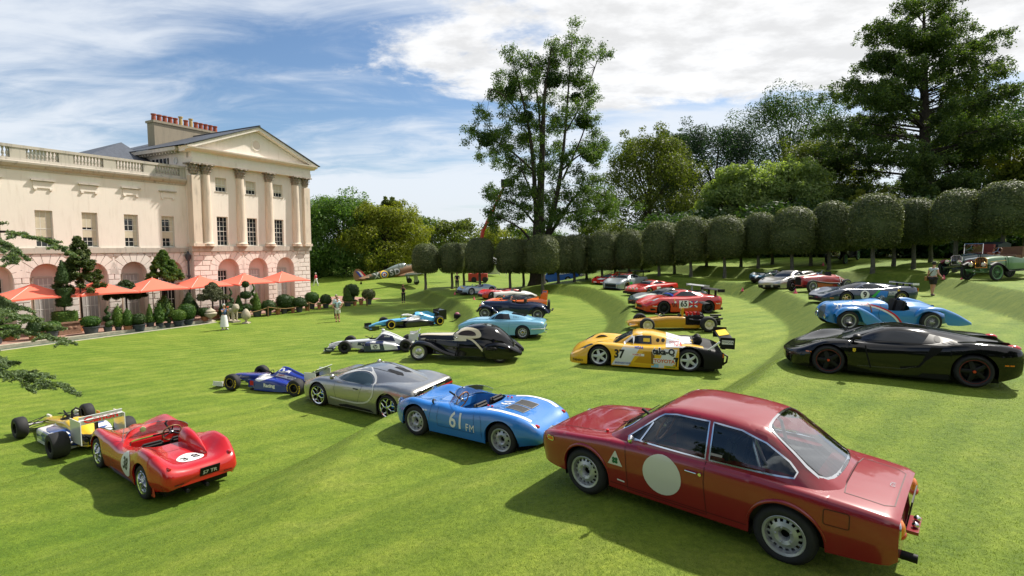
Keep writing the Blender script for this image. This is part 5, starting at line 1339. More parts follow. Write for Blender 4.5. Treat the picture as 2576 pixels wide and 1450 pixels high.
def grey_hypercar():
 m=paint('hyper_grey',(.34,.335,.32),.30,.8);mb=paint('hyper_bronze',(.15,.135,.115),.34,.75)
 wf=dict(r=.345,w=.27,rim=.262,kind='spoke',n=5,wi=.05,wo=.035,fork=.52,dish=.015,rise=.02,m=CHROME,caliper=mat('blue_caliper',(.01,.16,.55),.4));wr=dict(wf,r=.365,w=.34,rim=.272)
 rows=[(2.25,.55,.30,.54,.52,.44,.48,.22),(2.18,.60,.48,.60,.76,.46,.72,.15),(1.95,.655,.62,.69,.93,.48,.90,.12),(1.36,.76,.72,.855,1.0,.52,.96,.12),(.9,.85,.75,.87,.985,.5,.95,.115),(.3,.88,.78,.86,.955,.5,.94,.11),(-.3,.89,.80,.875,.965,.52,.95,.11),(-.85,.93,.80,.94,1.0,.54,.975,.11),(-1.355,.96,.80,.985,1.02,.56,.99,.13),(-1.8,.95,.79,.955,1.0,.58,.97,.2),(-2.12,.93,.77,.91,.95,.62,.92,.27),(-2.20,.90,.75,.88,.93,.62,.90,.32),(-2.22,.87,.73,.85,.91,.62,.88,.36)]
 cab=[(1.18,.84,.45,.81,.66,.77,.70,.6),(.85,.97,.54,.93,.78,.80,.82,.6),(.45,1.11,.55,1.075,.84,.84,.87,.6),(.05,1.20,.53,1.165,.86,.86,.88,.6),(-.25,1.212,.51,1.175,.86,.87,.88,.6),(-.7,1.175,.48,1.13,.86,.88,.88,.6),(-1.3,1.075,.40,1.03,.78,.90,.80,.6),(-1.9,.955,.30,.92,.55,.88,.58,.6)]
 sd=smoothpoly([(.74,.885),(.30,1.05),(.0,1.12),(-.30,1.125),(-.56,1.05),(-.68,.93),(-.60,.865),(.1,.875)],2)
 c=closed_car('hypercar','metallic grey two-seat supercar with a silver C-shaped side line',m,dict(wb=2.71,wheel=wf,wheel_r=wr,rows=rows,c=cab,W=2.04,nose=2.25,tail=-2.22,side=[sd],ws=scr(1.10,.30,.54,.48),rw=None,n=72,rd=.76,glass=mat('blue_glass',(.05,.075,.09),.05,spec=.9)))
 curve=catmull([(.62,.98,0),(.30,1.095,0),(.0,1.165,0),(-.35,1.165,0),(-.66,1.05,0),(-.82,.86,0),(-.80,.62,0),(-.60,.42,0),(-.25,.33,0),(.25,.315,0),(.85,.36,0)],6)
 SL=mat('side_silver',(.62,.62,.60),.25,.3)
 for sg in(1,-1):c.line('side_line',[(q[0],q[1])for q in curve],.048,'y',SL,sg,.008)
 L=mat('grey_seam',(.03,.03,.03),.6)
 c.line('door_seam',[(.66,.87),(.70,.62),(.62,.34)],.008,'y',L);c.line('door_seam',[(-.40,.88),(-.30,.62),(-.22,.345)],.008,'y',L);c.panel('door_handle',rrect(-.24,-.04,.70,.735,.015),'y',L,1,.005,5)
 c.panel('sill_blade',[(.55,.17),(.20,.22),(-.70,.20),(-.85,.14),(.5,.13)],'y',BLACK,1,.006)
 for y in(.16,-.16):
  c.panel('engine_vent',[(-.72,y+.07),(-1.15,y+.11),(-1.28,y),(-1.15,y-.09),(-.72,y-.05)],'z',BLACK,1,.006)
 for sg in(1,-1):c.line('roof_rail',[(.2,sg*.36),(-.7,sg*.30),(-1.3,sg*.2)],.03,'z',BLACK)
 c.panel('tail_recess',[(.86,.50),(.86,.86),(-.86,.86),(-.86,.50)],'x',BLACK,-1,.006)
 c.panel('tail_light_bar',[(.88,.715),(.88,.765),(-.88,.765),(-.88,.715)],'x',mat('red_bar',(.55,.01,.012),.2),-1,.02)
 c.panel('tail_trim',[(.5,.775),(.5,.80),(-.5,.80),(-.5,.775)],'x',CHROME,-1,.02)
 plate(c,(-2.27,0,.58),.42,.10,(0,0,0),WHITEP,'CHIRON',BLACKP,.7)
 MB().box((-2.20,0,.40),(.1,1.5,.16)).build('diffuser',BLACK,c.o,0)
 for sg in(1,-1):
  mirror_door(c,.70,.86,.92,m,sg,.08);c.panel('head_lamp',[(2.02,sg*.52),(1.90,sg*.78),(1.80,sg*.80),(1.92,sg*.54)],'z',LAMPCLR,1,.004,8)
 return c
def blue_grand_tourer():
 m=paint('sky_blue',(.17,.40,.56),.32)
 w=dict(r=.325,w=.20,rim=.205,kind='slots',n=10,so=.82,si=.60,dish=.04,dome=.03,m=SILVERP,cap=YELLOWP)
 b=dict(nose=2.08,tail=-2.22,W=1.72,nz=.56,hood=.82,ff=.83,belt=.88,rf=.90,deck=.93,tz=.84,zb=.18,cowl=.55)
 cab=gt_cab(.62,.05,-.42,-1.85,.86,1.25,.88,.74,.50,.66)
 c=closed_car('grand_tourer','pale blue fastback sports car with louvred rear pillars',m,dict(wb=2.4,wheel=w,b=b,c=cab,W=1.72,nose=2.08,tail=-2.22,side=[[(.40,.92),(.02,1.165),(-.10,1.18),(-.48,1.165),(-.58,.92)]],ws=scr(.58,.10,.52,.45),rw=scr(-1.30,-.60,.38,.42)))
 for k in range(4):c.line('louvre',[(-.74-k*.07,.98),(-.72-k*.07,1.10-k*.02)],.022,'y',mat('blue_shadow',(.04,.10,.15),.5))
 c.line('vent_pillar',[(.24,.92),(.12,1.12)],.02,'y',m,1,.008)
 q=MB();q.tube([(-2.05,.80,.52),(-2.22,.70,.52),(-2.25,.3,.53),(-2.25,-.3,.53),(-2.22,-.70,.52),(-2.05,-.80,.52)],.035,8);q.tube([(-1.62,.87,.50),(-2.05,.80,.52)],.022,8);q.build('bumper',CHROME,c.o,60)
 for sg in(1,-1):
  q=MB();q.ball((-2.19,sg*.58,.68),(.04,.055,.055),10,8);q.build('tail_lamp',LAMPORG,c.o,60);MB().cyl((-2.0,sg*.4,.30),(-2.32,sg*.4,.30),.035,.035,10).build('exhaust',CHROME,c.o,40)
 c.line('door_seam',[(.52,.84),(.48,.3)],.008,'y',mat('blue_shadow'));c.line('door_seam',[(-.55,.86),(-.50,.3)],.008,'y',mat('blue_shadow'))
 return c
def red_racer65():
 m=paint('race_red',(.50,.012,.008),.25)
 w=dict(r=.335,w=.27,rim=.25,kind='spoke',n=10,wi=.035,wo=.03,dish=.03,m=SATIN)
 b=dict(nose=2.22,tail=-2.10,W=1.98,nz=.50,hood=.82,ff=.86,belt=.86,rf=.93,deck=.96,tz=.90,zb=.10,cowl=.72)
 c=closed_car('race_car','bright red closed racing car number 65 with a black rear wing',m,dict(wb=2.5,wheel=w,b=b,c=gt_cab(.80,.15,-.45,-1.55,.84,1.22,.92,.80,.50,.6),W=1.98,nose=2.22,tail=-2.10,side=[[(.55,.90),(.12,1.13),(-.05,1.145),(-.45,1.14),(-.66,1.0),(-.72,.92)]],ws=scr(.75,.22,.56,.46),rw=scr(-1.3,-.6,.4,.44)))
 c.panel('number_panel',rrect(.40,-.12,.30,.70,.02),'y',WHITEP,1,.004);c.text('race_number','65',(.14,.51),.40,'y',BLACKP,bold=.035)
 f=c.panel('flag_panel',rrect(-.18,-.62,.34,.66,.01),'y',BLUEP,1,.004);c.line('flag_stripe',[(-.18,.66),(-.62,.34)],.06,'y',WHITEP,1,.006,f);c.line('flag_stripe',[(-.18,.34),(-.62,.66)],.06,'y',WHITEP,1,.007,f);c.line('flag_cross',[(-.40,.34),(-.40,.66)],.09,'y',REDP,1,.008,f);c.line('flag_cross',[(-.18,.50),(-.62,.50)],.09,'y',REDP,1,.009,f)
 for k in range(3):c.line('side_vent',[(.80-k*.09,.58),(.72-k*.09,.36)],.045,'y',BLACK)
 c.text('sponsor_lettering','Veedol',(1.72,.42),.10,'y',WHITEP,bold=.02);c.text('sponsor_lettering','Veedol',(-1.80,.52),.10,'y',WHITEP,bold=.02)
 c.disc('sponsor_disc',(.62,.62),.055,'y',WHITEP);c.disc('badge',(.66,.74),.035,'y',YELLOWP)
 c.panel('grille',[(.34,.28),(.34,.42),(-.34,.42),(-.34,.28)],'x',BLACK,1,.008);c.panel('air_intake',[(1.95,.20),(1.62,.20),(1.78,.30),(1.98,.30)],'y',BLACK,1,.006)
 c.panel('head_lamp',[(1.92,.64),(1.78,.86),(1.45,.82),(1.60,.66)],'z',LAMPCLR,1,.004);c.panel('head_lamp',[(1.92,-.64),(1.78,-.86),(1.45,-.82),(1.60,-.66)],'z',LAMPCLR,1,.004)
 rear_wing(c,-2.0,1.22,1.75,.36,BLACK,BLACK,(.35,-.35),.88)
 MB().box((2.02,0,.10),(.42,1.75,.025)).build('front_splitter',BLACK,c.o,0);MB().box((-2.05,0,.22),(.25,1.6,.12)).build('diffuser',BLACK,c.o,0)
 c.panel('window_strip',[(.62,.60),(.62,-.60),(.55,-.60),(.55,.60)],'z',BLUEP,1,.008)
 return c
def blue_racer9():
 m=paint('deep_blue',(.010,.028,.070),.2);w=dict(r=.33,w=.28,rim=.215,kind='spoke',n=6,wi=.07,wo=.05,dish=.07,m=mat('gold_rim',(.55,.46,.25),.35,.8),cap=LAMPRED)
 b=dict(nose=2.42,tail=-2.25,W=1.95,nz=.44,hood=.74,ff=.80,belt=.80,rf=.90,deck=.92,tz=.88,zb=.10,cowl=.90)
 c=closed_car('race_car','dark blue mid-engined race car number 9 with a green stripe',m,dict(wb=2.72,wheel=w,b=b,c=gt_cab(1.0,.25,-.25,-1.7,.72,1.10,.90,.78,.46,.5),W=1.95,nose=2.42,tail=-2.25,side=[[(.70,.80),(.22,1.0),(.05,1.015),(-.30,1.01),(-.62,.90),(-.70,.83)]],ws=scr(.95,.30,.54,.42),rw=scr(-1.25,-.45,.25,.38)))
 c.panel('blue_flash',[(-.05,.38),(-.62,.38),(-.70,.68),(-.30,.70)],'y',mat('bright_blue',(.01,.16,.55),.35),1,.004);c.panel('green_stripe',[(.16,.40),(.0,.38),(-.34,.71),(-.20,.72)],'y',mat('bright_green',(.02,.35,.05),.35),1,.006)
 d=c.disc('roundel',(.46,.50),.22,'y',WHITEP,1,.006);c.text('race_number','9',(.46,.51),.36,'y',BLACKP,1,.010,bold=.05,parent=d)
 c.text('sponsor_lettering','INTER',(-.92,.60),.15,'y',WHITEP,bold=.02);c.text('sponsor_lettering','CONTINENTAL',(-.92,.49),.07,'y',WHITEP,bold=.02);c.disc('sponsor_disc',(-1.20,.70),.06,'y',YELLOWP)
 c.text('sponsor_lettering','Michelin',(1.55,.42),.08,'y',WHITEP,bold=.02);c.panel('side_marker',rrect(2.16,1.98,.34,.38,.01),'y',LAMPORG,1,.006,5)
 rear_wing(c,-2.12,1.02,1.65,.28,m,WHITEP,(.45,0,-.45),.86,None,.1)
 for sg in(1,-1):
  q=MB();q.box((-2.24,sg*.75,.72),(.04,.16,.16));q.build('tail_lamp',LAMPORG,c.o,0);mirror_door(c,.62,.82,.82,m,sg,.075)
  c.panel('head_lamp',[(2.15,sg*.50),(2.0,sg*.74),(1.72,sg*.74),(1.9,sg*.52)],'z',LAMPCLR,1,.004)
 c.panel('air_intake',[(.55,.20),(.55,.30),(-.55,.30),(-.55,.20)],'x',BLACK,1,.008)
 return c
def silver_roadster():
 m=paint('gt_silver',(.40,.39,.36),.3,.6);w=dict(r=.34,w=.27,rim=.26,kind='spoke',n=5,wi=.09,wo=.07,dish=.02,m=ALU,caliper=YELLOWP)
 b=dict(nose=2.28,tail=-2.28,W=1.92,nz=.50,hood=.76,ff=.80,belt=.82,rf=.90,deck=.94,tz=.90,zb=.12,cowl=.90)
 c=closed_car('sports_car','silver mid-engined sports car between the old green and red racers',m,dict(wb=2.73,wheel=w,b=b,c=gt_cab(1.0,.32,-.25,-.72,.76,1.16,.90,.80,.50,.6),W=1.92,nose=2.28,tail=-2.28,side=[[(.66,.85),(.30,1.04),(.1,1.06),(-.24,1.06),(-.34,.85)]],ws=scr(.96,.38,.56,.47)))
 for sg in(1,-1):
  q=MB();q.ball((-1.1,sg*.40,.96),(.75,.26,.10),14,8);q.build('engine_hump',m,c.o,60);mirror_door(c,.62,.82,.86,m,sg,.075);c.panel('head_lamp',[(2.0,sg*.56),(1.85,sg*.80),(1.52,sg*.80),(1.70,sg*.60)],'z',DKGLASS,1,.004)
 for y in(.55,-.55,0):c.panel('air_intake',[(y+.2,.18),(y+.2,.34),(y-.2,.34),(y-.2,.18)],'x',BLACK,1,.008)
 c.panel('side_intake',[(-.45,.60),(-.75,.62),(-.70,.78),(-.42,.74)],'y',BLACK,1,.005)
 return c
def orange_racer():
 m=paint('papaya',(.80,.15,.015),.25);w=dict(r=.34,w=.28,rim=.22,kind='spoke',n=5,wi=.08,wo=.05,dish=.06,m=SATIN)
 b=dict(nose=2.35,tail=-2.35,W=1.92,nz=.42,hood=.74,ff=.78,belt=.80,rf=.92,deck=.95,tz=.95,zb=.10,cowl=.95)
 c=closed_car('race_car','orange race car with dark canopy and tall orange tail fins',m,dict(wb=2.72,wheel=w,b=b,c=gt_cab(1.05,.2,-.35,-1.7,.72,1.14,.94,.76,.46,.5),W=1.92,nose=2.35,tail=-2.35,side=[[(.72,.80),(.20,1.03),(.0,1.05),(-.35,1.04),(-.75,.92),(-.80,.84)]],ws=scr(1.0,.25,.54,.42),rw=scr(-1.3,-.5,.25,.38)),roof_m=paint('carbon_black',(.012,.014,.016),.2))
 o=rear_wing(c,-2.15,1.28,1.6,.34,mat('navy_wing',(.02,.03,.07),.3),None,(),.9)
 for sg in(1,-1):MB().prism([(-1.85,.90),(-2.36,.85),(-2.40,1.36),(-2.05,1.36)],'y',sg*.80,sg*.84).build('tail_fin',m,c.o,0)
 for sg in(1,-1):mirror_door(c,.75,.80,.82,m,sg,.075)
 return c
def silver_gt():
 m=paint('gulf_silver',(.34,.38,.40),.3,.3);w=dict(r=.345,w=.28,rim=.25,kind='spoke',n=10,wi=.03,wo=.03,dish=.03,m=SATIN,ring=YELLOWP)
 b=dict(nose=2.35,tail=-2.20,W=2.0,nz=.56,hood=.86,ff=.90,belt=.90,rf=.97,deck=.98,tz=.95,zb=.10,cowl=.75)
 c=closed_car('race_car','silver race car with grey-blue nose and high black rear wing',m,dict(wb=2.7,wheel=w,b=b,c=gt_cab(.85,.15,-.5,-1.6,.88,1.24,.96,.80,.50,.6),W=2.0,nose=2.35,tail=-2.20,side=[[(.60,.94),(.12,1.15),(-.05,1.165),(-.5,1.16),(-.75,1.02),(-.80,.95)]],ws=scr(.80,.22,.56,.46),rw=scr(-1.35,-.65,.4,.44)))
 c.panel('nose_band',[(.95,.16),(.95,.52),(-.95,.52),(-.95,.16)],'x',mat('teal_vinyl',(.06,.11,.14),.3),1,.004);c.panel('grille',[(.5,.24),(.5,.46),(-.5,.46),(-.5,.24)],'x',BLACK,1,.010)
 c.panel('roof_strip',[(.20,.46),(.20,-.46),(.05,-.46),(.05,.46)],'z',REDP,1,.01);c.panel('green_decal',[(.95,.45),(.60,.42),(.55,.62),(.92,.64)],'y',mat('bright_green',(.02,.35,.05),.35),1,.004)
 rear_wing(c,-2.2,1.42,1.85,.36,BLACK,BLACK,(.4,-.4),.92);MB().box((2.18,0,.09),(.5,1.9,.025)).build('front_splitter',BLACK,c.o,0)
 for sg in(1,-1):c.panel('head_lamp',[(2.12,sg*.60),(2.0,sg*.84),(1.65,sg*.84),(1.80,sg*.64)],'z',LAMPCLR,1,.004);mirror_door(c,.66,.82,.92,m,sg,.075)
 return c
def red_wedge():
 m=paint('rosso',(.46,.014,.010),.28);w=dict(r=.32,w=.25,rim=.215,kind='spoke',n=5,wi=.09,wo=.06,dish=.04,m=mat('gold_rim'))
 b=dict(nose=2.15,tail=-2.10,W=1.80,nz=.48,hood=.74,ff=.78,belt=.84,rf=.88,deck=.92,tz=.90,zb=.14,cowl=.80)
 c=closed_car('rally_car','red wedge-shaped coupe with a row of rally lamps on its nose',m,dict(wb=2.34,wheel=w,b=b,c=gt_cab(.92,.25,-.35,-1.35,.80,1.13,.92,.74,.50,.6),W=1.80,nose=2.15,tail=-2.10,side=[[(.58,.86),(.22,1.02),(.0,1.035),(-.34,1.03),(-.62,.90)]],ws=scr(.86,.30,.52,.46)))
 for y in(.48,.16,-.16,-.48):
  q=MB();q.lathe([(0,.04),(.085,.03),(.095,0),(.07,-.08)],14,(2.13,y,.56),'x');q.build('spot_lamp',LAMPCLR,c.o,50)
 c.panel('number_panel',rrect(.42,.0,.36,.68,.02),'y',WHITEP,1,.004);MB().box((2.10,0,.26),(.14,1.5,.16)).build('front_spoiler',BLACK,c.o,0)
 c.disc('sponsor_disc',(1.62,.60),.06,'y',WHITEP)
 return c
def dark_racer30():
 m=paint('racing_green',(.016,.035,.036),.22);w=dict(r=.335,w=.28,rim=.235,kind='spoke',n=5,wi=.07,wo=.05,dish=.05,m=mat('gold_rim'))
 b=dict(nose=2.45,tail=-2.35,W=2.0,nz=.46,hood=.76,ff=.80,belt=.82,rf=.88,deck=.92,tz=.90,zb=.10,cowl=.95)
 c=closed_car('race_car','dark green race car with a white roundel beside the red 65 car',m,dict(wb=2.64,wheel=w,b=b,c=gt_cab(1.05,.25,-.30,-1.6,.74,1.13,.92,.78,.46,.55),W=2.0,nose=2.45,tail=-2.35,side=[[(.72,.84),(.22,1.03),(.0,1.045),(-.34,1.04),(-.70,.90)]],ws=scr(1.0,.32,.54,.42),rw=scr(-1.2,-.5,.25,.38)))
 d=c.disc('roundel',(.30,.52),.23,'y',WHITEP,1,.006);c.text('race_number','30',(.30,.52),.28,'y',BLACKP,1,.010,bold=.04,parent=d)
 c.text('sponsor_lettering','UNIPART',(1.25,.42),.12,'y',WHITEP,bold=.02);c.panel('bonnet_stripe',[(1.0,.3),(1.0,-.3),(2.2,-.2),(2.2,.2)],'z',mat('pale_vinyl',(.5,.55,.5),.3),1,.004);c.disc('badge',(.72,.60),.06,'y',YELLOWP)
 c.panel('nose_decal',rrect(1.95,1.55,.28,.46,.02),'y',WHITEP,1,.004);c.panel('air_intake',[(.55,.20),(.55,.34),(-.55,.34),(-.55,.20)],'x',BLACK,1,.008)
 rear_wing(c,-2.2,1.22,1.7,.34,mat('grey_wing',(.35,.36,.36),.4),mat('grey_wing'),(.5,-.5),.9,mat('grey_wing'))
 for sg in(1,-1):mirror_door(c,.72,.80,.84,BLACK,sg,.08)
 return c
CARS=[]
def put(c,x,y,h,s=1.0):c.place(x,y,h,s);CARS.append(c.o)
put(black_supercar(),8.85,12.40,153,.985)
put(grey_hypercar(),-4.10,15.82,151.5,.99)
put(blue_grand_tourer(),-.55,26.6,171,1.0)
put(red_racer65(),9.05,29.1,-171,1.0)
put(blue_racer9(),16.5,25.2,180,.92)
put(silver_roadster(),17.9,34.4,-150,1.0)
put(orange_racer(),.1,37.4,176,1.0)
put(silver_gt(),9.6,45.2,-133,1.0)
put(red_wedge(),10.2,39.2,-145,1.0)
put(dark_racer30(),9.3,31.9,-160,.97)
# open sports racers
def spider_rows(xf,xr,nose,tail,W,nz,hood,ff,belt,rf,deck,tz,zb=.16,ys=.74):
 h=W/2
 return[(nose,nz-.10,h*.30,nz-.11,h*.45,nz-.16,h*.42,zb+.12),(nose-.07,nz,h*.52,nz+.0,h*.72,nz-.10,h*.66,zb+.06),(nose-.28,nz+.07,h*.66,nz+(ff-nz)*.60,h*.90,nz-.04,h*.84,zb+.02),(xf+.12,(nz+hood)/2,h*ys,ff,h*.985,.48,h*.92,zb),(xf-.30,hood-.02,h*ys,ff-.02,h*.985,.48,h*.92,zb),(xf-.62,hood,h*(ys-.02),(ff+belt)*.5,h*.97,.47,h*.92,zb),(0,belt,h*.72,belt-.03,h*.96,.46,h*.91,zb),(xr+.55,belt,h*.72,(belt+rf)*.5-.01,h*.97,.47,h*.92,zb),(xr+.1,deck,h*ys,rf,h*1.0,.49,h*.93,zb),(xr-.28,deck-.05,h*ys,rf-.03,h*.985,.48,h*.90,zb+.05),(tail+.26,(deck+tz)/2-.02,h*(ys-.02),tz+.09,h*.90,.47,h*.80,zb+.10),(tail+.06,tz-.05,h*.66,tz-.03,h*.82,.44,h*.72,zb+.14),(tail,tz-.12,h*.56,tz-.11,h*.72,.42,h*.62,zb+.18)]
def open_car(name,label,m,sp,cat='car',group=None):
 c=Car(name,label,cat,group);xf,xr=sp['wb']/2,-sp['wb']/2;W=sp['b']['W'];r=sp['wheel']['r']
 ar=[(xf,r,r+sp.get('gap',.045)),(xr,r,r+sp.get('gap',.045))]
 i=c.body('body',spider_rows(xf,xr,**sp['b']),m,arches=ar,n=64,round_=.74,k=sp.get('k',.16))
 ck=sp['ck'];c.cut(i,ck,'z',lambda p:p.z>.45)
 c.finish_shells()
 c.wheels(xf,xr,W-.24,W-.24,sp['wheel']);c.liners(ar,W/2-.06,W/2-.34);c.floor(sp['b']['tail']+.3,sp['b']['nose']-.35,W*.36,.14)
 xs=[p[0]for p in ck];yw=max(p[1]for p in ck);bz=sp['b']['belt'];im=sp.get('interior',LEATHER)
 q=MB();n=len(ck);q.add([(a,y,bz-.03)for a,y in ck]+[(a,y,.26)for a,y in ck],[(k,(k+1)%n,(k+1)%n+n,k+n)for k in range(n)]+[tuple(range(n,2*n))]);q.build('cockpit',sp.get('tub',im),c.o,30)
 sy=sp.get('drv',.28)
 for y in(sy,-sy):seat(c,min(xs)+.42,y,.28,im,.40,.42,16)
 MB().box((max(xs)-.06,0,bz-.12),(.06,yw*1.8,.16)).build('dashboard',sp.get('dash',m),c.o,0)
 steering_wheel(c,(max(xs)-.22,sy,bz+.02),.185,WOOD,22)
 return c
def low_screen(c,x0,yw,z0,h,wrap=.45,name='windscreen',frame=None,top=None):
 K=17;rows=[[],[]]
 for i in range(K):
  t=-1+2*i/(K-1);y=yw*math.sin(t*1.35)/math.sin(1.35);x=x0-wrap*(1-math.cos(t*1.35))/(1-math.cos(1.35))
  loc,nr=c.hit(x,y,'z',1);hh=h*(1-.55*abs(t)**3)
  rows[0].append((x,y,loc.z-.005));rows[1].append((x-hh*.75,y*.96,max(loc.z,z0)+hh))
 o=MB().grid(rows).build(name,GLASS,c.o,60)
 MB().tube(rows[1],.006,6).build('screen_edge',frame or CHROME,o,60)
 return o
def blue_spyder():
 m=paint('spyder_blue',(.025,.17,.52),.27)
 w=dict(r=.31,w=.17,rim=.208,kind='slots',n=10,so=.82,si=.64,dish=.045,dome=.035,fill=1.2,m=SILVERP)
 c=open_car('spyder','bright blue open racer lettered 61FM with white rear wing stripes',m,dict(wb=2.1,wheel=w,gap=.05,ck=smoothpoly([(.40,.0),(.34,.40),(.05,.54),(-.34,.52),(-.46,.30),(-.48,0),(-.46,-.30),(-.34,-.52),(.05,-.54),(.34,-.40)],2),b=dict(nose=1.80,tail=-1.84,W=1.56,nz=.52,hood=.70,ff=.755,belt=.745,rf=.80,deck=.775,tz=.60,zb=.17),tub=m,dash=m))
 low_screen(c,.56,.60,.74,.19,.50)
 c.text('race_number','61',(-.02,.49),.42,'y',WHITEP,bold=.015,wid=.85);c.text('race_letters','F',(-.285,.41),.20,'y',WHITEP,bold=.012,wid=.8);c.text('race_letters','M',(-.40,.405),.20,'y',WHITEP,wid=.8)
 c.text('deck_number','61',(-.72,-.05),.34,'z',WHITEP,1,.006,(0,-1),(1,0),.012,.85)
 GR=mat('grille_black',(.03,.03,.03),.6,bump=.6,bscale=90)
 for y in(.17,-.17):o=c.panel('engine_grille',[(-.88,y+.14),(-.88,y-.14),(-1.28,y-.14),(-1.28,y+.14)],'z',GR,1,.006);c.line('grille_frame',[(-.88,y+.14),(-.88,y-.14),(-1.28,y-.14),(-1.28,y+.14)],.014,'z',SILVERP,1,.009,o,True)
 for sg in(1,-1):
  pts=[(-.62,sg*.52),(-.85,sg*.565),(-1.1,sg*.58),(-1.35,sg*.57),(-1.58,sg*.52)]
  P=[(a,b+.022-.012*(i==0)+(.028 if i in(2,3,4)else 0))for i,(a,b)in enumerate(pts)]+[(a,b-.022+.012*(i==0)-(.028 if i in(2,3,4)else 0))for i,(a,b)in list(enumerate(pts))[::-1]]
  c.line('wing_stripe',pts,.085,'z',WHITEP)
  q=MB();q.lathe([(0,-.035),(.032,-.03),(.042,0),(.042,.04)],14,(-1.715,sg*.525,.61),'x');q.build('tail_lamp',LAMPRED,c.o,50)
  for dx in(0,.09):
   q=MB();q.lathe([(0,.02),(.02,.018),(.024,0)],10,(-.52-dx,sg*.36,.775));q.build('deck_catch',REDP,c.o,50)
  q=MB();q.lathe([(0,.05),(.075,.03),(.085,0)],16,(1.60,sg*.55,.60),'x');q.build('head_lamp',LAMPCLR,c.o,50)
 L=mat('blue_seam',(.006,.03,.09),.6)
 c.line('door_seam',[(.44,.70),(.46,.50),(.44,.33),(-.42,.32),(-.44,.52),(-.42,.72)],.007,'y',L);c.line('deck_seam',[(-.55,.73),(-.62,.55),(-.62,.28)],.007,'y',L);c.line('wing_seam',[(.62,.70),(.66,.40)],.007,'y',L)
 q=MB();q.tube([(.62,.60,.72),(.62,.66,.76)],.012,6);q.ball((.60,.67,.78),(.03,.05,.05),10,8);q.build('wing_mirror',SATIN,c.o,60);MB().lathe([(0,-.01),(.04,-.008),(.042,0)],12,(.57,.67,.78),'x').build('mirror_glass',CHROME,c.o,50)
 q=MB();q.ball((-1.80,0,.50),(.10,.20,.05),12,8);q.build('plate_hood',m,c.o,60);plate(c,(-1.90,0,.44),.24,.07,(0,R(-12),0),BLACK,'IM',WHITEP,.6)
 MB().cyl((-1.6,0,.24),(-1.85,0,.23),.05,.05,12).build('exhaust',ALU,c.o,40)
 c.text('side_script','Spyder',(.78,.60),.05,'y',CHROME,shear=.3)
 return c
def red_testa():
 m=paint('testa_red',(.44,.010,.010),.26)
 w=dict(r=.325,w=.165,rim=.215,kind='wire',n=22,dish=.05,m=CHROME)
 c=open_car('racing_barchetta','red open racing car number 38 with a headrest fin',m,dict(wb=2.35,wheel=w,gap=.055,drv=-.27,ck=smoothpoly([(.26,0),(.22,.40),(0,.53),(-.42,.50),(-.58,.30),(-.60,0),(-.58,-.30),(-.42,-.50),(0,-.53),(.22,-.40)],2),b=dict(nose=1.98,tail=-2.02,W=1.58,nz=.50,hood=.70,ff=.80,belt=.73,rf=.915,deck=.71,tz=.67,zb=.17,ys=.77),k=.04))
 low_screen(c,.52,.62,.76,.20,.42,'windscreen')
 rows=[]
 for x,r,z in((-.50,.02,.90),(-.54,.13,.93),(-.66,.165,.93),(-.9,.15,.90),(-1.2,.10,.83),(-1.45,.04,.75),(-1.52,.01,.71)):
  rows.append([(x,-.27+r*math.cos(t),.62+(z+r*.55-.62)*max(math.sin(t),0)**.75)for t in np.linspace(0,math.pi,15)])
 MB().grid(rows).build('headrest_fin',m,c.o,60)
 q=MB();rows=[]
 for x,r,h in((1.35,.02,0),(1.2,.16,.03),(.9,.22,.06),(.55,.20,.07),(.50,.17,.01)):
  rows.append([(x,r*math.cos(t),.70+h*math.sin(t)+.03)for t in np.linspace(0,math.pi,11)])
 q.grid(rows).build('bonnet_scoop',m,c.o,60)
 d=c.disc('deck_roundel',(-1.50,.02),.235,'z',WHITEP,1,.006,asp=.95);c.text('deck_number','3 8',(-1.50,.02),.27,'z',BLACKP,1,.010,(.12,-.99),(.99,.12),.02,1.0,d)
 for sg in(1,-1):
  d=c.disc('side_roundel',(-.45,.50),.24,'y',WHITEP,sg,.006);c.text('race_number','38',(-.45,.51),.30,'y',BLACKP,sg,.010,(-sg,0),(0,1),.035,.8,d)
  q=MB();q.lathe([(0,-.045),(.025,-.04),(.036,0),(.036,.04)],12,(-1.88,sg*.545,.70),'x');q.build('tail_lamp',LAMPRED,c.o,50)
  c.panel('tail_vent',[(sg*.52,.40),(sg*.36,.40),(sg*.36,.415),(sg*.52,.415)],'x',BLACK,-1,.01,5)
  MB().prism([(-1.50,.40),(-1.60,.36),(-1.64,.16),(-1.54,.16)],'y',sg*.70,sg*.72).build('mud_flap',m,c.o,0)
  q=MB();q.tube([(.95,sg*.68,.24),(.2,sg*.73,.19),(-.55,sg*.72,.19),(-.75,sg*.70,.17)],.03,8);q.build('side_exhaust',SATIN,c.o,60)
 plate(c,(-2.03,-.10,.50),.36,.21,(0,R(-14),0),BLACK,'57 TR',WHITEP,.5)
 q=MB();q.tube([(.30,.56,.74),(.36,.50,.98)],.008,6);q.build('aerial_stay',CHROME,c.o,60)
 q=MB();q.lathe([(0,-.02),(.055,-.015),(.06,.015),(0,.03)],14,(.30,.18,.88),'x');q.build('mirror',mat('mirror_back',(.25,.30,.12),.3),c.o,50)
 for y in(.3,-.05):q=MB();q.tube([(-1.7,y,.26),(-2.04,y,.24)],.035,10);q.build('exhaust',SATIN,c.o,40)
 L=mat('red_seam',(.08,.003,.003),.6)
 c.line('bonnet_seam',[(.46,.50),(1.4,.44)],.008,'z',L);c.line('deck_seam',[(-.9,.48),(-.98,.3),(-1.0,.0),(-.98,-.4),(-.9,-.48)],.008,'z',L)
 return c
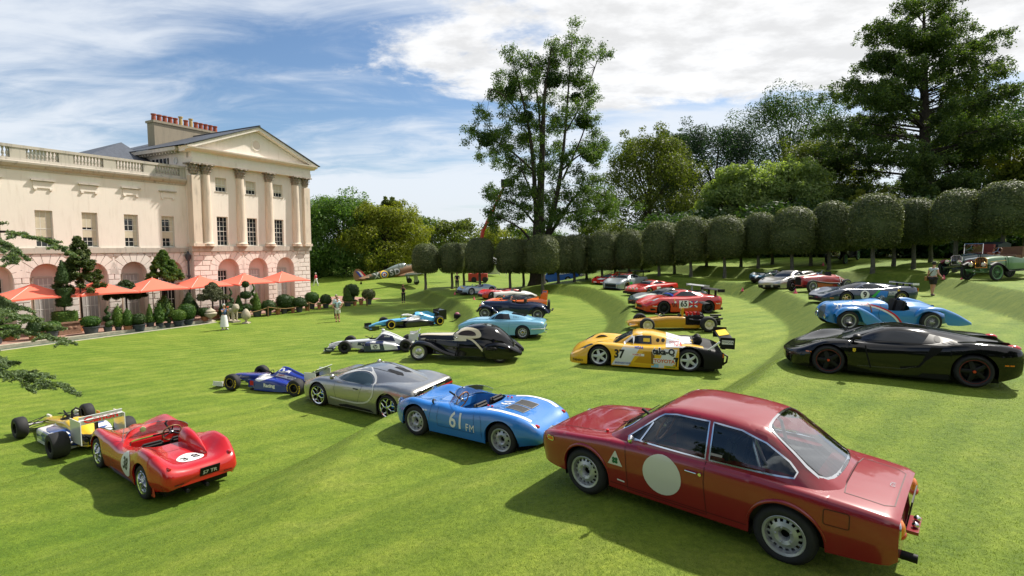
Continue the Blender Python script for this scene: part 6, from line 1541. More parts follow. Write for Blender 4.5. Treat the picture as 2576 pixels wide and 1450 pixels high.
def small_spider(name,label,col,nose_m=None,fin=False,wheel_m=SILVERP,kind='slots',cat='car'):
 m=paint(name+str(round(col[0]*100))+str(round(col[2]*100)),col,.28)
 w=dict(r=.33,w=.17,rim=.215,kind=kind,n=12,so=.82,si=.62,dish=.04,m=wheel_m)
 c=open_car(name,label,m,dict(wb=2.3,wheel=w,ck=smoothpoly([(.30,0),(.2,.48),(-.40,.46),(-.52,0),(-.40,-.46),(.2,-.48)],2),b=dict(nose=1.95,tail=-1.90,W=1.60,nz=.52,hood=.74,ff=.80,belt=.75,rf=.82,deck=.78,tz=.62,zb=.16)),cat)
 low_screen(c,.50,.60,.74,.18,.4)
 c.panel('grille',[(.42,.30),(.42,.46),(-.42,.46),(-.42,.30)],'x',BLACK,1,.008)
 for sg in(1,-1):q=MB();q.lathe([(0,.05),(.075,.03),(.085,0)],14,(1.70,sg*.56,.60),'x');q.build('head_lamp',LAMPCLR,c.o,50)
 if fin:
  rows=[[(x,.28+r*math.cos(t),.72+(z-.72)*max(math.sin(t),0))for t in np.linspace(0,math.pi,11)]for x,r,z in((-.48,.12,.95),(-.7,.14,.97),(-1.3,.08,.86),(-1.7,.02,.72))]
  MB().grid(rows).build('headrest_fin',m,c.o,60)
 return c
def red_maserati():
 c=small_spider('sports_racer','red open sports racer beside the white single seater',(.45,.012,.014));c.disc('side_disc',(-.1,.56),.10,'y',WHITEP);return c
def green_dtype():
 c=small_spider('sports_racer','dark green open racer with pale round nose under the trees',(.010,.045,.040),fin=True)
 d=c.disc('nose_roundel',(.0,.50),.10,'x',WHITEP,1,.01);c.panel('pale_nose',[(1.72,.42),(1.72,-.42),(1.86,-.30),(1.86,.30)],'z',mat('pale_blue_paint',(.22,.36,.50),.35),1,.005);c.disc('bonnet_roundel',(1.1,-.1),.17,'z',WHITEP,1,.006);return c
def silver_proto():
 c=small_spider('sports_racer','silver blue open racer with yellow nose band at the terrace end',(.26,.36,.48),fin=True)
 c.panel('nose_band',[(1.35,.50),(1.35,-.50),(1.55,-.48),(1.55,.48)],'z',YELLOWP,1,.006);c.panel('white_flank',[(.9,.35),(-.9,.35),(-.9,.60),(.9,.62)],'y',WHITEP,1,.005)
 MB().box((1.75,0,.22),(.35,1.4,.18)).build('front_spoiler',BLACK,c.o,0);return c
def red_prototype():
 m=paint('proto_red',(.52,.012,.012),.25);w=dict(r=.32,w=.28,rim=.21,kind='spoke',n=5,wi=.08,wo=.05,dish=.05,m=mat('gold_rim'))
 b=dict(nose=2.1,tail=-2.0,W=1.95,nz=.38,hood=.62,ff=.76,belt=.72,rf=.86,deck=.84,tz=.84,zb=.10,cowl=.95)
 c=closed_car('race_prototype','low red sports prototype with white nose and red tail fins',m,dict(wb=2.4,wheel=w,b=b,c=gt_cab(.95,.35,-.2,-.6,.62,.98,.80,.62,.40,.5),W=1.95,nose=2.1,tail=-2.0,side=[[(.6,.72),(.3,.88),(-.18,.88),(-.28,.72)]],ws=scr(.9,.40,.46,.36),glass=mat('blue_glass',(.05,.075,.09),.05)))
 for sg in(1,-1):MB().prism([(-1.1,.80),(-2.05,.82),(-2.15,1.16),(-1.8,1.10)],'y',sg*.78,sg*.82).build('tail_fin',m,c.o,0);c.disc('side_roundel',(.55,.45),.14,'y',WHITEP,sg);c.panel('head_lamp',[(1.72,sg*.56),(1.60,sg*.78),(1.38,sg*.78),(1.5,sg*.58)],'z',DKGLASS,1,.004)
 rear_wing(c,-1.95,1.05,1.55,.3,m,None,(),.8);c.panel('nose_white',[(1.2,.3),(1.2,-.3),(1.75,-.35),(1.75,.35)],'z',WHITEP,1,.006);c.panel('nose_number',[(.65,.22),(.65,.30),(.35,.30),(.35,.22)],'x',WHITEP,1,.008);c.panel('nose_number',[(-.1,.22),(-.1,.30),(-.45,.30),(-.45,.22)],'x',WHITEP,1,.008)
 return c
put(blue_spyder(),-.70,10.75,148,.99)
put(red_testa(),-7.50,11.10,144,1.0)
put(red_maserati(),-1.05,46.2,-150,1.0)
put(green_dtype(),18.8,38.6,-150,1.0)
put(silver_proto(),-3.3,50.2,-140,1.0)
put(red_prototype(),9.4,50.6,-138,1.0)
# yellow and white enclosed prototype
def yellow_prototype():
 m=paint('sun_yellow',(.72,.40,.012),.28);c=Car('race_prototype','yellow and white endurance racer number 37 with black tail and rear wing','car')
 wf=dict(r=.325,w=.30,rim=.235,kind='spoke',n=5,wi=.09,wo=.075,dish=.05,m=mat('white_rim',(.62,.64,.66),.35,.3),bm=BLACK);wr=dict(wf,r=.355,w=.36,rim=.25)
 ar=[(1.35,.325,.375),(-1.35,.355,.42)]
 rows=[(2.30,.30,.40,.29,.78,.22,.78,.09),(2.22,.36,.55,.35,.90,.26,.92,.07),(2.0,.43,.62,.46,.97,.30,.97,.07),(1.70,.50,.68,.64,.985,.34,.98,.07),(1.35,.56,.70,.74,.99,.38,.98,.07),(1.0,.62,.70,.74,.99,.42,.98,.07),(.6,.66,.70,.72,.99,.42,.98,.07),(0,.72,.70,.72,.985,.42,.98,.07),(-.6,.76,.70,.74,.985,.42,.98,.07),(-1.05,.78,.70,.80,.99,.44,.98,.07)]
 c.body('body',rows,m,arches=ar[:1],n=56,round_=.80,flange=.02)
 t=[(-1.05,.775,.70,.795,.988,.44,.978,.075),(-1.35,.775,.70,.81,.99,.46,.98,.10),(-1.8,.72,.70,.76,.985,.46,.97,.14),(-2.2,.66,.68,.68,.97,.44,.95,.16),(-2.30,.62,.66,.63,.95,.42,.93,.18)]
 c.body('tail',t,BLACK,arches=[(-1.35,.355,.42)],n=24,round_=.80,flange=.02)
 c.body('canopy',[(1.02,.60,.38,.58,.52,.52,.56,.45),(.75,.78,.44,.75,.62,.58,.66,.45),(.42,.97,.46,.94,.66,.62,.70,.45),(.15,1.05,.45,1.015,.68,.64,.71,.45),(-.15,1.06,.44,1.02,.68,.66,.71,.45),(-.55,1.01,.42,.97,.66,.68,.69,.45),(-1.1,.88,.38,.85,.56,.70,.60,.45),(-1.55,.78,.32,.75,.45,.68,.5,.45)],m,round_=.5,n=36,flange=.01)
 c.finish_shells()
 c.wheels(1.35,-1.35,1.66,1.60,wf,wr);c.liners(ar,.94,.50);c.floor(-2.1,2.1,.85,.06)
 c.panel('windscreen',scr(.98,.36,.44,.40),'z',DKGLASS,1,.005)
 for sg in(1,-1):
  c.panel('side_window',[(.52,.74),(.30,.93),(.12,.975),(-.22,.98),(-.24,.74)],'y',DKGLASS,sg,.005);c.line('screen_pillar',[(.60,.72),(.30,.985),(.05,1.01)],.06,'y',WHITEP,sg,.008)
  for x in(-.42,-.58):c.disc('tank_vent',(x,.86),.055,'y',BLACK,sg,.008)
 c.panel('side_hatch',[(.02,.80),(-.18,.80),(-.18,.90),(.02,.90)],'y',YELLOWP,1,.009,5)
 W2=mat('white_vinyl',(.66,.66,.66),.3)
 c.panel('white_flash',[(.96,.10),(.44,.10),(.10,.70),(.62,.70)],'y',W2,1,.004);c.panel('white_flash',[(-.40,.09),(-.86,.09),(-1.0,.68),(-.62,.68)],'y',W2,1,.004);c.panel('white_deck',[(-.68,.36),(-.68,-.36),(-1.25,-.28),(-1.25,.28)],'z',W2,1,.005)
 c.panel('black_band',[(-.86,.30),(-1.0,.30),(-1.04,.44),(-.90,.44)],'y',BLACKP,1,.005);c.panel('white_canopy',[(-.66,.72),(-1.25,.74),(-1.2,.82),(-.68,.94)],'y',W2,1,.006)
 c.text('race_number','37',(.74,.44),.36,'y',BLACKP,bold=.04,wid=.85)
 c.text('lettering_outline','taka-Q',(-.60,.585),.25,'y',W2,1,.007,bold=.10,wid=.92);c.text('sponsor_lettering','taka-Q',(-.60,.585),.25,'y',BLACKP,1,.009,bold=.05,wid=.92);p=c.panel('sponsor_panel',rrect(-.30,-.94,.22,.38,.01),'y',WHITEP,1,.007);c.text('sponsor_lettering','TOYOTA',(-.62,.30),.15,'y',mat('orange_red',(.62,.09,.02),.4),1,.011,bold=.03,parent=p)
 p=c.panel('sponsor_panel',rrect(-.62,-1.0,.09,.17,.01),'y',YELLOWP,1,.006);c.text('sponsor_lettering','DUNLOP',(-.81,.13),.07,'y',mat('green_decal2',(.01,.2,.04),.5),1,.011,bold=.03,parent=p)
 c.text('sponsor_lettering','HOAA',(.14,.665),.09,'y',BLUEP,1,.009,bold=.04);p=c.panel('sponsor_panel',rrect(.42,-.02,.42,.49,.01),'y',WHITEP,1,.006);c.text('sponsor_lettering','FORMICA',(.20,.455),.06,'y',REDP,1,.011,bold=.02,parent=p)
 c.text('sponsor_lettering','BRIDGESTONE',(.62,.17),.075,'y',BLUEP,1,.009,bold=.02);c.panel('blue_patch',rrect(-.24,-.46,.09,.20,.01),'y',mat('pale_blue_decal',(.25,.5,.65),.4),1,.006)
 c.text('sponsor_lettering','TOYOTA',(-.95,.80),.09,'y',REDP,1,.010,bold=.02);c.text('nose_lettering','DENSO',(2.02,.17),.10,'y',BLACKP,bold=.03)
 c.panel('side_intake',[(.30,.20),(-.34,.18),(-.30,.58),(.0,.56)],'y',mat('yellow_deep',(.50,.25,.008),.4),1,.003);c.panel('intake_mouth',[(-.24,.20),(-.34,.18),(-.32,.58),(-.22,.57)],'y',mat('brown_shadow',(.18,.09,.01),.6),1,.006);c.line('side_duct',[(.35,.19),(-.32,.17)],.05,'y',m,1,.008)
 for sg in(1,-1):c.panel('head_lamp',[(1.98,sg*.60),(1.82,sg*.90),(1.55,sg*.88),(1.70,sg*.62)],'z',DKGLASS,1,.005)
 c.panel('white_deck_panel',[(-1.08,.55),(-1.08,-.55),(-1.45,-.55),(-1.45,.55)],'z',W2,1,.006);c.panel('yellow_edge',[(-1.06,.66),(-1.06,.88),(-1.75,.88),(-1.75,.66)],'z',m,1,.006)
 c.panel('tail_skirt',[(-.98,.10),(-1.02,.40),(-.99,.40),(-.95,.10)],'y',BLACK,1,.006)
 for y in(.34,.06):
  q=MB();q.ball((-1.62,y,.88),(.14,.09,.16),10,8);q.box((-1.56,y,.94),(.16,.15,.05));q.build('intake_snorkel',BLACK,c.o,50);MB().box((-1.50,y,.93),(.02,.12,.04)).build('snorkel_band',REDP,c.o,0)
 q=MB();q.prism([(-1.85,.70),(-1.92,.70),(-2.25,.98),(-2.18,.98)],'y',.86,.90);q.build('stay',WHITEP,c.o,0)
 o=rear_wing(c,-2.42,1.02,1.80,.36,SATIN,BLACK,(.25,-.25),.62,BLACK,.34,12)
 MB().box((-.0,-.3,.03),(.30,.9,.015),0,Matrix.Rotation(R(12),3,'Y')).build('wing_panel',YELLOWP,o,0)
 p=MB().box((0,.918,-.04),(.32,.006,.12)).build('end_plate_panel',WHITEP,o,0);me=text_mesh('TOYOTA',.02).copy();me.materials.append(BLACKP);t=link('end_plate_lettering',me,o,(0,.924,-.04));t.rotation_euler=(R(90),0,R(180));t.scale=(.075,.09,1)
 q=MB();q.box((-2.32,.0,.38),(.10,1.5,.30));q.tube([(-2.3,.7,.60),(-2.46,.75,.52),(-2.44,.75,.34),(-2.3,.7,.22)],.03,8);q.build('gearbox_guard',BLACK,c.o,40)
 for sg in(1,-1):MB().box((-2.32,sg*.88,.56),(.03,.06,.12)).build('tail_lamp',LAMPORG,c.o,0)
 return c
put(yellow_prototype(),4.25,17.15,166,.99)
# single seaters
def wishbones(c,x,yi,yo,z,spread=.35,m=BLACK,r=.012):
 for sg in(1,-1):
  q=MB()
  for zz,k in((z+.10,1),(z-.10,1)):
   for dx in(-spread,spread):q.tube([(x+dx,sg*yi,zz),(x,sg*yo,zz*.9+z*.1)],r,6)
  q.tube([(x+spread*.5,sg*yi,z+.16),(x,sg*yo,z-.06)],r*.9,6);q.build('suspension',m,c.o,60)
def formula_car(name,label,sp):
 c=Car(name,label,'racing car');xf,xr=sp['wb']/2,-sp['wb']/2;m=sp['m']
 i=c.body('body',sp['tub'],m,n=50,round_=.74,flange=.02)
 ck=smoothpoly(sp.get('ck')or[(.42,0),(.36,.18),(-.02,.24),(-.22,.16),(-.24,0),(-.22,-.16),(-.02,-.24),(.36,-.18)],2);c.cut(i,ck,'z',lambda p:p.z>.38)
 if sp.get('pods'):c.body('side_pods',sp['pods'],sp.get('pm',m),n=36,round_=.82,flange=.02)
 c.finish_shells()
 n=len(ck);bz=sp.get('bz',.5);q=MB();q.add([(a,y,bz)for a,y in ck]+[(a,y,.16)for a,y in ck],[(k,(k+1)%n,(k+1)%n+n,k+n)for k in range(n)]+[tuple(range(n,2*n))]);q.build('cockpit',DARK,c.o,30)
 MB().box((min(p[0]for p in ck)+.08,0,bz-.05),(.08,.30,.36),0,Matrix.Rotation(R(-20),3,'Y')).build('seat',LEATHER,c.o,0)
 if sp.get('steer',True):steering_wheel(c,(max(p[0]for p in ck)-.12,0,bz+.03),.13,LEATHER,20,2,BLACK)
 c.wheels(xf,xr,sp['tf'],sp['tr'],sp['wf'],sp['wr'])
 wishbones(c,xf,.16,sp['tf']/2-sp['wf']['w']/2,sp['wf']['r'],.30,sp.get('sm',BLACK));wishbones(c,xr,.22,sp['tr']/2-sp['wr']['w']/2,sp['wr']['r'],.28,sp.get('sm',BLACK))
 if sp.get('floor'):MB().box(((xf+xr)/2-.15,0,.05),(sp['wb']-1.0,sp['floor'],.03)).build('floor_plank',BLACK,c.o,0)
 return c
def front_wing(c,x,span,chord,z,m,em,nose_y=.1,eh=.22,elen=.5,two=True):
 o=sub('front_wing',c.o,(x,0,z))
 q=MB();q.box((0,0,0),(chord,span,.02),0,Matrix.Rotation(R(6),3,'Y'))
 if two:q.box((-chord*.62,0,.05),(chord*.5,span*.96,.016),0,Matrix.Rotation(R(16),3,'Y'))
 q.build('wing_plane',m,o,0)
 for sg in(1,-1):MB().box((-chord*.3,sg*span/2,eh*.25),(elen,.02,eh)).build('end_plate',em,o,0)
 MB().box((-.1,0,.10),(.30,.05,.2)).build('wing_pylon',m,o,0)
 return o
def back_wing(c,x,z,span,m,em,chord=.34,eh=.55,el=.62,planes=2,zend=None):
 o=sub('rear_wing',c.o,(x,0,z));q=MB()
 for k in range(planes):q.box((-.18*k,0,-.02+.10*k),(chord*(1-.3*k),span,.025),0,Matrix.Rotation(R(12+14*k),3,'Y'))
 q.build('wing_plane',m,o,0)
 for sg in(1,-1):MB().box((-.08,sg*span/2,-eh*.28),(el,.02,eh)).build('end_plate',em,o,0)
 MB().box((.05,0,-.25),(.16,.04,.5)).build('wing_pylon',BLACK,o,0)
 return o
def wing_text(o,txt,loc,h,m,rot,wid=1.0):
 me=text_mesh(txt,.03).copy();me.materials.append(m);t=link('wing_lettering',me,o,loc);t.rotation_euler=rot;t.scale=(h*wid,h,1);return t
DISHW=dict(r=.33,w=.30,rim=.17,kind='spoke',n=6,wi=.05,wo=.04,dish=.07,m=SATIN)
def canon_formula():
 Y=paint('signal_yellow',(.74,.47,.012),.28);BL=paint('navy_tub',(.012,.05,.20),.28);Wt=paint('team_white',(.70,.70,.70),.3)
 wf=dict(DISHW,w=.28,r=.31);wr=dict(DISHW,w=.40,r=.34,rim=.175)
 tub=[(2.05,.30,.06,.295,.10,.25,.09,.18),(1.7,.37,.10,.36,.17,.28,.16,.14),(1.1,.46,.15,.45,.25,.32,.24,.10),(.5,.56,.18,.55,.30,.36,.30,.08),(.1,.62,.20,.60,.33,.40,.33,.08),(-.3,.70,.16,.66,.32,.42,.34,.08),(-.7,.62,.16,.56,.30,.38,.34,.08),(-1.1,.48,.14,.44,.26,.32,.30,.1),(-1.6,.38,.1,.35,.18,.27,.2,.14)]
 pods=[(.55,.36,.40,.36,.66,.30,.66,.06),(.45,.44,.50,.43,.70,.32,.70,.06),(-.4,.46,.52,.45,.71,.32,.71,.06),(-.85,.40,.45,.39,.66,.28,.66,.06),(-1.15,.26,.3,.25,.52,.2,.52,.07)]
 c=formula_car('formula_racer','yellow, white and blue single seater with Canon on its rear wing',dict(wb=2.8,m=Y,tub=tub,pods=pods,pm=Wt,wf=wf,wr=wr,tf=1.62,tr=1.55,floor=1.2,bz=.58))
 for sg in(1,-1):c.panel('navy_side',[(.75,.14),(-1.25,.16),(-1.1,.40),(-.5,.50),(.6,.42)],'y',BL,sg,.004);c.panel('white_side',[(.5,.30),(.1,.28),(-.1,.46),(.35,.50)],'y',Wt,sg,.005);c.text('sponsor_lettering','ICI',(-.1,.26),.14,'y',BLUEP,sg,.008,(-sg,0),(0,1),.03)
 MB().tube([(-.30,.10,.66),(-.30,.09,.90),(-.30,.0,.96),(-.30,-.09,.90),(-.30,-.10,.66)],.028,8).build('roll_hoop',BLACK,c.o,60)
 front_wing(c,1.95,1.4,.34,.20,Wt,Wt);o=back_wing(c,-1.72,.86,1.0,Wt,Wt,.42,.62,.70)
 MB().box((-.27,0,.12),(.02,.98,.24),0,Matrix.Rotation(R(-14),3,'Y')).build('wing_flap',Wt,o,0);wing_text(o,'Canon',(-.312,0,.12),.22,REDP,(R(90),0,R(-90)),1.35)
 MB().box((-.12,.0,.22),(.2,.02,.1)).build('wing_marker',LAMPORG,o,0)
 q=MB();q.box((-1.35,0,.30),(.6,.34,.22));q.cyl((-1.2,.22,.40),(-1.75,.26,.36),.05,.05,10);q.cyl((-1.2,-.22,.40),(-1.75,-.26,.36),.05,.05,10);q.build('gearbox',BLACK,c.o,40)
 c.disc('rear_disc',(-.55,.36),.07,'y',WHITEP)
 return c
def modern_tub(nose=2.35,ztip=.30,zn=.46,zck=.62,zbox=.92,zt=.40,hi=False):
 return[(nose,ztip,.05,ztip-.005,.09,ztip-.05,.08,ztip-.10),(nose-.5,zn-.02,.09,zn-.03,.15,zn-.10,.14,zn-.2),(nose-1.1,zck-.06,.15,zck-.08,.22,.42,.20,.18),(.45,zck,.19,zck-.03,.27,.42,.27,.07),(.1,zck+.02,.22,zck,.30,.42,.31,.06),(-.22,zbox-.02,.10,zbox-.08,.26,.50,.36,.06),(-.35,zbox,.09,zbox-.08,.26,.50,.38,.06),(-.9,zbox*.82,.07,zbox*.72,.24,.45,.38,.06),(-1.4,.56,.06,.5,.2,.36,.3,.06),(-1.9,zt,.05,zt-.04,.14,.28,.18,.1)]
PODS=[(.60,.30,.50,.30,.66,.24,.66,.05),(.52,.50,.48,.50,.70,.36,.70,.05),(-.1,.52,.46,.51,.71,.36,.71,.05),(-.8,.42,.38,.40,.62,.28,.64,.05),(-1.25,.26,.22,.25,.40,.2,.44,.06)]
def blue_white_formula():
 B=paint('royal_blue',(.010,.030,.26),.26);Wt=paint('team_white',(.70,.70,.70),.3)
 w1=dict(DISHW,w=.28,r=.325,rim=.165,ring_text=YELLOWP,pin=YELLOWP);w2=dict(w1,w=.37,r=.33)
 c=formula_car('formula_racer','dark blue and white single seater lettered Racing on its side',dict(wb=2.9,m=B,tub=modern_tub(2.35,.34,.50,.58,.90),pods=PODS,wf=w1,wr=w2,tf=1.66,tr=1.60,floor=1.3,bz=.56,sm=SATIN))
 c.text('sponsor_lettering','Racing',(-.15,.27),.19,'y',WHITEP,1,.008,bold=.05);c.panel('white_band',[(-.1,.56),(-1.05,.42),(-1.0,.54),(-.2,.66)],'y',Wt,1,.006);c.text('sponsor_lettering','Castrol',(-.36,.60),.09,'y',REDP,1,.010,bold=.03);c.text('sponsor_lettering','RENAULT',(-.80,.52),.08,'y',BLACKP,1,.010,bold=.03)
 c.text('cover_lettering','Racing',(-.55,.74),.10,'y',WHITEP,1,.008,bold=.03);c.panel('white_airbox',[(-.20,.72),(-.46,.70),(-.40,.85),(-.26,.86)],'y',Wt,1,.006);c.disc('airbox_badge',(-.33,.78),.04,'y',BLUEP,1,.010,None,1.5)
 for sg in(1,-1):c.panel('cockpit_white',[(.75,.48),(.30,.40),(-.05,.52),(.35,.60)],'y',Wt,sg,.006);MB().box((.78,sg*.52,.24),(.36,.03,.30)).build('barge_board',B,c.o,0)
 MB().box((.80,.538,.27),(.16,.004,.18)).build('barge_badge',REDP,c.o,0)
 front_wing(c,2.32,1.5,.36,.14,Wt,Wt,.1,.18,.46);o=back_wing(c,-1.75,.78,.98,mat('grey_green',(.30,.34,.28),.4),Wt,.30,.34,.5,3)
 return c
def white_blue_formula():
 Wt=paint('pearl_white',(.62,.63,.64),.3);N=paint('navy',(.010,.018,.075),.26)
 w1=dict(DISHW,w=.29,r=.325,rim=.17);w2=dict(w1,w=.36)
 c=formula_car('formula_racer','white and navy single seater with hp on its side pod',dict(wb=3.05,m=Wt,tub=modern_tub(2.45,.36,.52,.60,1.0),pods=PODS,pm=N,wf=w1,wr=w2,tf=1.50,tr=1.45,floor=1.3,bz=.58,sm=SATIN))
 for sg in(1,-1):
  p=c.panel('white_patch',[(.22,.16),(-.22,.16),(-.18,.42),(.26,.42)],'y',WHITEP,sg,.006);d=c.disc('badge_disc',(.02,.29),.10,'y',N,sg,.009,p,1.15);c.text('badge_letters','hp',(.02,.30),.17,'y',WHITEP,sg,.012,(-sg,0),(0,1),.02,1,d,.2)
  c.panel('navy_cover',[(.05,.55),(-.95,.45),(-.80,.74),(-.30,.86)],'y',N,sg,.006);c.text('sponsor_lettering','Allianz',(-.52,.73),.11,'y',WHITEP,sg,.010,(-sg,0),(0,1),.03);c.text('sponsor_lettering','Compaq',(.15,.50),.08,'y',WHITEP,sg,.010,(-sg,0),(0,1),.02);c.panel('navy_tub',[(1.0,.30),(.42,.26),(.30,.46),(.95,.46)],'y',N,sg,.006);c.text('sponsor_lettering','Reuters',(.68,.37),.08,'y',WHITEP,sg,.010,(-sg,0),(0,1),.02)
  c.panel('white_tail_pod',[(-.45,.10),(-1.1,.10),(-1.0,.36),(-.35,.50)],'y',Wt,sg,.006)
 MB().ball((-.30,0,1.04),(.10,.09,.06),10,8).build('camera_pod',Wt,c.o,60)
 fw=front_wing(c,2.42,1.45,.36,.16,Wt,N,.1,.20,.46);o=back_wing(c,-1.80,.78,.96,Wt,Wt,.30,.36,.45,3)
 wing_text(fw,'Allianz',(-.1,.738,.05),.10,WHITEP,(R(90),0,R(180)))
 return c
def halo_formula():
 B=paint('sky_team',(.10,.42,.70),.28);K=paint('team_black',(.010,.010,.012),.3);Wt=paint('team_white',(.70,.70,.70),.3)
 w1=dict(DISHW,w=.305,r=.335,rim=.17,ring=YELLOWP);w2=dict(w1,w=.38)
 tub=modern_tub(2.75,.26,.46,.62,.97)
 pods=[(r[0]-.05,*r[1:])for r in PODS]
 c=formula_car('formula_racer','blue, white and black single seater with halo and yellow banded tyres',dict(wb=3.5,m=B,tub=[(x*1.1 if x>0 else x*1.18,*r)for x,*r in tub],pods=[(x*1.15,*r)for x,*r in pods],pm=K,wf=w1,wr=w2,tf=1.68,tr=1.62,floor=1.4,bz=.58))
 for sg in(1,-1):
  c.panel('white_mid',[(.9,.46),(-.5,.50),(-.9,.78),(.2,.66)],'y',Wt,sg,.005)
  c.panel('blue_cover',[(-.70,.46),(-1.45,.42),(-1.3,.68),(-.42,.90),(-.36,.80)],'y',B,sg,.006);c.text('sponsor_lettering','ROKiT',(-.70,.72),.13,'y',BLACKP,sg,.010,(-sg,0),(0,1),.03);c.panel('blue_nose',[(2.6,.24),(1.2,.44),(1.1,.58),(1.9,.50),(2.8,.30)],'y',B,sg,.006);c.panel('black_keel',[(1.5,.12),(.55,.10),(.55,.44),(1.4,.42)],'y',K,sg,.006)
 MB().tube([(-.25,.30,.70),(.15,.32,.80),(.50,.22,.82),(.72,0,.80),(.50,-.22,.82),(.15,-.32,.80),(-.25,-.30,.70)],.03,8).build('halo',WHITEP,c.o,60);MB().cyl((.72,0,.80),(.80,0,.60),.025,.025,8).build('halo_pillar',BLACK,c.o,40)
 q=MB();q.prism([(-.40,.95),(-1.6,.52),(-1.75,.72),(-1.2,.98)],'y',-.012,.012);q.build('shark_fin',B,c.o,0)
 front_wing(c,2.95,1.9,.40,.12,K,K,.1,.26,.5);back_wing(c,-2.05,.88,1.05,K,K,.36,.70,.6,2)
 return c
def gold_formula():
 G=paint('old_gold',(.52,.26,.012),.3);w1=dict(r=.30,w=.26,rim=.19,kind='disc',dish=.07,m=mat('cream_rim',(.62,.58,.42),.4));w2=dict(w1,r=.325,w=.36,rim=.19)
 tub=[(1.95,.34,.10,.335,.22,.28,.22,.20),(1.75,.42,.20,.41,.30,.30,.29,.16),(1.2,.48,.24,.47,.34,.32,.32,.13),(.7,.54,.26,.53,.36,.34,.34,.12),(.2,.60,.28,.58,.37,.36,.35,.12),(-.3,.58,.30,.57,.38,.36,.36,.12),(-.42,.56,.30,.55,.38,.36,.36,.12)]
 c=formula_car('formula_racer','gold single seater with exposed engine and deep cream wheels',dict(wb=2.5,m=G,tub=tub,wf=w1,wr=w2,tf=1.50,tr=1.52,bz=.52,sm=SATIN,ck=[(.55,0),(.48,.2),(-.1,.24),(-.28,.16),(-.30,0),(-.28,-.16),(-.1,-.24),(.48,-.2)]))
 MB().prism([(-.30,.50),(-.40,.50),(-.44,.92),(-.34,.90)],'y',-.10,.10).build('head_fairing',G,c.o,0)
 q=MB();q.box((-.85,0,.40),(.75,.44,.36));q.box((-1.35,0,.34),(.5,.26,.26));q.cyl((-.6,.14,.58),(-1.1,.14,.58),.05,.05,8);q.cyl((-.6,-.14,.58),(-1.1,-.14,.58),.05,.05,8)
 for sg in(1,-1):q.tube([(-.6,sg*.25,.45),(-.9,sg*.38,.42),(-1.3,sg*.34,.42),(-2.0,sg*.25,.48)],.045,8)
 q.box((-1.75,0,.30),(.35,.5,.22));q.cyl((-1.5,.2,.62),(-1.95,.2,.62),.04,.04,8);q.build('engine',BLACK,c.o,40)
 q=MB()
 for k in range(4):
  for sg in(1,-1):q.cyl((-.58-k*.16,sg*.09,.58),(-.58-k*.16,sg*.10,.74),.035,.045,8)
 q.build('intake_trumpets',REDP,c.o,40)
 q=MB();q.box((-1.25,.0,.85),(.03,.03,.6));q.build('wing_post',BLACK,c.o,0);rear_wing(c,-1.3,1.12,.9,.26,BLACK,None,(),.9)
 MB().box((-.8,.0,.16),(.9,.74,.12)).build('rear_tub',G,c.o,0);low=c.panel('nose_patch',[(1.90,.22),(1.55,.20),(1.58,.28),(1.88,.30)],'y',WHITEP,1,.006,5)
 q=MB();rows=[[(.66-.12*(1-math.cos(t)),.24*math.sin(t),.55),(.56-.10*(1-math.cos(t)),.22*math.sin(t),.66)]for t in np.linspace(-1.4,1.4,11)];q.grid(rows).build('windscreen',GLASS,c.o,60)
 for sg in(1,-1):MB().box((1.75,sg*.42,.25),(.32,.40,.02),0,Matrix.Rotation(R(8),3,'Y')).build('nose_fin',G,c.o,0)
 return c
put(canon_formula(),-12.35,14.75,147,.97)
put(blue_white_formula(),-8.92,20.12,165,.95)
put(white_blue_formula(),-7.05,27.85,-174,1.0)
put(halo_formula(),-6.85,36.35,-150,.97)
put(gold_formula(),6.88,22.75,178,1.0)
# pre-war cars
def fender(c,st,m,sides=(1,-1),name='wing',n=11,skirt=.12):
 xs=[s[0]for s in st];F=[pchip(xs,[s[i]for s in st])for i in range(1,5)]
 for sg in sides:
  rows=[]
  for x in np.linspace(min(xs),max(xs),26):
   zt,yi,yo,dr=[f(x)for f in F];ym=(yi+yo)/2
   row=[(x,sg*yi,zt-min(.16,dr+.05))]
   for t in np.linspace(0,1,n):
    a=math.pi*(1-t);row.append((x,sg*(ym+(yo-yi)/2*math.cos(a)),zt-.09+.09*math.sin(a)))
   row.append((x,sg*(yo+.004),zt-.09-max(dr-.09,.0)*.5));row.append((x,sg*(yo-.01),zt-.09-max(dr-.09,0)))
   rows.append(row)
  MB().grid(rows).build(name,m,c.o,70)
def lamp(c,x,y,z,r,m=CHROME,name='head_lamp',ln=.16):
 q=MB();q.lathe([(0,-ln),(r*.5,-ln*.85),(r*.9,-ln*.3),(r,0),(r*.96,.015)],16,(x,y,z),'x');o=q.build(name,m,c.o,50)
 MB().lathe([(0,.02),(r*.9,.005)],16,(x,y,z),'x').build('lamp_lens',LAMPCLR,o,50);return o
def grille(c,x,w,z0,z1,m=CHROME,inner=BLACK,lean=.0):
 P=[(-w,z0),(w,z0),(w,z1-.10),(w*.6,z1),(-w*.6,z1),(-w,z1-.10)]
 o=MB().prism([(a,b)for a,b in P],'x',x-.03,x).build('radiator',m,c.o,0)
 MB().prism([(a*.84,z0+(b-z0)*.9+.04)for a,b in P],'x',x-.005,x+.006).build('radiator_core',inner,o,0)
 q=MB()
 for k in range(7):q.box((x+.008,-w*.72+w*1.44*k/6,(z0+z1)/2),(.008,.012,(z1-z0)*.8))
 q.build('radiator_bars',m,o,0)
 return o
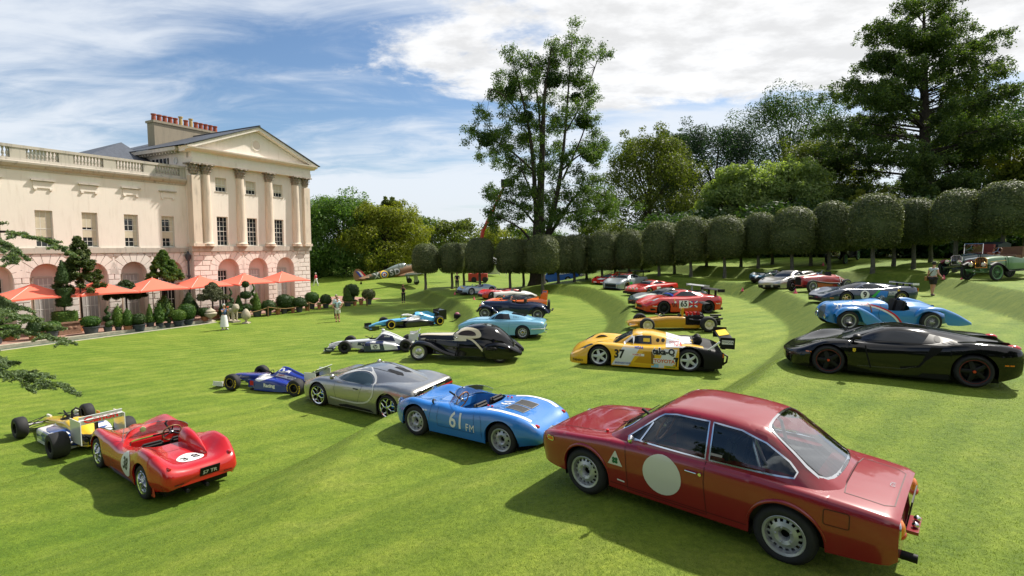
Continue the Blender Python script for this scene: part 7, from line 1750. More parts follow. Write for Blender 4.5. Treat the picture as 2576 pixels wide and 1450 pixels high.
def black_cream_coupe():
 K=mat('paint_coach_black',(.004,.004,.005),.10,0,.35,spec=.35);Cr=paint('coach_cream',(.60,.52,.36),.3)
 c=Car('vintage_coupe','black and cream pre-war coupe with flowing wings and oval window','car')
 c.body('body',[(1.80,.93,.16,.91,.26,.70,.30,.34),(1.70,.985,.20,.965,.31,.72,.36,.30),(1.0,1.02,.27,.985,.42,.72,.48,.27),(.3,1.045,.36,.99,.60,.66,.66,.25),(0,1.05,.42,.99,.68,.66,.72,.24),(-.8,1.03,.48,.97,.75,.62,.75,.24),(-1.4,.93,.44,.87,.72,.58,.72,.25),(-2.0,.68,.32,.62,.54,.48,.58,.28),(-2.35,.46,.14,.43,.28,.38,.32,.30),(-2.42,.38,.06,.37,.14,.34,.16,.31)],K,n=56,round_=.66,flange=.02)
 i=c.body('cabin',[(.34,1.04,.30,1.0,.44,.96,.5,.8),(.15,1.18,.36,1.13,.54,.98,.60,.8),(-.1,1.31,.38,1.26,.60,1.0,.66,.8),(-.45,1.41,.38,1.36,.63,1.0,.69,.8),(-.9,1.45,.37,1.40,.64,1.0,.70,.8),(-1.3,1.39,.34,1.34,.63,.96,.68,.75),(-1.65,1.20,.28,1.15,.55,.88,.60,.6),(-1.95,.94,.2,.90,.44,.70,.48,.5),(-2.15,.70,.12,.67,.30,.55,.34,.5)],K,n=36,round_=.6,flange=.01)
 c.finish_shells()
 ov=smoothpoly([(.06,1.07),(-.10,1.20),(-.38,1.245),(-.62,1.18),(-.69,1.07),(-.56,1.045),(-.2,1.045)],3)
 for sg in(1,-1):
  ring=smoothpoly([(.26,1.00),(-.02,1.27),(-.40,1.345),(-.78,1.27),(-.90,1.04),(-.66,.95),(-.2,.95)],3)
  c.panel('window_surround',ring,'y',Cr,sg,.005,18);w_=c.panel('side_window',ov,'y',mat('brown_glass',(.035,.02,.012),.06),sg,.010,14)
  c.line('cream_sweep',catmull([(-.30,.97),(-.55,.88),(-.78,.70),(-.98,.48),(-1.12,.30)],4),.075,'y',Cr,sg,.006);c.line('bonnet_edge',[(1.72,.90),(.9,.91),(.2,.92),(-.3,.94)],.20,'y',Cr,sg,.005)
 c.panel('bonnet_top',[(1.72,.22),(1.0,.28),(.32,.36),(.32,-.36),(1.0,-.28),(1.72,-.22)],'z',Cr,1,.006);c.panel('windscreen',[(.28,.27),(.06,.34),(.06,.02),(.30,.02)],'z',DKGLASS,1,.006);c.panel('windscreen',[(.28,-.27),(.06,-.34),(.06,-.02),(.30,-.02)],'z',DKGLASS,1,.006)
 for y in(.15,-.15):c.panel('rear_window',[(-1.05,y+.10),(-1.05,y-.10),(-1.22,y-.08),(-1.22,y+.08)],'z',mat('pale_glass',(.20,.24,.25),.1),1,.006,6)
 fender(c,[(2.10,.42,.36,.66,.12),(1.98,.66,.36,.76,.14),(1.65,.80,.36,.80,.12),(1.25,.745,.36,.80,.13),(.85,.56,.40,.79,.17),(.45,.40,.46,.77,.14),(.15,.33,.5,.76,.08)],K,name='front_wing')
 fender(c,[(-.95,.60,.50,.74,.30),(-1.15,.76,.50,.84,.56),(-1.55,.82,.46,.87,.64),(-1.95,.74,.40,.83,.54),(-2.30,.55,.30,.66,.26),(-2.48,.42,.22,.45,.14)],K,name='rear_wing')
 w=dict(r=.36,w=.17,rim=.245,kind='disc',dish=.02,m=mat('silver_disc',(.55,.54,.50),.25,.6));c.wheels(1.65,-1.65,1.34,1.30,w)
 for sg in(1,-1):
  q=MB();q.lathe([(.15,.088),(.19,.088)],24,(1.65,sg*.69,.36),'y');lamp(c,1.86,sg*.40,.66,.13,K)
 grille(c,1.835,.20,.42,.98);c.floor(-2.0,1.7,.42,.22)
 MB().box((-2.42,0,.36),(.06,.9,.05)).build('rear_bumper',K,c.o,0)
 for sg in(1,-1):MB().ball((-2.38,sg*.40,.46),.03,8,6).build('tail_lamp',LAMPRED,c.o,60)
 mirror_door(c,.05,.66,.93,CHROME,1,.04)
 return c
def blue_streamliner():
 B=paint('french_blue',(.02,.20,.52),.28);c=Car('vintage_racer','sky blue pre-war racer with teardrop wings and a red-white stripe','car')
 i=c.body('body',[(1.92,.58,.10,.57,.20,.48,.20,.30),(1.86,.72,.18,.70,.32,.52,.32,.24),(1.68,.86,.26,.83,.42,.56,.42,.20),(1.35,.93,.30,.88,.48,.58,.48,.18),(.6,.98,.34,.92,.55,.58,.55,.17),(.15,1.04,.38,.97,.62,.58,.62,.16),(-.3,.96,.42,.90,.66,.56,.66,.16),(-.85,.98,.38,.90,.66,.56,.66,.16),(-1.3,.95,.30,.86,.60,.54,.60,.18),(-1.8,.80,.2,.72,.46,.5,.46,.22),(-2.25,.58,.1,.54,.26,.44,.28,.27),(-2.5,.42,.05,.40,.1,.37,.12,.3)],B,n=60,round_=.66,flange=.02)
 ck=smoothpoly([(.02,0),(-.05,.44),(-.55,.50),(-.78,.34),(-.80,0),(-.78,-.34),(-.55,-.50),(-.05,-.44)],2);c.cut(i,ck,'z',lambda p:p.z>.5)
 cs=[(.0,.72),(-.10,1.2),(-.74,1.2),(-.70,.74),(-.5,.70),(-.2,.70)];c.cut(i,cs,'y',lambda p:p.z>.6)
 c.finish_shells()
 n=len(ck);q=MB();q.add([(a,y,.66)for a,y in ck]+[(a,y,.22)for a,y in ck],[(k,(k+1)%n,(k+1)%n+n,k+n)for k in range(n)]+[tuple(range(n,2*n))]);q.build('cockpit',LEATHER,c.o,30)
 for y in(.23,-.23):seat(c,-.42,y,.30,LEATHER,.40,.62,12)
 steering_wheel(c,(-.18,-.22,.92),.19,BLACK,22);MB().box((.0,0,.84),(.05,.9,.2)).build('dashboard',BLACK,c.o,0)
 for sy in(.22,):q=MB();rows=[[(.10-.10*(1-math.cos(t)),sy+.2*math.sin(t),.98),(.0-.08*(1-math.cos(t)),sy+.17*math.sin(t),1.18)]for t in np.linspace(-1.3,1.3,9)];q.grid(rows).build('aero_screen',GLASS,c.o,60)
 rows=[[(x,-.22+r*math.cos(t),.80+(z-.80)*max(math.sin(t),0))for t in np.linspace(0,math.pi,11)]for x,r,z in((-.80,.15,1.06),(-1.05,.16,1.06),(-1.5,.12,.96),(-2.0,.03,.74))];MB().grid(rows).build('head_fairing',B,c.o,60)
 fender(c,[(1.76,.56,.54,.76,.10),(1.66,.70,.52,.80,.11),(1.42,.82,.50,.82,.10),(1.10,.83,.50,.82,.12),(.82,.74,.50,.81,.48),(.50,.56,.52,.78,.38),(.22,.36,.56,.72,.16)],B,name='front_wing')
 fender(c,[(-.85,.60,.60,.70,.10),(-1.0,.78,.58,.80,.11),(-1.35,.86,.54,.83,.10),(-1.68,.84,.50,.82,.16),(-1.80,.80,.50,.82,.52),(-2.15,.66,.48,.79,.42),(-2.5,.48,.46,.70,.24),(-2.75,.34,.48,.60,.08)],B,name='rear_wing')
 w=dict(r=.345,w=.165,rim=.235,kind='wire',n=24,dish=.04,m=SILVERP,cap=YELLOWP);c.wheels(1.35,-1.35,1.42,1.42,w)
 for sg in(1,-1):
  c.line('white_stripe',catmull([(1.1,.90),(.4,.80),(-.1,.56),(-.42,.22)],5),.055,'y',WHITEP,sg,.006);c.line('red_stripe',catmull([(1.02,.93),(.34,.83),(-.18,.58),(-.50,.22)],5),.055,'y',REDP,sg,.006)
  lamp(c,1.93,sg*.30,.42,.10,B);pass
 c.text('race_number','27',(1.52,.78),.22,'y',WHITEP,bold=.03);c.panel('grille',smoothpoly([(.0,.80),(.20,.66),(.20,.40),(0,.28),(-.20,.40),(-.20,.66)],2),'x',mat('grille_mesh',(.10,.14,.18),.4,.6),1,.006)
 c.line('bonnet_strap',[(.55,.94),(.50,.62)],.04,'y',WOOD,1,.008);c.line('bonnet_seam',[(.18,.95),(.30,.6),(.25,.36)],.012,'y',mat('blue_seam'),1,.004)
 q=MB();q.tube([(.6,.52,.30),(0,.68,.24),(-1.0,.70,.24)],.03,8);q.build('exhaust',BLACK,c.o,60);c.floor(-1.9,1.5,.40,.15)
 return c
def navy_tourer():
 N=mat('paint_midnight',(.007,.014,.042),.15,0,.4,spec=.4);c=Car('vintage_tourer','navy open tourer with cycle wings behind the pale blue coupe','car')
 i=c.body('body',[(1.75,.96,.16,.94,.26,.70,.28,.42),(1.68,1.0,.20,.97,.32,.72,.34,.40),(.5,1.05,.30,1.0,.44,.72,.44,.36),(.15,1.10,.36,1.02,.52,.72,.52,.34),(-.4,1.02,.40,.97,.58,.70,.58,.34),(-1.1,1.04,.40,.98,.60,.70,.60,.34),(-1.7,.98,.36,.90,.54,.66,.54,.36),(-2.15,.74,.22,.68,.36,.58,.38,.40),(-2.3,.56,.1,.54,.2,.50,.22,.44)],N,n=44,round_=.66,flange=.02)
 ck=smoothpoly([(.0,0),(-.06,.40),(-.9,.44),(-1.0,0),(-.9,-.44),(-.06,-.40)],2);c.cut(i,ck,'z',lambda p:p.z>.7);c.finish_shells()
 n=len(ck);q=MB();q.add([(a,y,.95)for a,y in ck]+[(a,y,.45)for a,y in ck],[(k,(k+1)%n,(k+1)%n+n,k+n)for k in range(n)]+[tuple(range(n,2*n))]);q.build('cockpit',LEATHER,c.o,30)
 for y in(.22,-.22):seat(c,-.60,y,.60,LEATHER,.40,.55,10)
 steering_wheel(c,(-.22,-.22,1.10),.2,BLACK,20)
 MB().box((.05,0,1.22),(.02,.9,.30),0,Matrix.Rotation(R(-18),3,'Y')).build('windscreen',mat('pale_glass',(.20,.24,.25),.1),c.o,0)
 fender(c,[(2.0,.50,.52,.76,.10),(1.85,.74,.52,.78,.10),(1.5,.84,.52,.78,.10),(1.1,.74,.52,.78,.10),(.8,.50,.52,.76,.10),(.6,.38,.52,.74,.08)],N,name='front_wing');fender(c,[(-1.05,.60,.54,.78,.10),(-1.25,.82,.54,.80,.12),(-1.6,.90,.54,.80,.10),(-2.0,.78,.54,.80,.10),(-2.25,.52,.54,.78,.10)],N,name='rear_wing')
 w=dict(r=.36,w=.15,rim=.25,kind='wire',n=20,dish=.03,m=SILVERP);c.wheels(1.5,-1.6,1.36,1.36,w);grille(c,1.79,.22,.50,1.02)
 for sg in(1,-1):lamp(c,1.75,sg*.40,.84,.12)
 MB().box((-2.4,0,.60),(.08,1.0,.06)).build('luggage_bar',BLACK,c.o,0);q=MB();q.lathe([(.26,-.06),(.34,-.06),(.35,0),(.34,.06),(.26,.06),(.1,.05),(0,.05)],24,(-2.18,0,.84),'x');q.build('spare_wheel',RUBBER,c.o,50);c.floor(-1.9,1.6,.40,.34)
 return c
def cigar(name,label,col,stripes=None,L=1.0,tall=0.0,driver_m=None):
 m=paint(name+str(int(col[0]*100)),col,.35);c=Car(name,label,'racing car')
 i=c.body('body',[(1.65,.80,.12,.78,.22,.60,.22,.36),(1.60,.88,.18,.86,.30,.62,.30,.32),(.6,.96,.24,.92,.40,.62,.38,.28),(.1,1.0,.28,.95,.44,.62,.42,.28),(-.5,.98,.28,.92,.45,.62,.42,.28),(-.9,.98,.24,.9,.42,.62,.40,.28),(-1.5,.86,.15,.80,.30,.60,.30,.34),(-2.0,.66,.05,.64,.12,.58,.12,.46),(-2.15,.60,.02,.59,.05,.56,.05,.52)],m,n=40,round_=.7,flange=.02)
 ck=smoothpoly([(.0,0),(-.1,.28),(-.6,.30),(-.72,0),(-.6,-.30),(-.1,-.28)],2);c.cut(i,ck,'z',lambda p:p.z>.7);c.finish_shells()
 n=len(ck);q=MB();q.add([(a,y,.90)for a,y in ck]+[(a,y,.4)for a,y in ck],[(k,(k+1)%n,(k+1)%n+n,k+n)for k in range(n)]+[tuple(range(n,2*n))]);q.build('cockpit',LEATHER,c.o,30)
 seat(c,-.45,0,.52,driver_m or LEATHER,.40,.52,10);steering_wheel(c,(-.12,0,1.04),.19,BLACK,20)
 w=dict(r=.37,w=.14,rim=.26,kind='wire',n=20,dish=.03,m=SILVERP);c.wheels(1.35,-1.3,1.36,1.36,w);grille(c,1.66,.2,.42,.88,SATIN)
 q=MB()
 for x in(1.35,-1.3):q.cyl((x,-.60,.37),(x,.60,.37),.03,.03,10)
 for sg in(1,-1):q.box((1.2,sg*.34,.40),(1.0,.05,.04));q.box((-1.2,sg*.38,.40),(.9,.05,.04))
 q.build('axles',SATIN,c.o,40);q=MB();q.tube([(1.0,.42,.70),(.7,.50,.60),(-.2,.52,.50),(-1.9,.48,.48)],.04,8);q.build('exhaust',SATIN,c.o,60)
 MB().box((.05,0,1.06),(.015,.36,.14),0,Matrix.Rotation(R(-20),3,'Y')).build('aero_screen',mat('pale_glass',(.20,.24,.25),.1),c.o,0);c.floor(-1.4,1.5,.30,.28)
 return c
def red_cigar():
 c=cigar('vintage_racer','weathered red pre-war grand prix car with striped pointed tail',(.34,.022,.022))
 for k in range(3):c.line('tail_stripe',[(-1.15-k*.22,.95-k*.1),(-1.25-k*.22,.45)],.08,'y',WHITEP,1,.005);c.line('tail_stripe',[(-1.15-k*.22,.16-k*.03),(-1.15-k*.22,-.16+k*.03)],.08,'z',WHITEP,1,.005)
 for x in(1.0,.55):c.text('worn_lettering','N' if x>.7 else '7',(x,.72),.16,'y',mat('worn_cream',(.45,.38,.28),.7),1,.005)
 q=MB();q.lathe([(0,.06),(.035,.05),(.05,0)],12,(.12,0,1.0));q.build('filler_cap',CHROME,c.o,50)
 return c
def white_cigar():
 return cigar('single_seater','white single seater with dark seat between the red and orange cars',(.60,.59,.55),driver_m=mat('dark_brown_seat',(.03,.015,.012),.6))
def edwardian(name,label,col,fend,lamp_m,top=False,seats=TAN,body_len=1.0):
 m=paint(name+label[:3]+str(int(col[1]*100)),col,.35);c=Car(name,label,'car')
 i=c.body('bonnet',[(1.55,1.16,.16,1.14,.30,.95,.30,.62),(1.45,1.20,.18,1.18,.32,.95,.32,.60),(.45,1.26,.22,1.22,.40,.95,.38,.58),(.30,1.26,.22,1.22,.42,.95,.40,.58)],m,n=16,round_=.8,flange=.02)
 c.body('tub',[(.30,1.22,.34,1.2,.44,.9,.42,.56),(.1,1.22,.40,1.2,.52,.9,.50,.54),(-.6,1.12,.44,1.1,.56,.88,.54,.54),(-1.5,1.20,.44,1.18,.58,.88,.56,.54),(-1.7,1.16,.40,1.14,.54,.88,.52,.56)],m,n=24,round_=.85,flange=.02)
 c.finish_shells()
 w=dict(r=.44,w=.12,rim=.345,kind='wire',n=18,dish=.02,m=mat('rim_'+name,tuple(min(x*1.3,1)for x in col),.4));c.wheels(1.55,-1.5,1.42,1.42,w)
 q=MB()
 for sg in(1,-1):q.box((.1,sg*.36,.56),(4.0,.06,.10));q.tube([(2.15,sg*.36,.60),(1.85,sg*.38,.50),(1.55,sg*.40,.46),(1.0,sg*.38,.56)],.025,8)
 for x in(1.55,-1.5):q.cyl((x,-.62,.44),(x,.62,.44),.035,.035,10)
 q.build('chassis',m,c.o,40);grille(c,1.58,.30,.66,1.22,lamp_m)
 for sg in(1,-1):lamp(c,1.85,sg*.32,.86,.13,lamp_m,ln=.22)
 if fend:
  fender(c,[(1.95,.86,.56,.80,.06),(1.55,.98,.56,.80,.06),(1.15,.86,.56,.80,.06),(.85,.62,.56,.80,.06),(.70,.48,.56,.78,.06)],fend,name='front_wing');fender(c,[(-1.0,.60,.58,.80,.06),(-1.2,.90,.58,.80,.06),(-1.55,.98,.58,.80,.06),(-1.95,.80,.58,.80,.06)],fend,name='rear_wing')
  for sg in(1,-1):MB().box((-.15,sg*.68,.47),(1.9,.24,.04)).build('running_board',fend,c.o,0)
 for x in(-.35,-1.25):
  q=MB();q.box((x,0,1.18),(.5,1.0,.18));q.box((x-.28,0,1.42),(.16,1.04,.55),0,Matrix.Rotation(R(-10),3,'Y'));q.build('bench_seat',seats,c.o,0)
 steering_wheel(c,(.02,-.28,1.50),.22,WOOD,35)
 c.line('bonnet_strap',[(.42,.66),(.44,1.24)],.05,'y',BLACK,1,.006);c.line('brass_rail',[(1.4,.98),(.4,1.02)],.03,'y',lamp_m,1,.006)
 q=MB();q.tube([(-.9,.55,.5),(-.9,.60,.52)],.02,6);q.build('step',BLACK,c.o,0)
 if top:
  q=MB();P=[(.25,1.25),(.20,1.75)]
  for sg in(1,-1):q.tube([(.25,sg*.48,1.22),(.18,sg*.48,1.78)],.018,6);q.tube([(-1.7,sg*.5,1.2),(-1.6,sg*.5,1.95)],.018,6)
  q.tube([(.18,-.48,1.78),(.18,.48,1.78)],.018,6);q.build('screen_frame',CHROME,c.o,50);MB().box((.215,0,1.5),(.01,.94,.5)).build('windscreen',GLASS,c.o,0)
  q=MB();q.prism([(-.9,1.45),(-1.9,1.35),(-2.0,1.62),(-1.6,1.78),(-.9,1.66)],'y',-.56,.56);q.build('folded_hood',mat('hood_cloth',(.03,.04,.045),.8),c.o,0)
 return c
put(black_cream_coupe(),-1.98,21.35,172,.98)
put(blue_streamliner(),12.52,18.30,175,.96)
put(navy_tourer(),.05,33.25,172,1.05)
put(red_cigar(),17.9,31.2,-160,1.0)
put(white_cigar(),.0,42.2,-157,1.0)
put(edwardian('vintage_car','pale green brass-era car with tall spoked wheels on the top terrace',(.095,.21,.085),BLACK,mat('brass',(.55,.38,.12),.25,.9)),26.35,28.75,-166,1.0)
put(edwardian('vintage_car','dark green and red brass-era tourer parked behind the pale green car',(.02,.045,.04),mat('maroon',(.12,.01,.015),.4),CHROME,True,mat('red_leather',(.18,.03,.02),.6)),28.2,32.6,-163,1.05)
put(edwardian('vintage_car','black vintage car in deep shade beneath the clipped trees',(.01,.01,.011),BLACK,CHROME,False,LEATHER),28.0,45.5,-140,.95)
# terrace garden
CORAL=mat('coral_canvas',(.80,.150,.095),.85)
POLE=mat('pale_pole',(.60,.57,.52),.5)
UMB=['leftmost of the six, half behind a clipped drum','second from the left over the big conifer pot','third from the left','fourth from the left by the drain pipe','fifth from the left, second from the house corner','last one, at the house corner']
for i,s in enumerate((23.15,19.7,16.3,12.85,9.05,5.3)):
 t=thing('parasol','coral square parasol, '+UMB[i],'parasol',hpos(s,2.4,.07),H_RZ,'coral parasols on the terrace')
 a,zt,ze=1.68,3.08,2.28
 for k in range(4):
  c0,c1=[(a*x,a*y,ze)for x,y in((1,1),(-1,1),(-1,-1),(1,-1))][k],[(a*x,a*y,ze)for x,y in((1,1),(-1,1),(-1,-1),(1,-1))][(k+1)%4]
  rows=[]
  for f in np.linspace(0,1,7):
   row=[]
   for g in np.linspace(0,1,9):
    e=[c0[j]+(c1[j]-c0[j])*g for j in range(3)];p=[e[0]*f,e[1]*f,zt+(e[2]-zt)*f-.10*math.sin(math.pi*f)*.6+.05*f*math.sin(math.pi*g)];row.append(tuple(p))
   rows.append(row)
  rows.append([(p[0]*1.0,p[1]*1.0,p[2]-.10)for p in rows[-1]])
  MB().grid(rows).build('canopy_panel',CORAL,t,40)
 q=MB();q.cyl((0,0,0),(0,0,zt+.06),.035,.03,10);q.build('pole',POLE,t,40);MB().lathe([(0,.09),(.06,.09),(.35,.05),(.36,0)],16).build('base',POLE,t,30)
 q=MB()
 for x,y in((1,1),(-1,1),(-1,-1),(1,-1)):q.tube([(0,0,zt-.05),(a*.99*x,a*.99*y,ze-.01)],.014,5)
 q.build('ribs',POLE,t,40)
POTD=mat('grey_pot',(.055,.062,.070),.55,var=.25,scale=4);POTT=mat('terracotta',(.42,.17,.08),.8,var=.3,scale=5);POTS=mat('carved_stone',(.30,.17,.11),.9,var=.4,scale=6,bump=.8,bscale=12);SOIL=mat('soil',(.03,.022,.015),1)
PROF={'ball':[(0,0),(.5,.04),(.87,.22),(1,.5),(.9,.76),(.55,.95),(0,1)],'dome':[(0,0),(.8,.05),(1,.3),(.92,.62),(.6,.9),(0,1)],'cone':[(0,0),(.9,.03),(1,.12),(.72,.42),(.36,.76),(.1,.97),(0,1)],'egg':[(0,0),(.75,.06),(1,.32),(.85,.6),(.45,.86),(0,1)],'bush':[(0,0),(.6,.05),(.95,.28),(.8,.55),(.5,.8),(0,1)],'tuft':[(0,0),(.7,.2),(1,.6),(.6,.9),(0,1)],'box':[(0,0),(.98,.02),(1,.1),(1,.9),(.98,.98),(0,1)],'drum':[(0,0),(.96,.02),(1,.1),(1,.9),(.96,.98),(0,1)]}
def shrub(kind,r,h,m,rng,dens=190,size=.075,z0=0.0,c=(0,0)):
 pr=PROF.get(kind,PROF['ball']);rr=[p[0]*r for p in pr];zz=[p[1]*h for p in pr]
 area=2*math.pi*r*(h+r);n=int(dens*area);seg=[math.hypot(rr[i+1]-rr[i],zz[i+1]-zz[i])*(rr[i]+rr[i+1]+.02)for i in range(len(rr)-1)]
 k=rng.choice(len(seg),n,p=np.array(seg)/sum(seg));f=rng.uniform(0,1,n);rr,zz=np.array(rr),np.array(zz)
 a=rng.uniform(0,2*math.pi,n);R_=rr[k]+(rr[k+1]-rr[k])*f;Z=zz[k]+(zz[k+1]-zz[k])*f
 sq=(1/np.maximum(np.abs(np.cos(a)),np.abs(np.sin(a))))if kind=='box' else 1.0
 rough=.10 if kind in('bush','tuft')else.03
 P=np.stack([R_*np.cos(a)*sq,R_*np.sin(a)*sq,Z],1)+rng.normal(size=(n,3))*rough*r
 nr,nz=(zz[k+1]-zz[k]),-(rr[k+1]-rr[k]);N_=np.stack([nr*np.cos(a),nr*np.sin(a),nz],1)+rng.normal(size=(n,3))*.5*np.hypot(nr,nz)[:,None];N_/=np.linalg.norm(N_,axis=1,keepdims=True)+1e-9
 K=12;cv=[];sq2=lambda t:(1/max(abs(math.cos(t)),abs(math.sin(t))))if kind=='box' else 1
 for x,z in zip(rr,zz):
  for j in range(K):t=2*math.pi*(j+.5)/K;cv.append((x*.93*math.cos(t)*sq2(t),x*.93*math.sin(t)*sq2(t),z*.96+.02*h))
 cf=[(i*K+j,i*K+(j+1)%K,(i+1)*K+(j+1)%K,(i+1)*K+j)for i in range(len(rr)-1)for j in range(K)]
 o=np.array((c[0],c[1],z0));return P+o,N_,np.array(cv)+o,np.array(cf)
def shrub_obj(parent,specs,m,rng,size=.075,name='foliage',dens=190):
 A=[shrub(k,r,h,m,rng,dens,size,z,c)for k,r,h,z,c in specs];off=0;cf=[]
 for a in A:cf.append(a[3]+off);off+=len(a[2])
 return link(name,quads_mesh(name,np.vstack([a[0]for a in A]),np.vstack([a[1]for a in A]),size,m,rng,1.4,(np.vstack([a[2]for a in A]),np.vstack(cf))),parent)
def pot(parent,r,h,pk):
 if pk==2:
  q=MB();q.box((0,0,h/2),(2*r,2*r,h*.9));q.box((0,0,h-.05),(2*r+.12,2*r+.12,.1));q.box((0,0,.05),(2*r+.1,2*r+.1,.1));o=q.build('planter',POTS,parent,0)
  for sg in(1,-1):
   for k in range(3):MB().ball((r*.5*(k-1),sg*r,h*.5),(.11,.03,.10),8,6).build('carving',POTS,o,60)
  return
 MB().lathe([(0,0),(r*.76,0),(r*.98,h*.86),(r*1.07,h*.87),(r*1.07,h),(r*.92,h),(r*.90,h*.9)],18).build('pot',POTT if pk else POTD,parent,40);MB().lathe([(0,h*.9),(r*.9,h*.9)],14).build('soil',SOIL,parent,0)
POTS_T=[('ball',-26.69,30.87,.43,.27,.6,.44,0),('cone',-27.3,30.45,.46,.36,1.05,.46,1),('box',-27.39,32.64,.75,.55,.68,.52,2),('ball',-25.72,32.5,.47,.41,.65,.52,0),('spiral',-25.16,33.12,.34,.24,1.33,.34,0),('bush',-24.87,33.61,.27,.19,1.39,.33,0),('egg',-24.51,33.96,.36,.25,1.13,.33,1),('ball',-24.11,34.38,.4,.38,.7,.44,0),('cone',-23.91,35.17,.4,.24,1.32,.28,0),('bush',-23.54,35.56,.27,.23,1.39,.33,0),('spiral',-23.25,35.9,.26,.2,1.9,.26,0),('ball',-22.84,36.47,.35,.34,.77,.5,0),('ball',-22.69,37.19,.34,.41,1.11,.56,0),('ball',-22.06,38.23,.4,.24,.66,.4,1),('dome',-21.07,39.57,.14,.27,1.1,.64,0),('cone',-20.62,40.27,.56,.26,1.26,.37,0),('triple',-20.24,40.63,.42,.21,2.37,.41,0),('cone',-19.78,41.37,.48,.34,1.44,.36,0),('dome',-19.15,41.95,.41,.24,.83,.58,0),('ball',-18.44,43.14,.42,.25,1.15,.62,0),('dome',-17.54,43.98,.48,.28,.79,.59,0),('ball',-17.23,45.98,.48,.24,1.01,.59,0),('dome',-16.21,46.46,.38,.27,.86,.51,0),('tuft',-18.68,42.54,.42,.19,.22,.25,1),('tuft',-17.9,43.56,.4,.16,.2,.23,1),('tuft',-17.23,44.85,.34,.17,.21,.23,1),('tuft',-16.53,45.75,.37,.16,.19,.21,1),('cone',-14.82,48.1,.47,.33,1.42,.45,0),('bushball',-13.36,49.79,.52,.29,.95,.61,0),('dome',-14.96,49.79,.8,.31,1.17,.74,0),('tuft',-14.32,48.65,.39,.17,.15,.24,1),('tuft',-13.99,49.5,.4,.2,.17,.24,1),('ball',-18.6,44.6,.4,.3,.9,.55,0),('spiral',-20.9,43.2,.5,.25,1.9,.34,0),('spiral',-21.6,41.0,.5,.25,1.7,.34,0),('cone',-28.2,29.0,.4,.3,1.0,.4,0),('box',-28.6,30.2,.3,.4,.6,.45,1),('cone',-23.6,39.0,.3,.4,1.7,.75,0),('bush',-24.9,38.2,.3,.35,1.5,.6,0)]
PN=['grey pot','terracotta pot','carved stone planter'];SH={'ball':'clipped ball shrub','cone':'clipped cone shrub','box':'square clipped shrub','spiral':'spiral clipped shrub','bush':'leafy upright shrub','egg':'egg-shaped shrub','dome':'domed clipped shrub','triple':'three-ball clipped standard','tuft':'small leafy plant','bushball':'variegated rounded shrub'}
ORD=['first','second','third','fourth','fifth','sixth','seventh','eighth','ninth','tenth']
cnt={};rngp=np.random.default_rng(31);order=sorted(range(len(POTS_T)),key=lambda i:POTS_T[i][1]/POTS_T[i][2]);rank={}
for i in order:kk=(POTS_T[i][0],POTS_T[i][7]);cnt[kk]=cnt.get(kk,0)+1;rank[i]=cnt[kk]
for i,(kd,x,y,hp_,rp,hf,rf,pk)in enumerate(POTS_T):
 tot=cnt[(kd,pk)];lab='%s in a %s'%(SH[kd],PN[pk])+(', %s of its kind from the left'%ORD[rank[i]-1]if tot>1 else ' on the terrace edge')
 rn=(x-H_C[0])*H_N[0]+(y-H_C[1])*H_N[1];rs=-((x-H_C[0])*H_U[0]+(y-H_C[1])*H_U[1]);g=.07 if(rn<5.6 and-4<rs<37)else max(gz(x,y),-.01)
 t=thing('potted_shrub',lab,'potted plant',(x,y,g),H_RZ+.3*i*(kd!='box'),'potted shrubs along the terrace');pot(t,rp,hp_,pk)
 m=[L_BOX,L_BOXD,leaf_mat('boxlight',(.080,.140,.024),.4,.25)][(i*7)%3 if kd not in('dome',)else 1]
 if kd=='bushball':m=leaf_mat('variegated',(.09,.11,.04),.5,.2)
 if kd=='spiral':
  sp=[];n_=26
  for k in range(n_):
   f=k/(n_-1);a=f*4.5*math.pi;w=rf*(1-f*.72);sp.append(('ball',w*.55,w*1.0,hp_+hf*f*.92-.02,(w*.5*math.cos(a),w*.5*math.sin(a))))
  shrub_obj(t,sp,m,rngp,.06,'foliage',60)
 elif kd=='triple':
  shrub_obj(t,[('ball',.42,.62,hp_,(0,0)),('ball',.42,.58,hp_+1.0,(0,0)),('ball',.27,.48,hp_+1.88,(0,0))],m,rngp);MB().cyl((0,0,hp_),(0,0,hp_+2),.04,.03,8).build('stem',BARKG,t,40)
 else:shrub_obj(t,[(kd if kd!='bushball' else 'ball',rf,hf,hp_*.92,(0,0))],m,rngp,.09 if kd in('bush','tuft','bushball')else.07)
t=thing('clipped_standard','clipped cone above a drum rising from the carved planter','potted plant',(-27.39,32.64,.07),H_RZ);shrub_obj(t,[('cone',.40,1.45,3.05,(0,0)),('drum',.40,1.18,1.65,(0,0))],L_BOXD,rngp);MB().cyl((0,0,.7),(0,0,3.2),.045,.035,8).build('stem',BARKG,t,40)
def pot_tree(name,label,x,y,h,hw,lo,m,seed,pr=.55,ph=.75):
 t=thing(name,label,'potted plant',(x,y,.07),H_RZ);q=MB();q.box((0,0,ph/2),(2*pr,2*pr,ph),0,None,1.06);q.build('planter',POTT,t,0)
 rng=np.random.default_rng(seed);cl=[]
 for i in range(170):
  k=rng.uniform(0,1)**.8;zc=h*(lo+(1-lo)*k);w=hw*(1-k)**.85+.08;a=rng.uniform(0,6.28);rr=w*math.sqrt(rng.uniform(.1,1));cl.append((rr*math.cos(a),rr*math.sin(a),zc,.12+.12*(1-k)))
 P,Nn=clump_points(cl,3000,rng,.1);link('foliage',quads_mesh('foliage',P,Nn,.09,m,rng,1.6),t);q=MB();q.tube([(0,0,ph-.1),(.02,0,h*lo),(0,0,h*.8)],[.06,.05,.02],7);q.build('trunk',BARK,t,60)
pot_tree('potted_conifer','tall bushy conifer standing in a square terracotta planter',-27.30,33.86,5.9,1.35,.42,leaf_mat('yew',(.055,.080,.018),.5,.2),5)
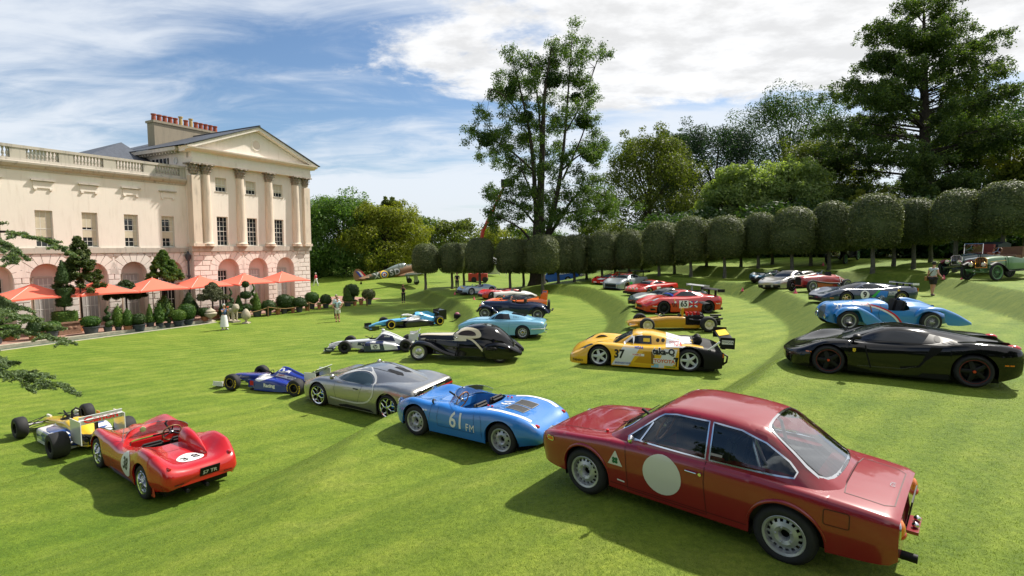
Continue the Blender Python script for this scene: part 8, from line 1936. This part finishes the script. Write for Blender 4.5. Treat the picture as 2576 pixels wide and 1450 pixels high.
pot_tree('potted_tree','broad-headed small tree under the third parasol',-27.0,37.4,2.9,1.2,.62,L_BOXD,6,.4,.5);pot_tree('potted_tree','round green tree reaching above the parasols near the drain pipe',-26.1,40.2,5.0,1.3,.55,L_MID,7,.4,.5);pot_tree('olive_tree','grey-green olive standard behind the stone urn',-22.2,39.6,2.6,.95,.55,leaf_mat('olive_leaf',(.10,.11,.06),.4,.2),8,.3,.5)
STAT=mat('garden_stone',(.46,.40,.30),.9,var=.35,scale=6,bump=.4)
t=thing('stone_lion','carved stone lion standing at the pool end','statue',(-20.0,38.2,0),R(-40))
q=MB();q.box((0,0,.06),(1.3,.5,.12));q.build('plinth',STAT,t,0)
q=MB();q.tube([(-.55,0,.70),(-.45,0,.78),(-.1,0,.76),(.25,0,.86),(.42,0,.98)],[.10,.17,.17,.23,.16],12)
for x,y in((.30,.12),(.30,-.12),(-.45,.12),(-.45,-.12)):q.tube([(x,y,.72),(x+(.06 if x>0 else-.05),y,.42),(x+.02,y,.16),(x+.10,y,.13)],[.10,.07,.06,.06],8)
q.tube([(-.58,0,.75),(-.78,0,.6),(-.74,0,.3),(-.62,0,.2)],[.03,.025,.02,.04],6);q.build('body',STAT,t,60)
q=MB();q.ball((.50,0,1.06),(.22,.24,.27),12,9);q.ball((.66,0,1.02),(.13,.12,.12),10,8);q.ball((.5,.15,1.25),.05,6,5);q.ball((.5,-.15,1.25),.05,6,5);q.build('maned_head',STAT,t,60)
def urn(name,label,x,y,pr):
 t=thing(name,label,'ornament',(x,y,0));MB().lathe(pr,20).build('bowl',STAT,t,50);MB().box((0,0,.04),(.44,.44,.08)).build('foot',STAT,t,0)
urn('stone_urn','lidded stone urn at the corner of the pool',-21.6,38.2,[(0,.08),(.20,.08),(.08,.18),(.08,.26),(.36,.44),(.42,.62),(.30,.72),(.34,.78),(.18,.90),(.06,1.0),(.05,1.08),(0,1.12)])
urn('stone_finial','pale stone pinecone finial alone on the lawn edge',-18.66,37.38,[(0,.08),(.18,.08),(.07,.16),(.07,.24),(.26,.36),(.31,.55),(.25,.78),(.12,.98),(0,1.06)])
POSTM=mat('stake_wood',(.16,.085,.035),.9);stakes=[(-21.1,39.35),(-18.9,41.3),(-16.9,44.4),(-15.6,47.0),(-13.2,48.6)]
for i,(x,y)in enumerate(stakes):
 t=thing('rope_post','short wooden rope post, %s from the stone lion'%['first','second','third','fourth','fifth'][i],'post',(x,y,gz(x,y)),0,'rope posts along the pots');MB().cyl((0,0,0),(0,0,.78),.05,.045,8).build('stake',POSTM,t,40)
 if i:px_,py_=stakes[i-1];MB().tube([((px_-x)*f,(py_-y)*f,.70-.28*math.sin(math.pi*f))for f in np.linspace(0,1,12)],.022,6).build('rope',mat('rope',(.32,.20,.08),.9),t,60)
 # people
def skin_mesh(name,J,E,m,sub_=1):
 me=bpy.data.meshes.new('tmp');ks=list(J);ix={k:i for i,k in enumerate(ks)}
 me.from_pydata([J[k][0]for k in ks],[(ix[a],ix[b])for a,b in E],[]);o=bpy.data.objects.new('tmp',me)
 o.modifiers.new('s','SKIN');d=me.skin_vertices[0].data
 for i,k in enumerate(ks):r=J[k][1];d[i].radius=r if isinstance(r,tuple)else(r,r)
 d[0].use_root=True;sb=o.modifiers.new('b','SUBSURF');sb.levels=sb.render_levels=sub_
 out=baked(o);bpy.data.objects.remove(o);out.name=name
 out.materials.clear();out.materials.append(m);finish(out,180);return out
SKINM=mat('skin',(.50,.26,.17),.6)
def person(label,x,y,head,h,top,bottom,hair,arms,stride=0.0,legs='trousers',shoes=(.03,.03,.03),sleeves=.5,extra=None,z=None):
 s=h/1.75;t=thing('person',label,'person',(x,y,gz(x,y)if z is None else z),R(head));t.scale=(s,s,s)
 g=lambda*a:tuple(a)
 J={'pelvis':(g(0,0,.95),(.13,.10)),'waist':(g(.01,0,1.08),(.125,.095)),'chest':(g(.0,0,1.28),(.15,.11)),'neck':(g(0,0,1.49),.055),'skull':(g(.015,0,1.58),.06)}
 E=[('pelvis','waist'),('waist','chest'),('chest','neck'),('neck','skull')]
 for sg,sd in((1,'l'),(-1,'r')):
  st=stride*sg;J['hip'+sd]=(g(0,.095*sg,.90),.092);J['knee'+sd]=(g(st*.5+.02,.10*sg,.50),.06);J['ank'+sd]=(g(st-(.05 if st<0 else 0),.10*sg,.10),.04);J['toe'+sd]=(g(st+.15,.12*sg,.035),.034)
  J['sh'+sd]=(g(0,.185*sg,1.42),.058);el,wr=arms[0 if sg>0 else 1];J['el'+sd]=(g(*el),.042);J['wr'+sd]=(g(*wr),.03)
  E+=[('pelvis','hip'+sd),('hip'+sd,'knee'+sd),('knee'+sd,'ank'+sd),('ank'+sd,'toe'+sd),('chest','sh'+sd),('sh'+sd,'el'+sd),('el'+sd,'wr'+sd)]
 body=skin_mesh('body',J,E,SKINM)
 q=MB();q.ball((.03,0,1.655),(.098,.078,.118),14,10);q.ball((.128,0,1.645),(.018,.013,.022),6,5)
 for sg in(1,-1):q.ball((.02,sg*.08,1.65),(.02,.012,.03),6,5)
 for sg,sd in((1,'l'),(-1,'r')):
  el,wr=[Vector(v)for v in arms[0 if sg>0 else 1]];d=(wr-el).normalized();sid=d.cross(Vector((0,0,1)));sid=sid.normalized()if sid.length>.1 else Vector((1,0,0));up=sid.cross(d)
  q.tube([wr,wr+d*.05,wr+d*.085],[.026,.036,.032],8)
  for k in range(4):b=wr+d*.08+sid*(.026*(k-1.5)/1.5);L=(.05,.062,.066,.052)[k];q.tube([b,b+d*L*.6,b+d*L-up*.018],[.0095,.009,.007],5)
  b=wr+d*.03+sid*.03;q.tube([b,b+sid*.022+d*.025,b+sid*.026+d*.05],[.011,.01,.008],5)
 bm=bmesh.new();bm.from_mesh(body);tm=q.mesh('t',SKINM,180);bm.from_mesh(tm);bm.to_mesh(body);bm.free();finish(body,180);link('body',body,t)
 def cloth(nm,keys,grow,m,cut=None):
  K={k:(J[k][0],tuple(a+grow for a in J[k][1])if isinstance(J[k][1],tuple)else J[k][1]+grow)for k in keys};ed=[e for e in E if e[0]in K and e[1]in K]
  for a,b,f,r in(cut or[]):K[b+'_']=(tuple(J[a][0][i]+(J[b][0][i]-J[a][0][i])*f for i in range(3)),r);ed.append((a,b+'_'))
  link(nm,skin_mesh(nm,K,ed,m),t)
 tm_=mat('cloth_%s'%label[:14],top,.85);bm_=mat('cloth2_%s'%label[:14],bottom,.85)
 cloth('shirt',['pelvis','waist','chest','shl','shr']+(['ell','elr']if sleeves>.9 else[]),.020,tm_,[('sh'+c,'el'+c,sleeves,.058)for c in 'lr']if sleeves<=.9 else[('el'+c,'wr'+c,.9,.045)for c in 'lr'])
 if legs=='skirt':MB().lathe([(.15,1.02),(.19,.90),(.23,.55),(.27,.22),(.25,.22)],18).build('skirt',bm_,t,60)
 elif legs=='shorts':cloth('shorts',['pelvis','hipl','hipr'],.024,bm_,[('hip'+c,'knee'+c,.86,.105)for c in 'lr'])
 else:cloth('trousers',['pelvis','hipl','hipr','kneel','kneer'],.022,bm_,[('knee'+c,'ank'+c,.92,.062)for c in 'lr'])
 q=MB()
 for c in 'lr':a=J['ank'+c][0];q.ball((a[0]+.07,a[1],.05),(.14,.055,.055),10,7)
 q.build('shoes',mat('shoe_%d'%int(shoes[0]*100),shoes,.6),t,60)
 rows=[[(.015+.112*math.cos(p)*math.cos(a),.092*math.cos(p)*math.sin(a),1.672+.122*math.sin(p))for a in np.linspace(R(55),R(305),14)]for p in np.linspace(-.55,1.55,7)];q=MB();q.grid(rows);q.ball((.02,0,1.735),(.098,.084,.06),12,8);q.build('hair',mat('hair_%d'%int(hair[0]*100),hair,.8),t,60)
 q=MB()
 for sg in(1,-1):q.ball((.120,sg*.033,1.668),(.008,.012,.007),6,5)
 q.box((.122,0,1.60),(.008,.045,.008));q.build('face',mat('face_dark',(.05,.02,.018),.6),t,60)
 if extra:extra(t)
 return t
DOWN=[((0,.24,1.16),(.06,.25,.92)),((0,-.24,1.16),(.06,-.25,.92))];UPA=[((.14,.25,1.24),(.30,.08,1.52)),((.14,-.25,1.24),(.30,-.08,1.52))];HIPS=[((-.02,.32,1.18),(.10,.17,.98)),((-.02,-.32,1.18),(.10,-.17,.98))]
def phone(t):MB().box((.37,0,1.60),(.012,.16,.08)).build('phone',mat('red_case',(.5,.06,.05),.4),t,0)
def camera_(t):q=MB();q.box((.36,0,1.60),(.10,.14,.10));q.cyl((.40,0,1.60),(.56,0,1.60),.045,.05,10);q.build('held_camera',BLACK,t,30)
def straps(t):
 for y in(.11,-.11):MB().tube([(-.12,y,1.15),(-.02,y*1.1,1.47),(.10,y,1.38),(.13,y,1.1)],.018,6).build('bag_strap',SATIN,t,60)
def satchel(t):MB().tube([(.05,-.17,1.47),(.15,-.02,1.25),(.08,.22,.95),(-.1,.22,1.0),(-.13,0,1.25),(.0,-.17,1.47)],.018,6).build('bag_strap',TAN,t,60);MB().box((.0,.27,.88),(.30,.12,.22)).build('bag',mat('tan_bag',(.28,.14,.04),.8),t,0)
person('person in blue top and long white skirt photographing with raised hands',-18.65,34.5,-20,1.66,(.05,.09,.20),(.68,.68,.68),(.60,.58,.55),UPA,.04,'skirt',(.7,.7,.7),.5,phone)
person('person in pale blue shirt and cream shorts standing hands on hips',-12.49,38.18,-75,1.76,(.42,.58,.62),(.60,.62,.52),(.10,.07,.05),HIPS,.02,'shorts',(.20,.06,.03),.55,straps)
person('person in white shirt and dark trousers just behind the pale blue shirt',-13.2,40.1,-60,1.76,(.66,.68,.72),(.02,.02,.025),(.30,.28,.25),DOWN,.05,'trousers',(.03,.03,.03),.95)
person('person all in black photographing near the aeroplane',-10.49,51.6,-85,1.72,(.015,.015,.016),(.02,.02,.022),(.25,.12,.05),UPA,.03,'trousers',(.03,.03,.03),.5,camera_)
person('person in red top and white trousers walking past the house corner',-26.0,71.0,170,1.70,(.50,.06,.09),(.66,.66,.68),(.55,.50,.45),DOWN,.25,'trousers',(.5,.5,.5),.95)
person('person in grey T-shirt and black shorts with a tan satchel',22.48,28.6,20,1.80,(.50,.54,.58),(.025,.02,.022),(.02,.018,.015),[((.05,.27,1.18),(.02,.28,.92)),((-.08,-.28,1.18),(.0,-.42,.98))],.12,'shorts',(.06,.05,.07),.5,satchel)
person('person in black polo shirt standing behind the silver open racer',-5.6,54.6,-80,1.78,(.012,.014,.02),(.03,.03,.04),(.05,.04,.035),[((.02,.26,1.18),(.22,.10,1.05)),((.02,-.26,1.18),(.22,-.10,1.05))],.0,'trousers',(.03,.03,.03),.5)
person('person in red shirt and white trousers among the tree trunks',8.3,62.0,-95,1.80,(.60,.03,.04),(.66,.66,.64),(.06,.04,.03),DOWN,.05,'trousers',(.03,.03,.03),.5)
person('person in dark top sitting distance beyond the trunks by the blue van',3.2,76.0,-90,1.74,(.05,.05,.07),(.05,.06,.10),(.10,.08,.06),HIPS,.03,'trousers',(.03,.03,.03),.5)
# fighter aeroplane on the far lawn
def aeroplane():
 t=thing('aeroplane','camouflaged propeller fighter aeroplane with roundel parked beyond the pots','aeroplane');CAMO=mat('camouflage',(.20,.115,.055),.6,col2=(.055,.075,.045),scale=.45);e=MATS['camouflage'].node_tree.nodes['Color Ramp'].color_ramp.elements;e[0].position,e[1].position=.49,.51
 SKY_=mat('pale_underside',(.42,.46,.44),.6)
 st=[(3.0,.30,.34,.1),(2.6,.42,.48,.05),(1.6,.50,.58,.0),(.4,.52,.66,.02),(-.8,.50,.68,.05),(-2.2,.40,.56,.08),(-3.8,.28,.40,.10),(-5.4,.13,.24,.14),(-5.9,.05,.14,.16)]
 xs=[s[0]for s in st];F=[pchip(xs,[s[i]for s in st])for i in(1,2,3)];rows=[]
 for x in np.linspace(3.0,-5.9,32):w,h,zc=[f(x)for f in F];rows.append([(x,w*math.cos(a),zc+h*math.sin(a)*(1 if math.sin(a)>0 else.9))for a in np.linspace(0,2*math.pi,21)[:-1]])
 fu=MB();fu.grid(rows,0,True);c=Car.__new__(Car);c.o=t;c.surf=MB();c.surf.add(fu.v,fu.f);c.bvh_=None;fu.build('fuselage',CAMO,t,60)
 rows=[[(x,.30*r*math.cos(a),.58+h*math.sin(a))for a in np.linspace(0,math.pi,11)]for x,r,h in((.55,.5,.02),(.30,1,.36),(-.5,1,.40),(-1.3,.8,.26),(-2.2,.3,.02))];o=MB().grid(rows).build('canopy',mat('canopy_glass',(.20,.25,.24),.12,spec=.7),t,50)
 q=MB()
 for x,h in((.30,.36),(-.1,.39),(-.5,.41)):q.tube([(x,.305*math.cos(a),.585+h*math.sin(a))for a in np.linspace(0,math.pi,11)],.02,5)
 q.build('canopy_frame',CAMO,o,60)
 for sg in(1,-1):
  rows=[]
  for y,xa,xb,th in((.3,1.55,-.95,.17),(2.5,1.40,-.75,.13),(4.8,1.0,-.45,.07),(5.9,.55,-.15,.03),(6.1,.3,.05,.01)):
   zz=-.42+.06*y;rows.append([(xb+(xa-xb)*(.5+.5*math.cos(a)),sg*y,zz+th*math.sin(a))for a in np.linspace(0,2*math.pi,17)[:-1]])
  MB().grid(rows,0,True).build('wing',CAMO,t,60)
  rows=[[(xb+(xa-xb)*(.5+.5*math.cos(a)),sg*y,.30+.05*math.sin(a))for a in np.linspace(0,2*math.pi,13)[:-1]]for y,xa,xb in((.1,-4.3,-5.6),(1.2,-4.6,-5.6),(1.75,-4.9,-5.4))];MB().grid(rows,0,True).build('tailplane',CAMO,t,60)
  q=MB();q.tube([(.75,sg*1.2,-.4),(.95,sg*1.15,-1.45)],.05,8);q.build('undercarriage_leg',SKY_,t,60);q=MB();q.lathe([(0,.07),(.2,.07),(.34,.05),(.36,0),(.34,-.05),(.2,-.07),(0,-.07)],18,(.95,sg*1.12,-1.5),'y');q.build('main_wheel',RUBBER,t,50);MB().box((.9,sg*1.27,-1.05),(.5,.03,.85)).build('wheel_door',SKY_,t,0)
 fin=[(-4.55,.40),(-4.95,1.05),(-5.25,1.35),(-5.6,1.42),(-5.95,1.15),(-6.1,.7),(-6.0,.1),(-5.6,.05)];MB().prism(fin,'y',-.04,.04).build('tail_fin',CAMO,t,0)
 for k,(m,a,b)in enumerate(((REDP,0,.33),(WHITEP,.33,.66),(BLUEP,.66,1))):
  L0=lambda f,z:-4.62-.42*(z-.4)/.8-.72*f
  for sg in(1,-1):MB().add([(L0(a,.42),sg*.046,.42),(L0(b,.42),sg*.046,.42),(L0(b,1.18),sg*.046,1.12+.1*b),(L0(a,1.0),sg*.046,.95+.15*a)],[(0,1,2,3)]).build('fin_flash',m,t,0)
 for r,m,o in((.56,YELLOWP,.006),(.42,BLUEP,.010),(.27,WHITEP,.014),(.14,REDP,.018)):c.disc('roundel_ring',(-2.55,.10),r*.88,'y',m,-1,o,None,1.0,10)
 for tx_,x in(('S',-1.65),('D',-.95),('X',-3.45)):c.text('code_letter',tx_,(x,.12),.95,'y',mat('code_grey',(.42,.44,.44),.6),-1,.012,(1,0),(0,1),.015)
 q=MB();q.lathe([(.30,0),(.28,.15),(.18,.35),(0,.48)],16,(3.0,0,.1),'x');q.build('spinner',BLACK,t,50)
 for k in range(3):a=2*math.pi*k/3+.5;MB().box((3.12,.85*math.sin(a),.1+.85*math.cos(a)),(.05,.18,1.5),0,Matrix.Rotation(-a,3,'X'),.5).build('propeller_blade',BLACK,t,0)
 q=MB();q.tube([(-5.3,0,.0),(-5.35,0,-.25)],.04,6);q.ball((-5.38,0,-.33),(.14,.06,.14),10,8);q.build('tail_wheel',RUBBER,t,50)
 h,p=R(33),R(-10.6);x,y=-13.2,65.2
 t.matrix_world=Matrix.Translation((x,y,gz(x,y)+1.72))@Matrix.Rotation(h,4,'Z')@Matrix.Rotation(p,4,'Y')
aeroplane()
# things beyond the tree trunks
VB=paint('van_blue',(.015,.10,.45),.35)
def van(label,x,y,head):
 c=Car('van',label,'van');c.body('body',[(2.4,.75,.5,.73,.80,.6,.78,.3),(2.2,1.05,.66,1.02,.94,.7,.92,.28),(1.5,1.25,.78,1.22,1.0,.8,.98,.26),(1.2,1.55,.82,1.50,1.0,.9,.98,.26),(.7,2.15,.80,2.10,1.0,1.0,.98,.26),(-2.5,2.25,.84,2.2,1.0,1.0,.98,.26),(-2.6,2.1,.8,2.05,.97,1.0,.95,.35)],VB,arches=[(1.5,.34,.40),(-1.6,.34,.40)],n=30,round_=.85);c.finish_shells()
 c.wheels(1.5,-1.6,1.7,1.7,dict(r=.34,w=.22,rim=.2,kind='disc',dish=.03));c.liners([(1.5,.34,.40),(-1.6,.34,.40)],.95,.55)
 for sg in(1,-1):c.panel('side_window',[(1.15,1.25),(.80,1.85),(.1,1.9),(.1,1.25)],'y',DKGLASS,sg,.005);c.panel('side_lettering_panel',rrect(-.4,-2.0,1.1,1.7,.05),'y',WHITEP,sg,.005)
 c.panel('windscreen',scr(1.40,.80,.78,.68),'z',DKGLASS,1,.005);c.place(x,y,head);return c
van('blue van parked on the far lawn left of the big trunk',6.3,74.0,170);van('blue van on the far lawn right of the big trunk',11.3,76.0,175)
def tent(label,x,y,w,h):
 t=thing('marquee',label,'tent',(x,y,gz(x,y)),.3);CV=mat('tent_canvas',(.66,.66,.66),.8);q=MB();a=w/2
 q.add([(-a,-a,2.2),(a,-a,2.2),(a,a,2.2),(-a,a,2.2),(0,0,h)],[(0,1,4),(1,2,4),(2,3,4),(3,0,4)]);q.build('roof',CV,t,0)
 for x_,y_ in((-a,-a),(a,-a),(a,a),(-a,a)):MB().cyl((x_,y_,0),(x_,y_,2.2),.05,.05,8).build('leg',POLE,t,40)
 MB().box((0,a,1.2),(w*.98,.03,2.0)).build('back_wall',CV,t,0)
tent('white pointed marquee glimpsed beyond the trunks',16.0,95.0,6,4.2);tent('small white tent left of the big trunk across the lawn',-3.5,92.0,4,3.4)
t=thing('boom_lift','red lift boom slanting up behind the tall tree','lift',(-4.3,74.0,gz(-4.3,74.0)));BR_=mat('boom_red',(.40,.035,.025),.5);MB().box((-.4,0,.7),(2.6,1.6,1.0)).build('chassis',BR_,t,0);q=MB();q.tube([(-.6,0,1.0),(.3,0,7.0),(3.2,0,13.0)],[.28,.24,.18],4);q.build('boom',BR_,t,0);MB().box((3.3,0,13.5),(1.0,.9,1.0)).build('basket',SATIN,t,0)
for x in(-.9,.6):
 for y in(-.7,.7):MB().lathe([(0,.12),(.36,.12),(.42,0),(.36,-.12),(0,-.12)],14,(x,y,.42),'y').build('wheel',RUBBER,t,40)
cone=MB().lathe([(0,.26),(.02,.26),(.08,.03),(.12,.03),(.12,0),(0,0)],14).mesh('cone',mat('pink_marker',(.70,.10,.18),.6),40)
for i,(x,y,l)in enumerate([(16.2,37.6,'nose of the old green racer'),(15.9,30.0,'red grand prix car'),(25.3,31.4,'pale green brass-era car'),(24.9,29.6,'pale green car front axle'),(25.5,44.0,'black car under the trees'),(-5.3,49.6,'silver open racer'),(-3.2,45.0,'red open sports racer')]):
 tag(link('marker_cone',cone,None,(x,y,gz(x,y))),'small pink marker cone by the '+l,'cone','pink marker cones')
t=thing('helmet_bag','small black box with pink lid on the lawn behind the halo racer','box',(-3.95,38.4,gz(-3.95,38.4)));q=MB();q.ball((0,0,.22),(.26,.22,.22),12,8);q.box((0,0,.15),(.44,.36,.26));q.build('shell',SATIN,t,40);MB().ball((0,-.03,.34),(.18,.17,.12),10,6).build('lid',mat('pink_lid',(.35,.10,.16),.5),t,50)
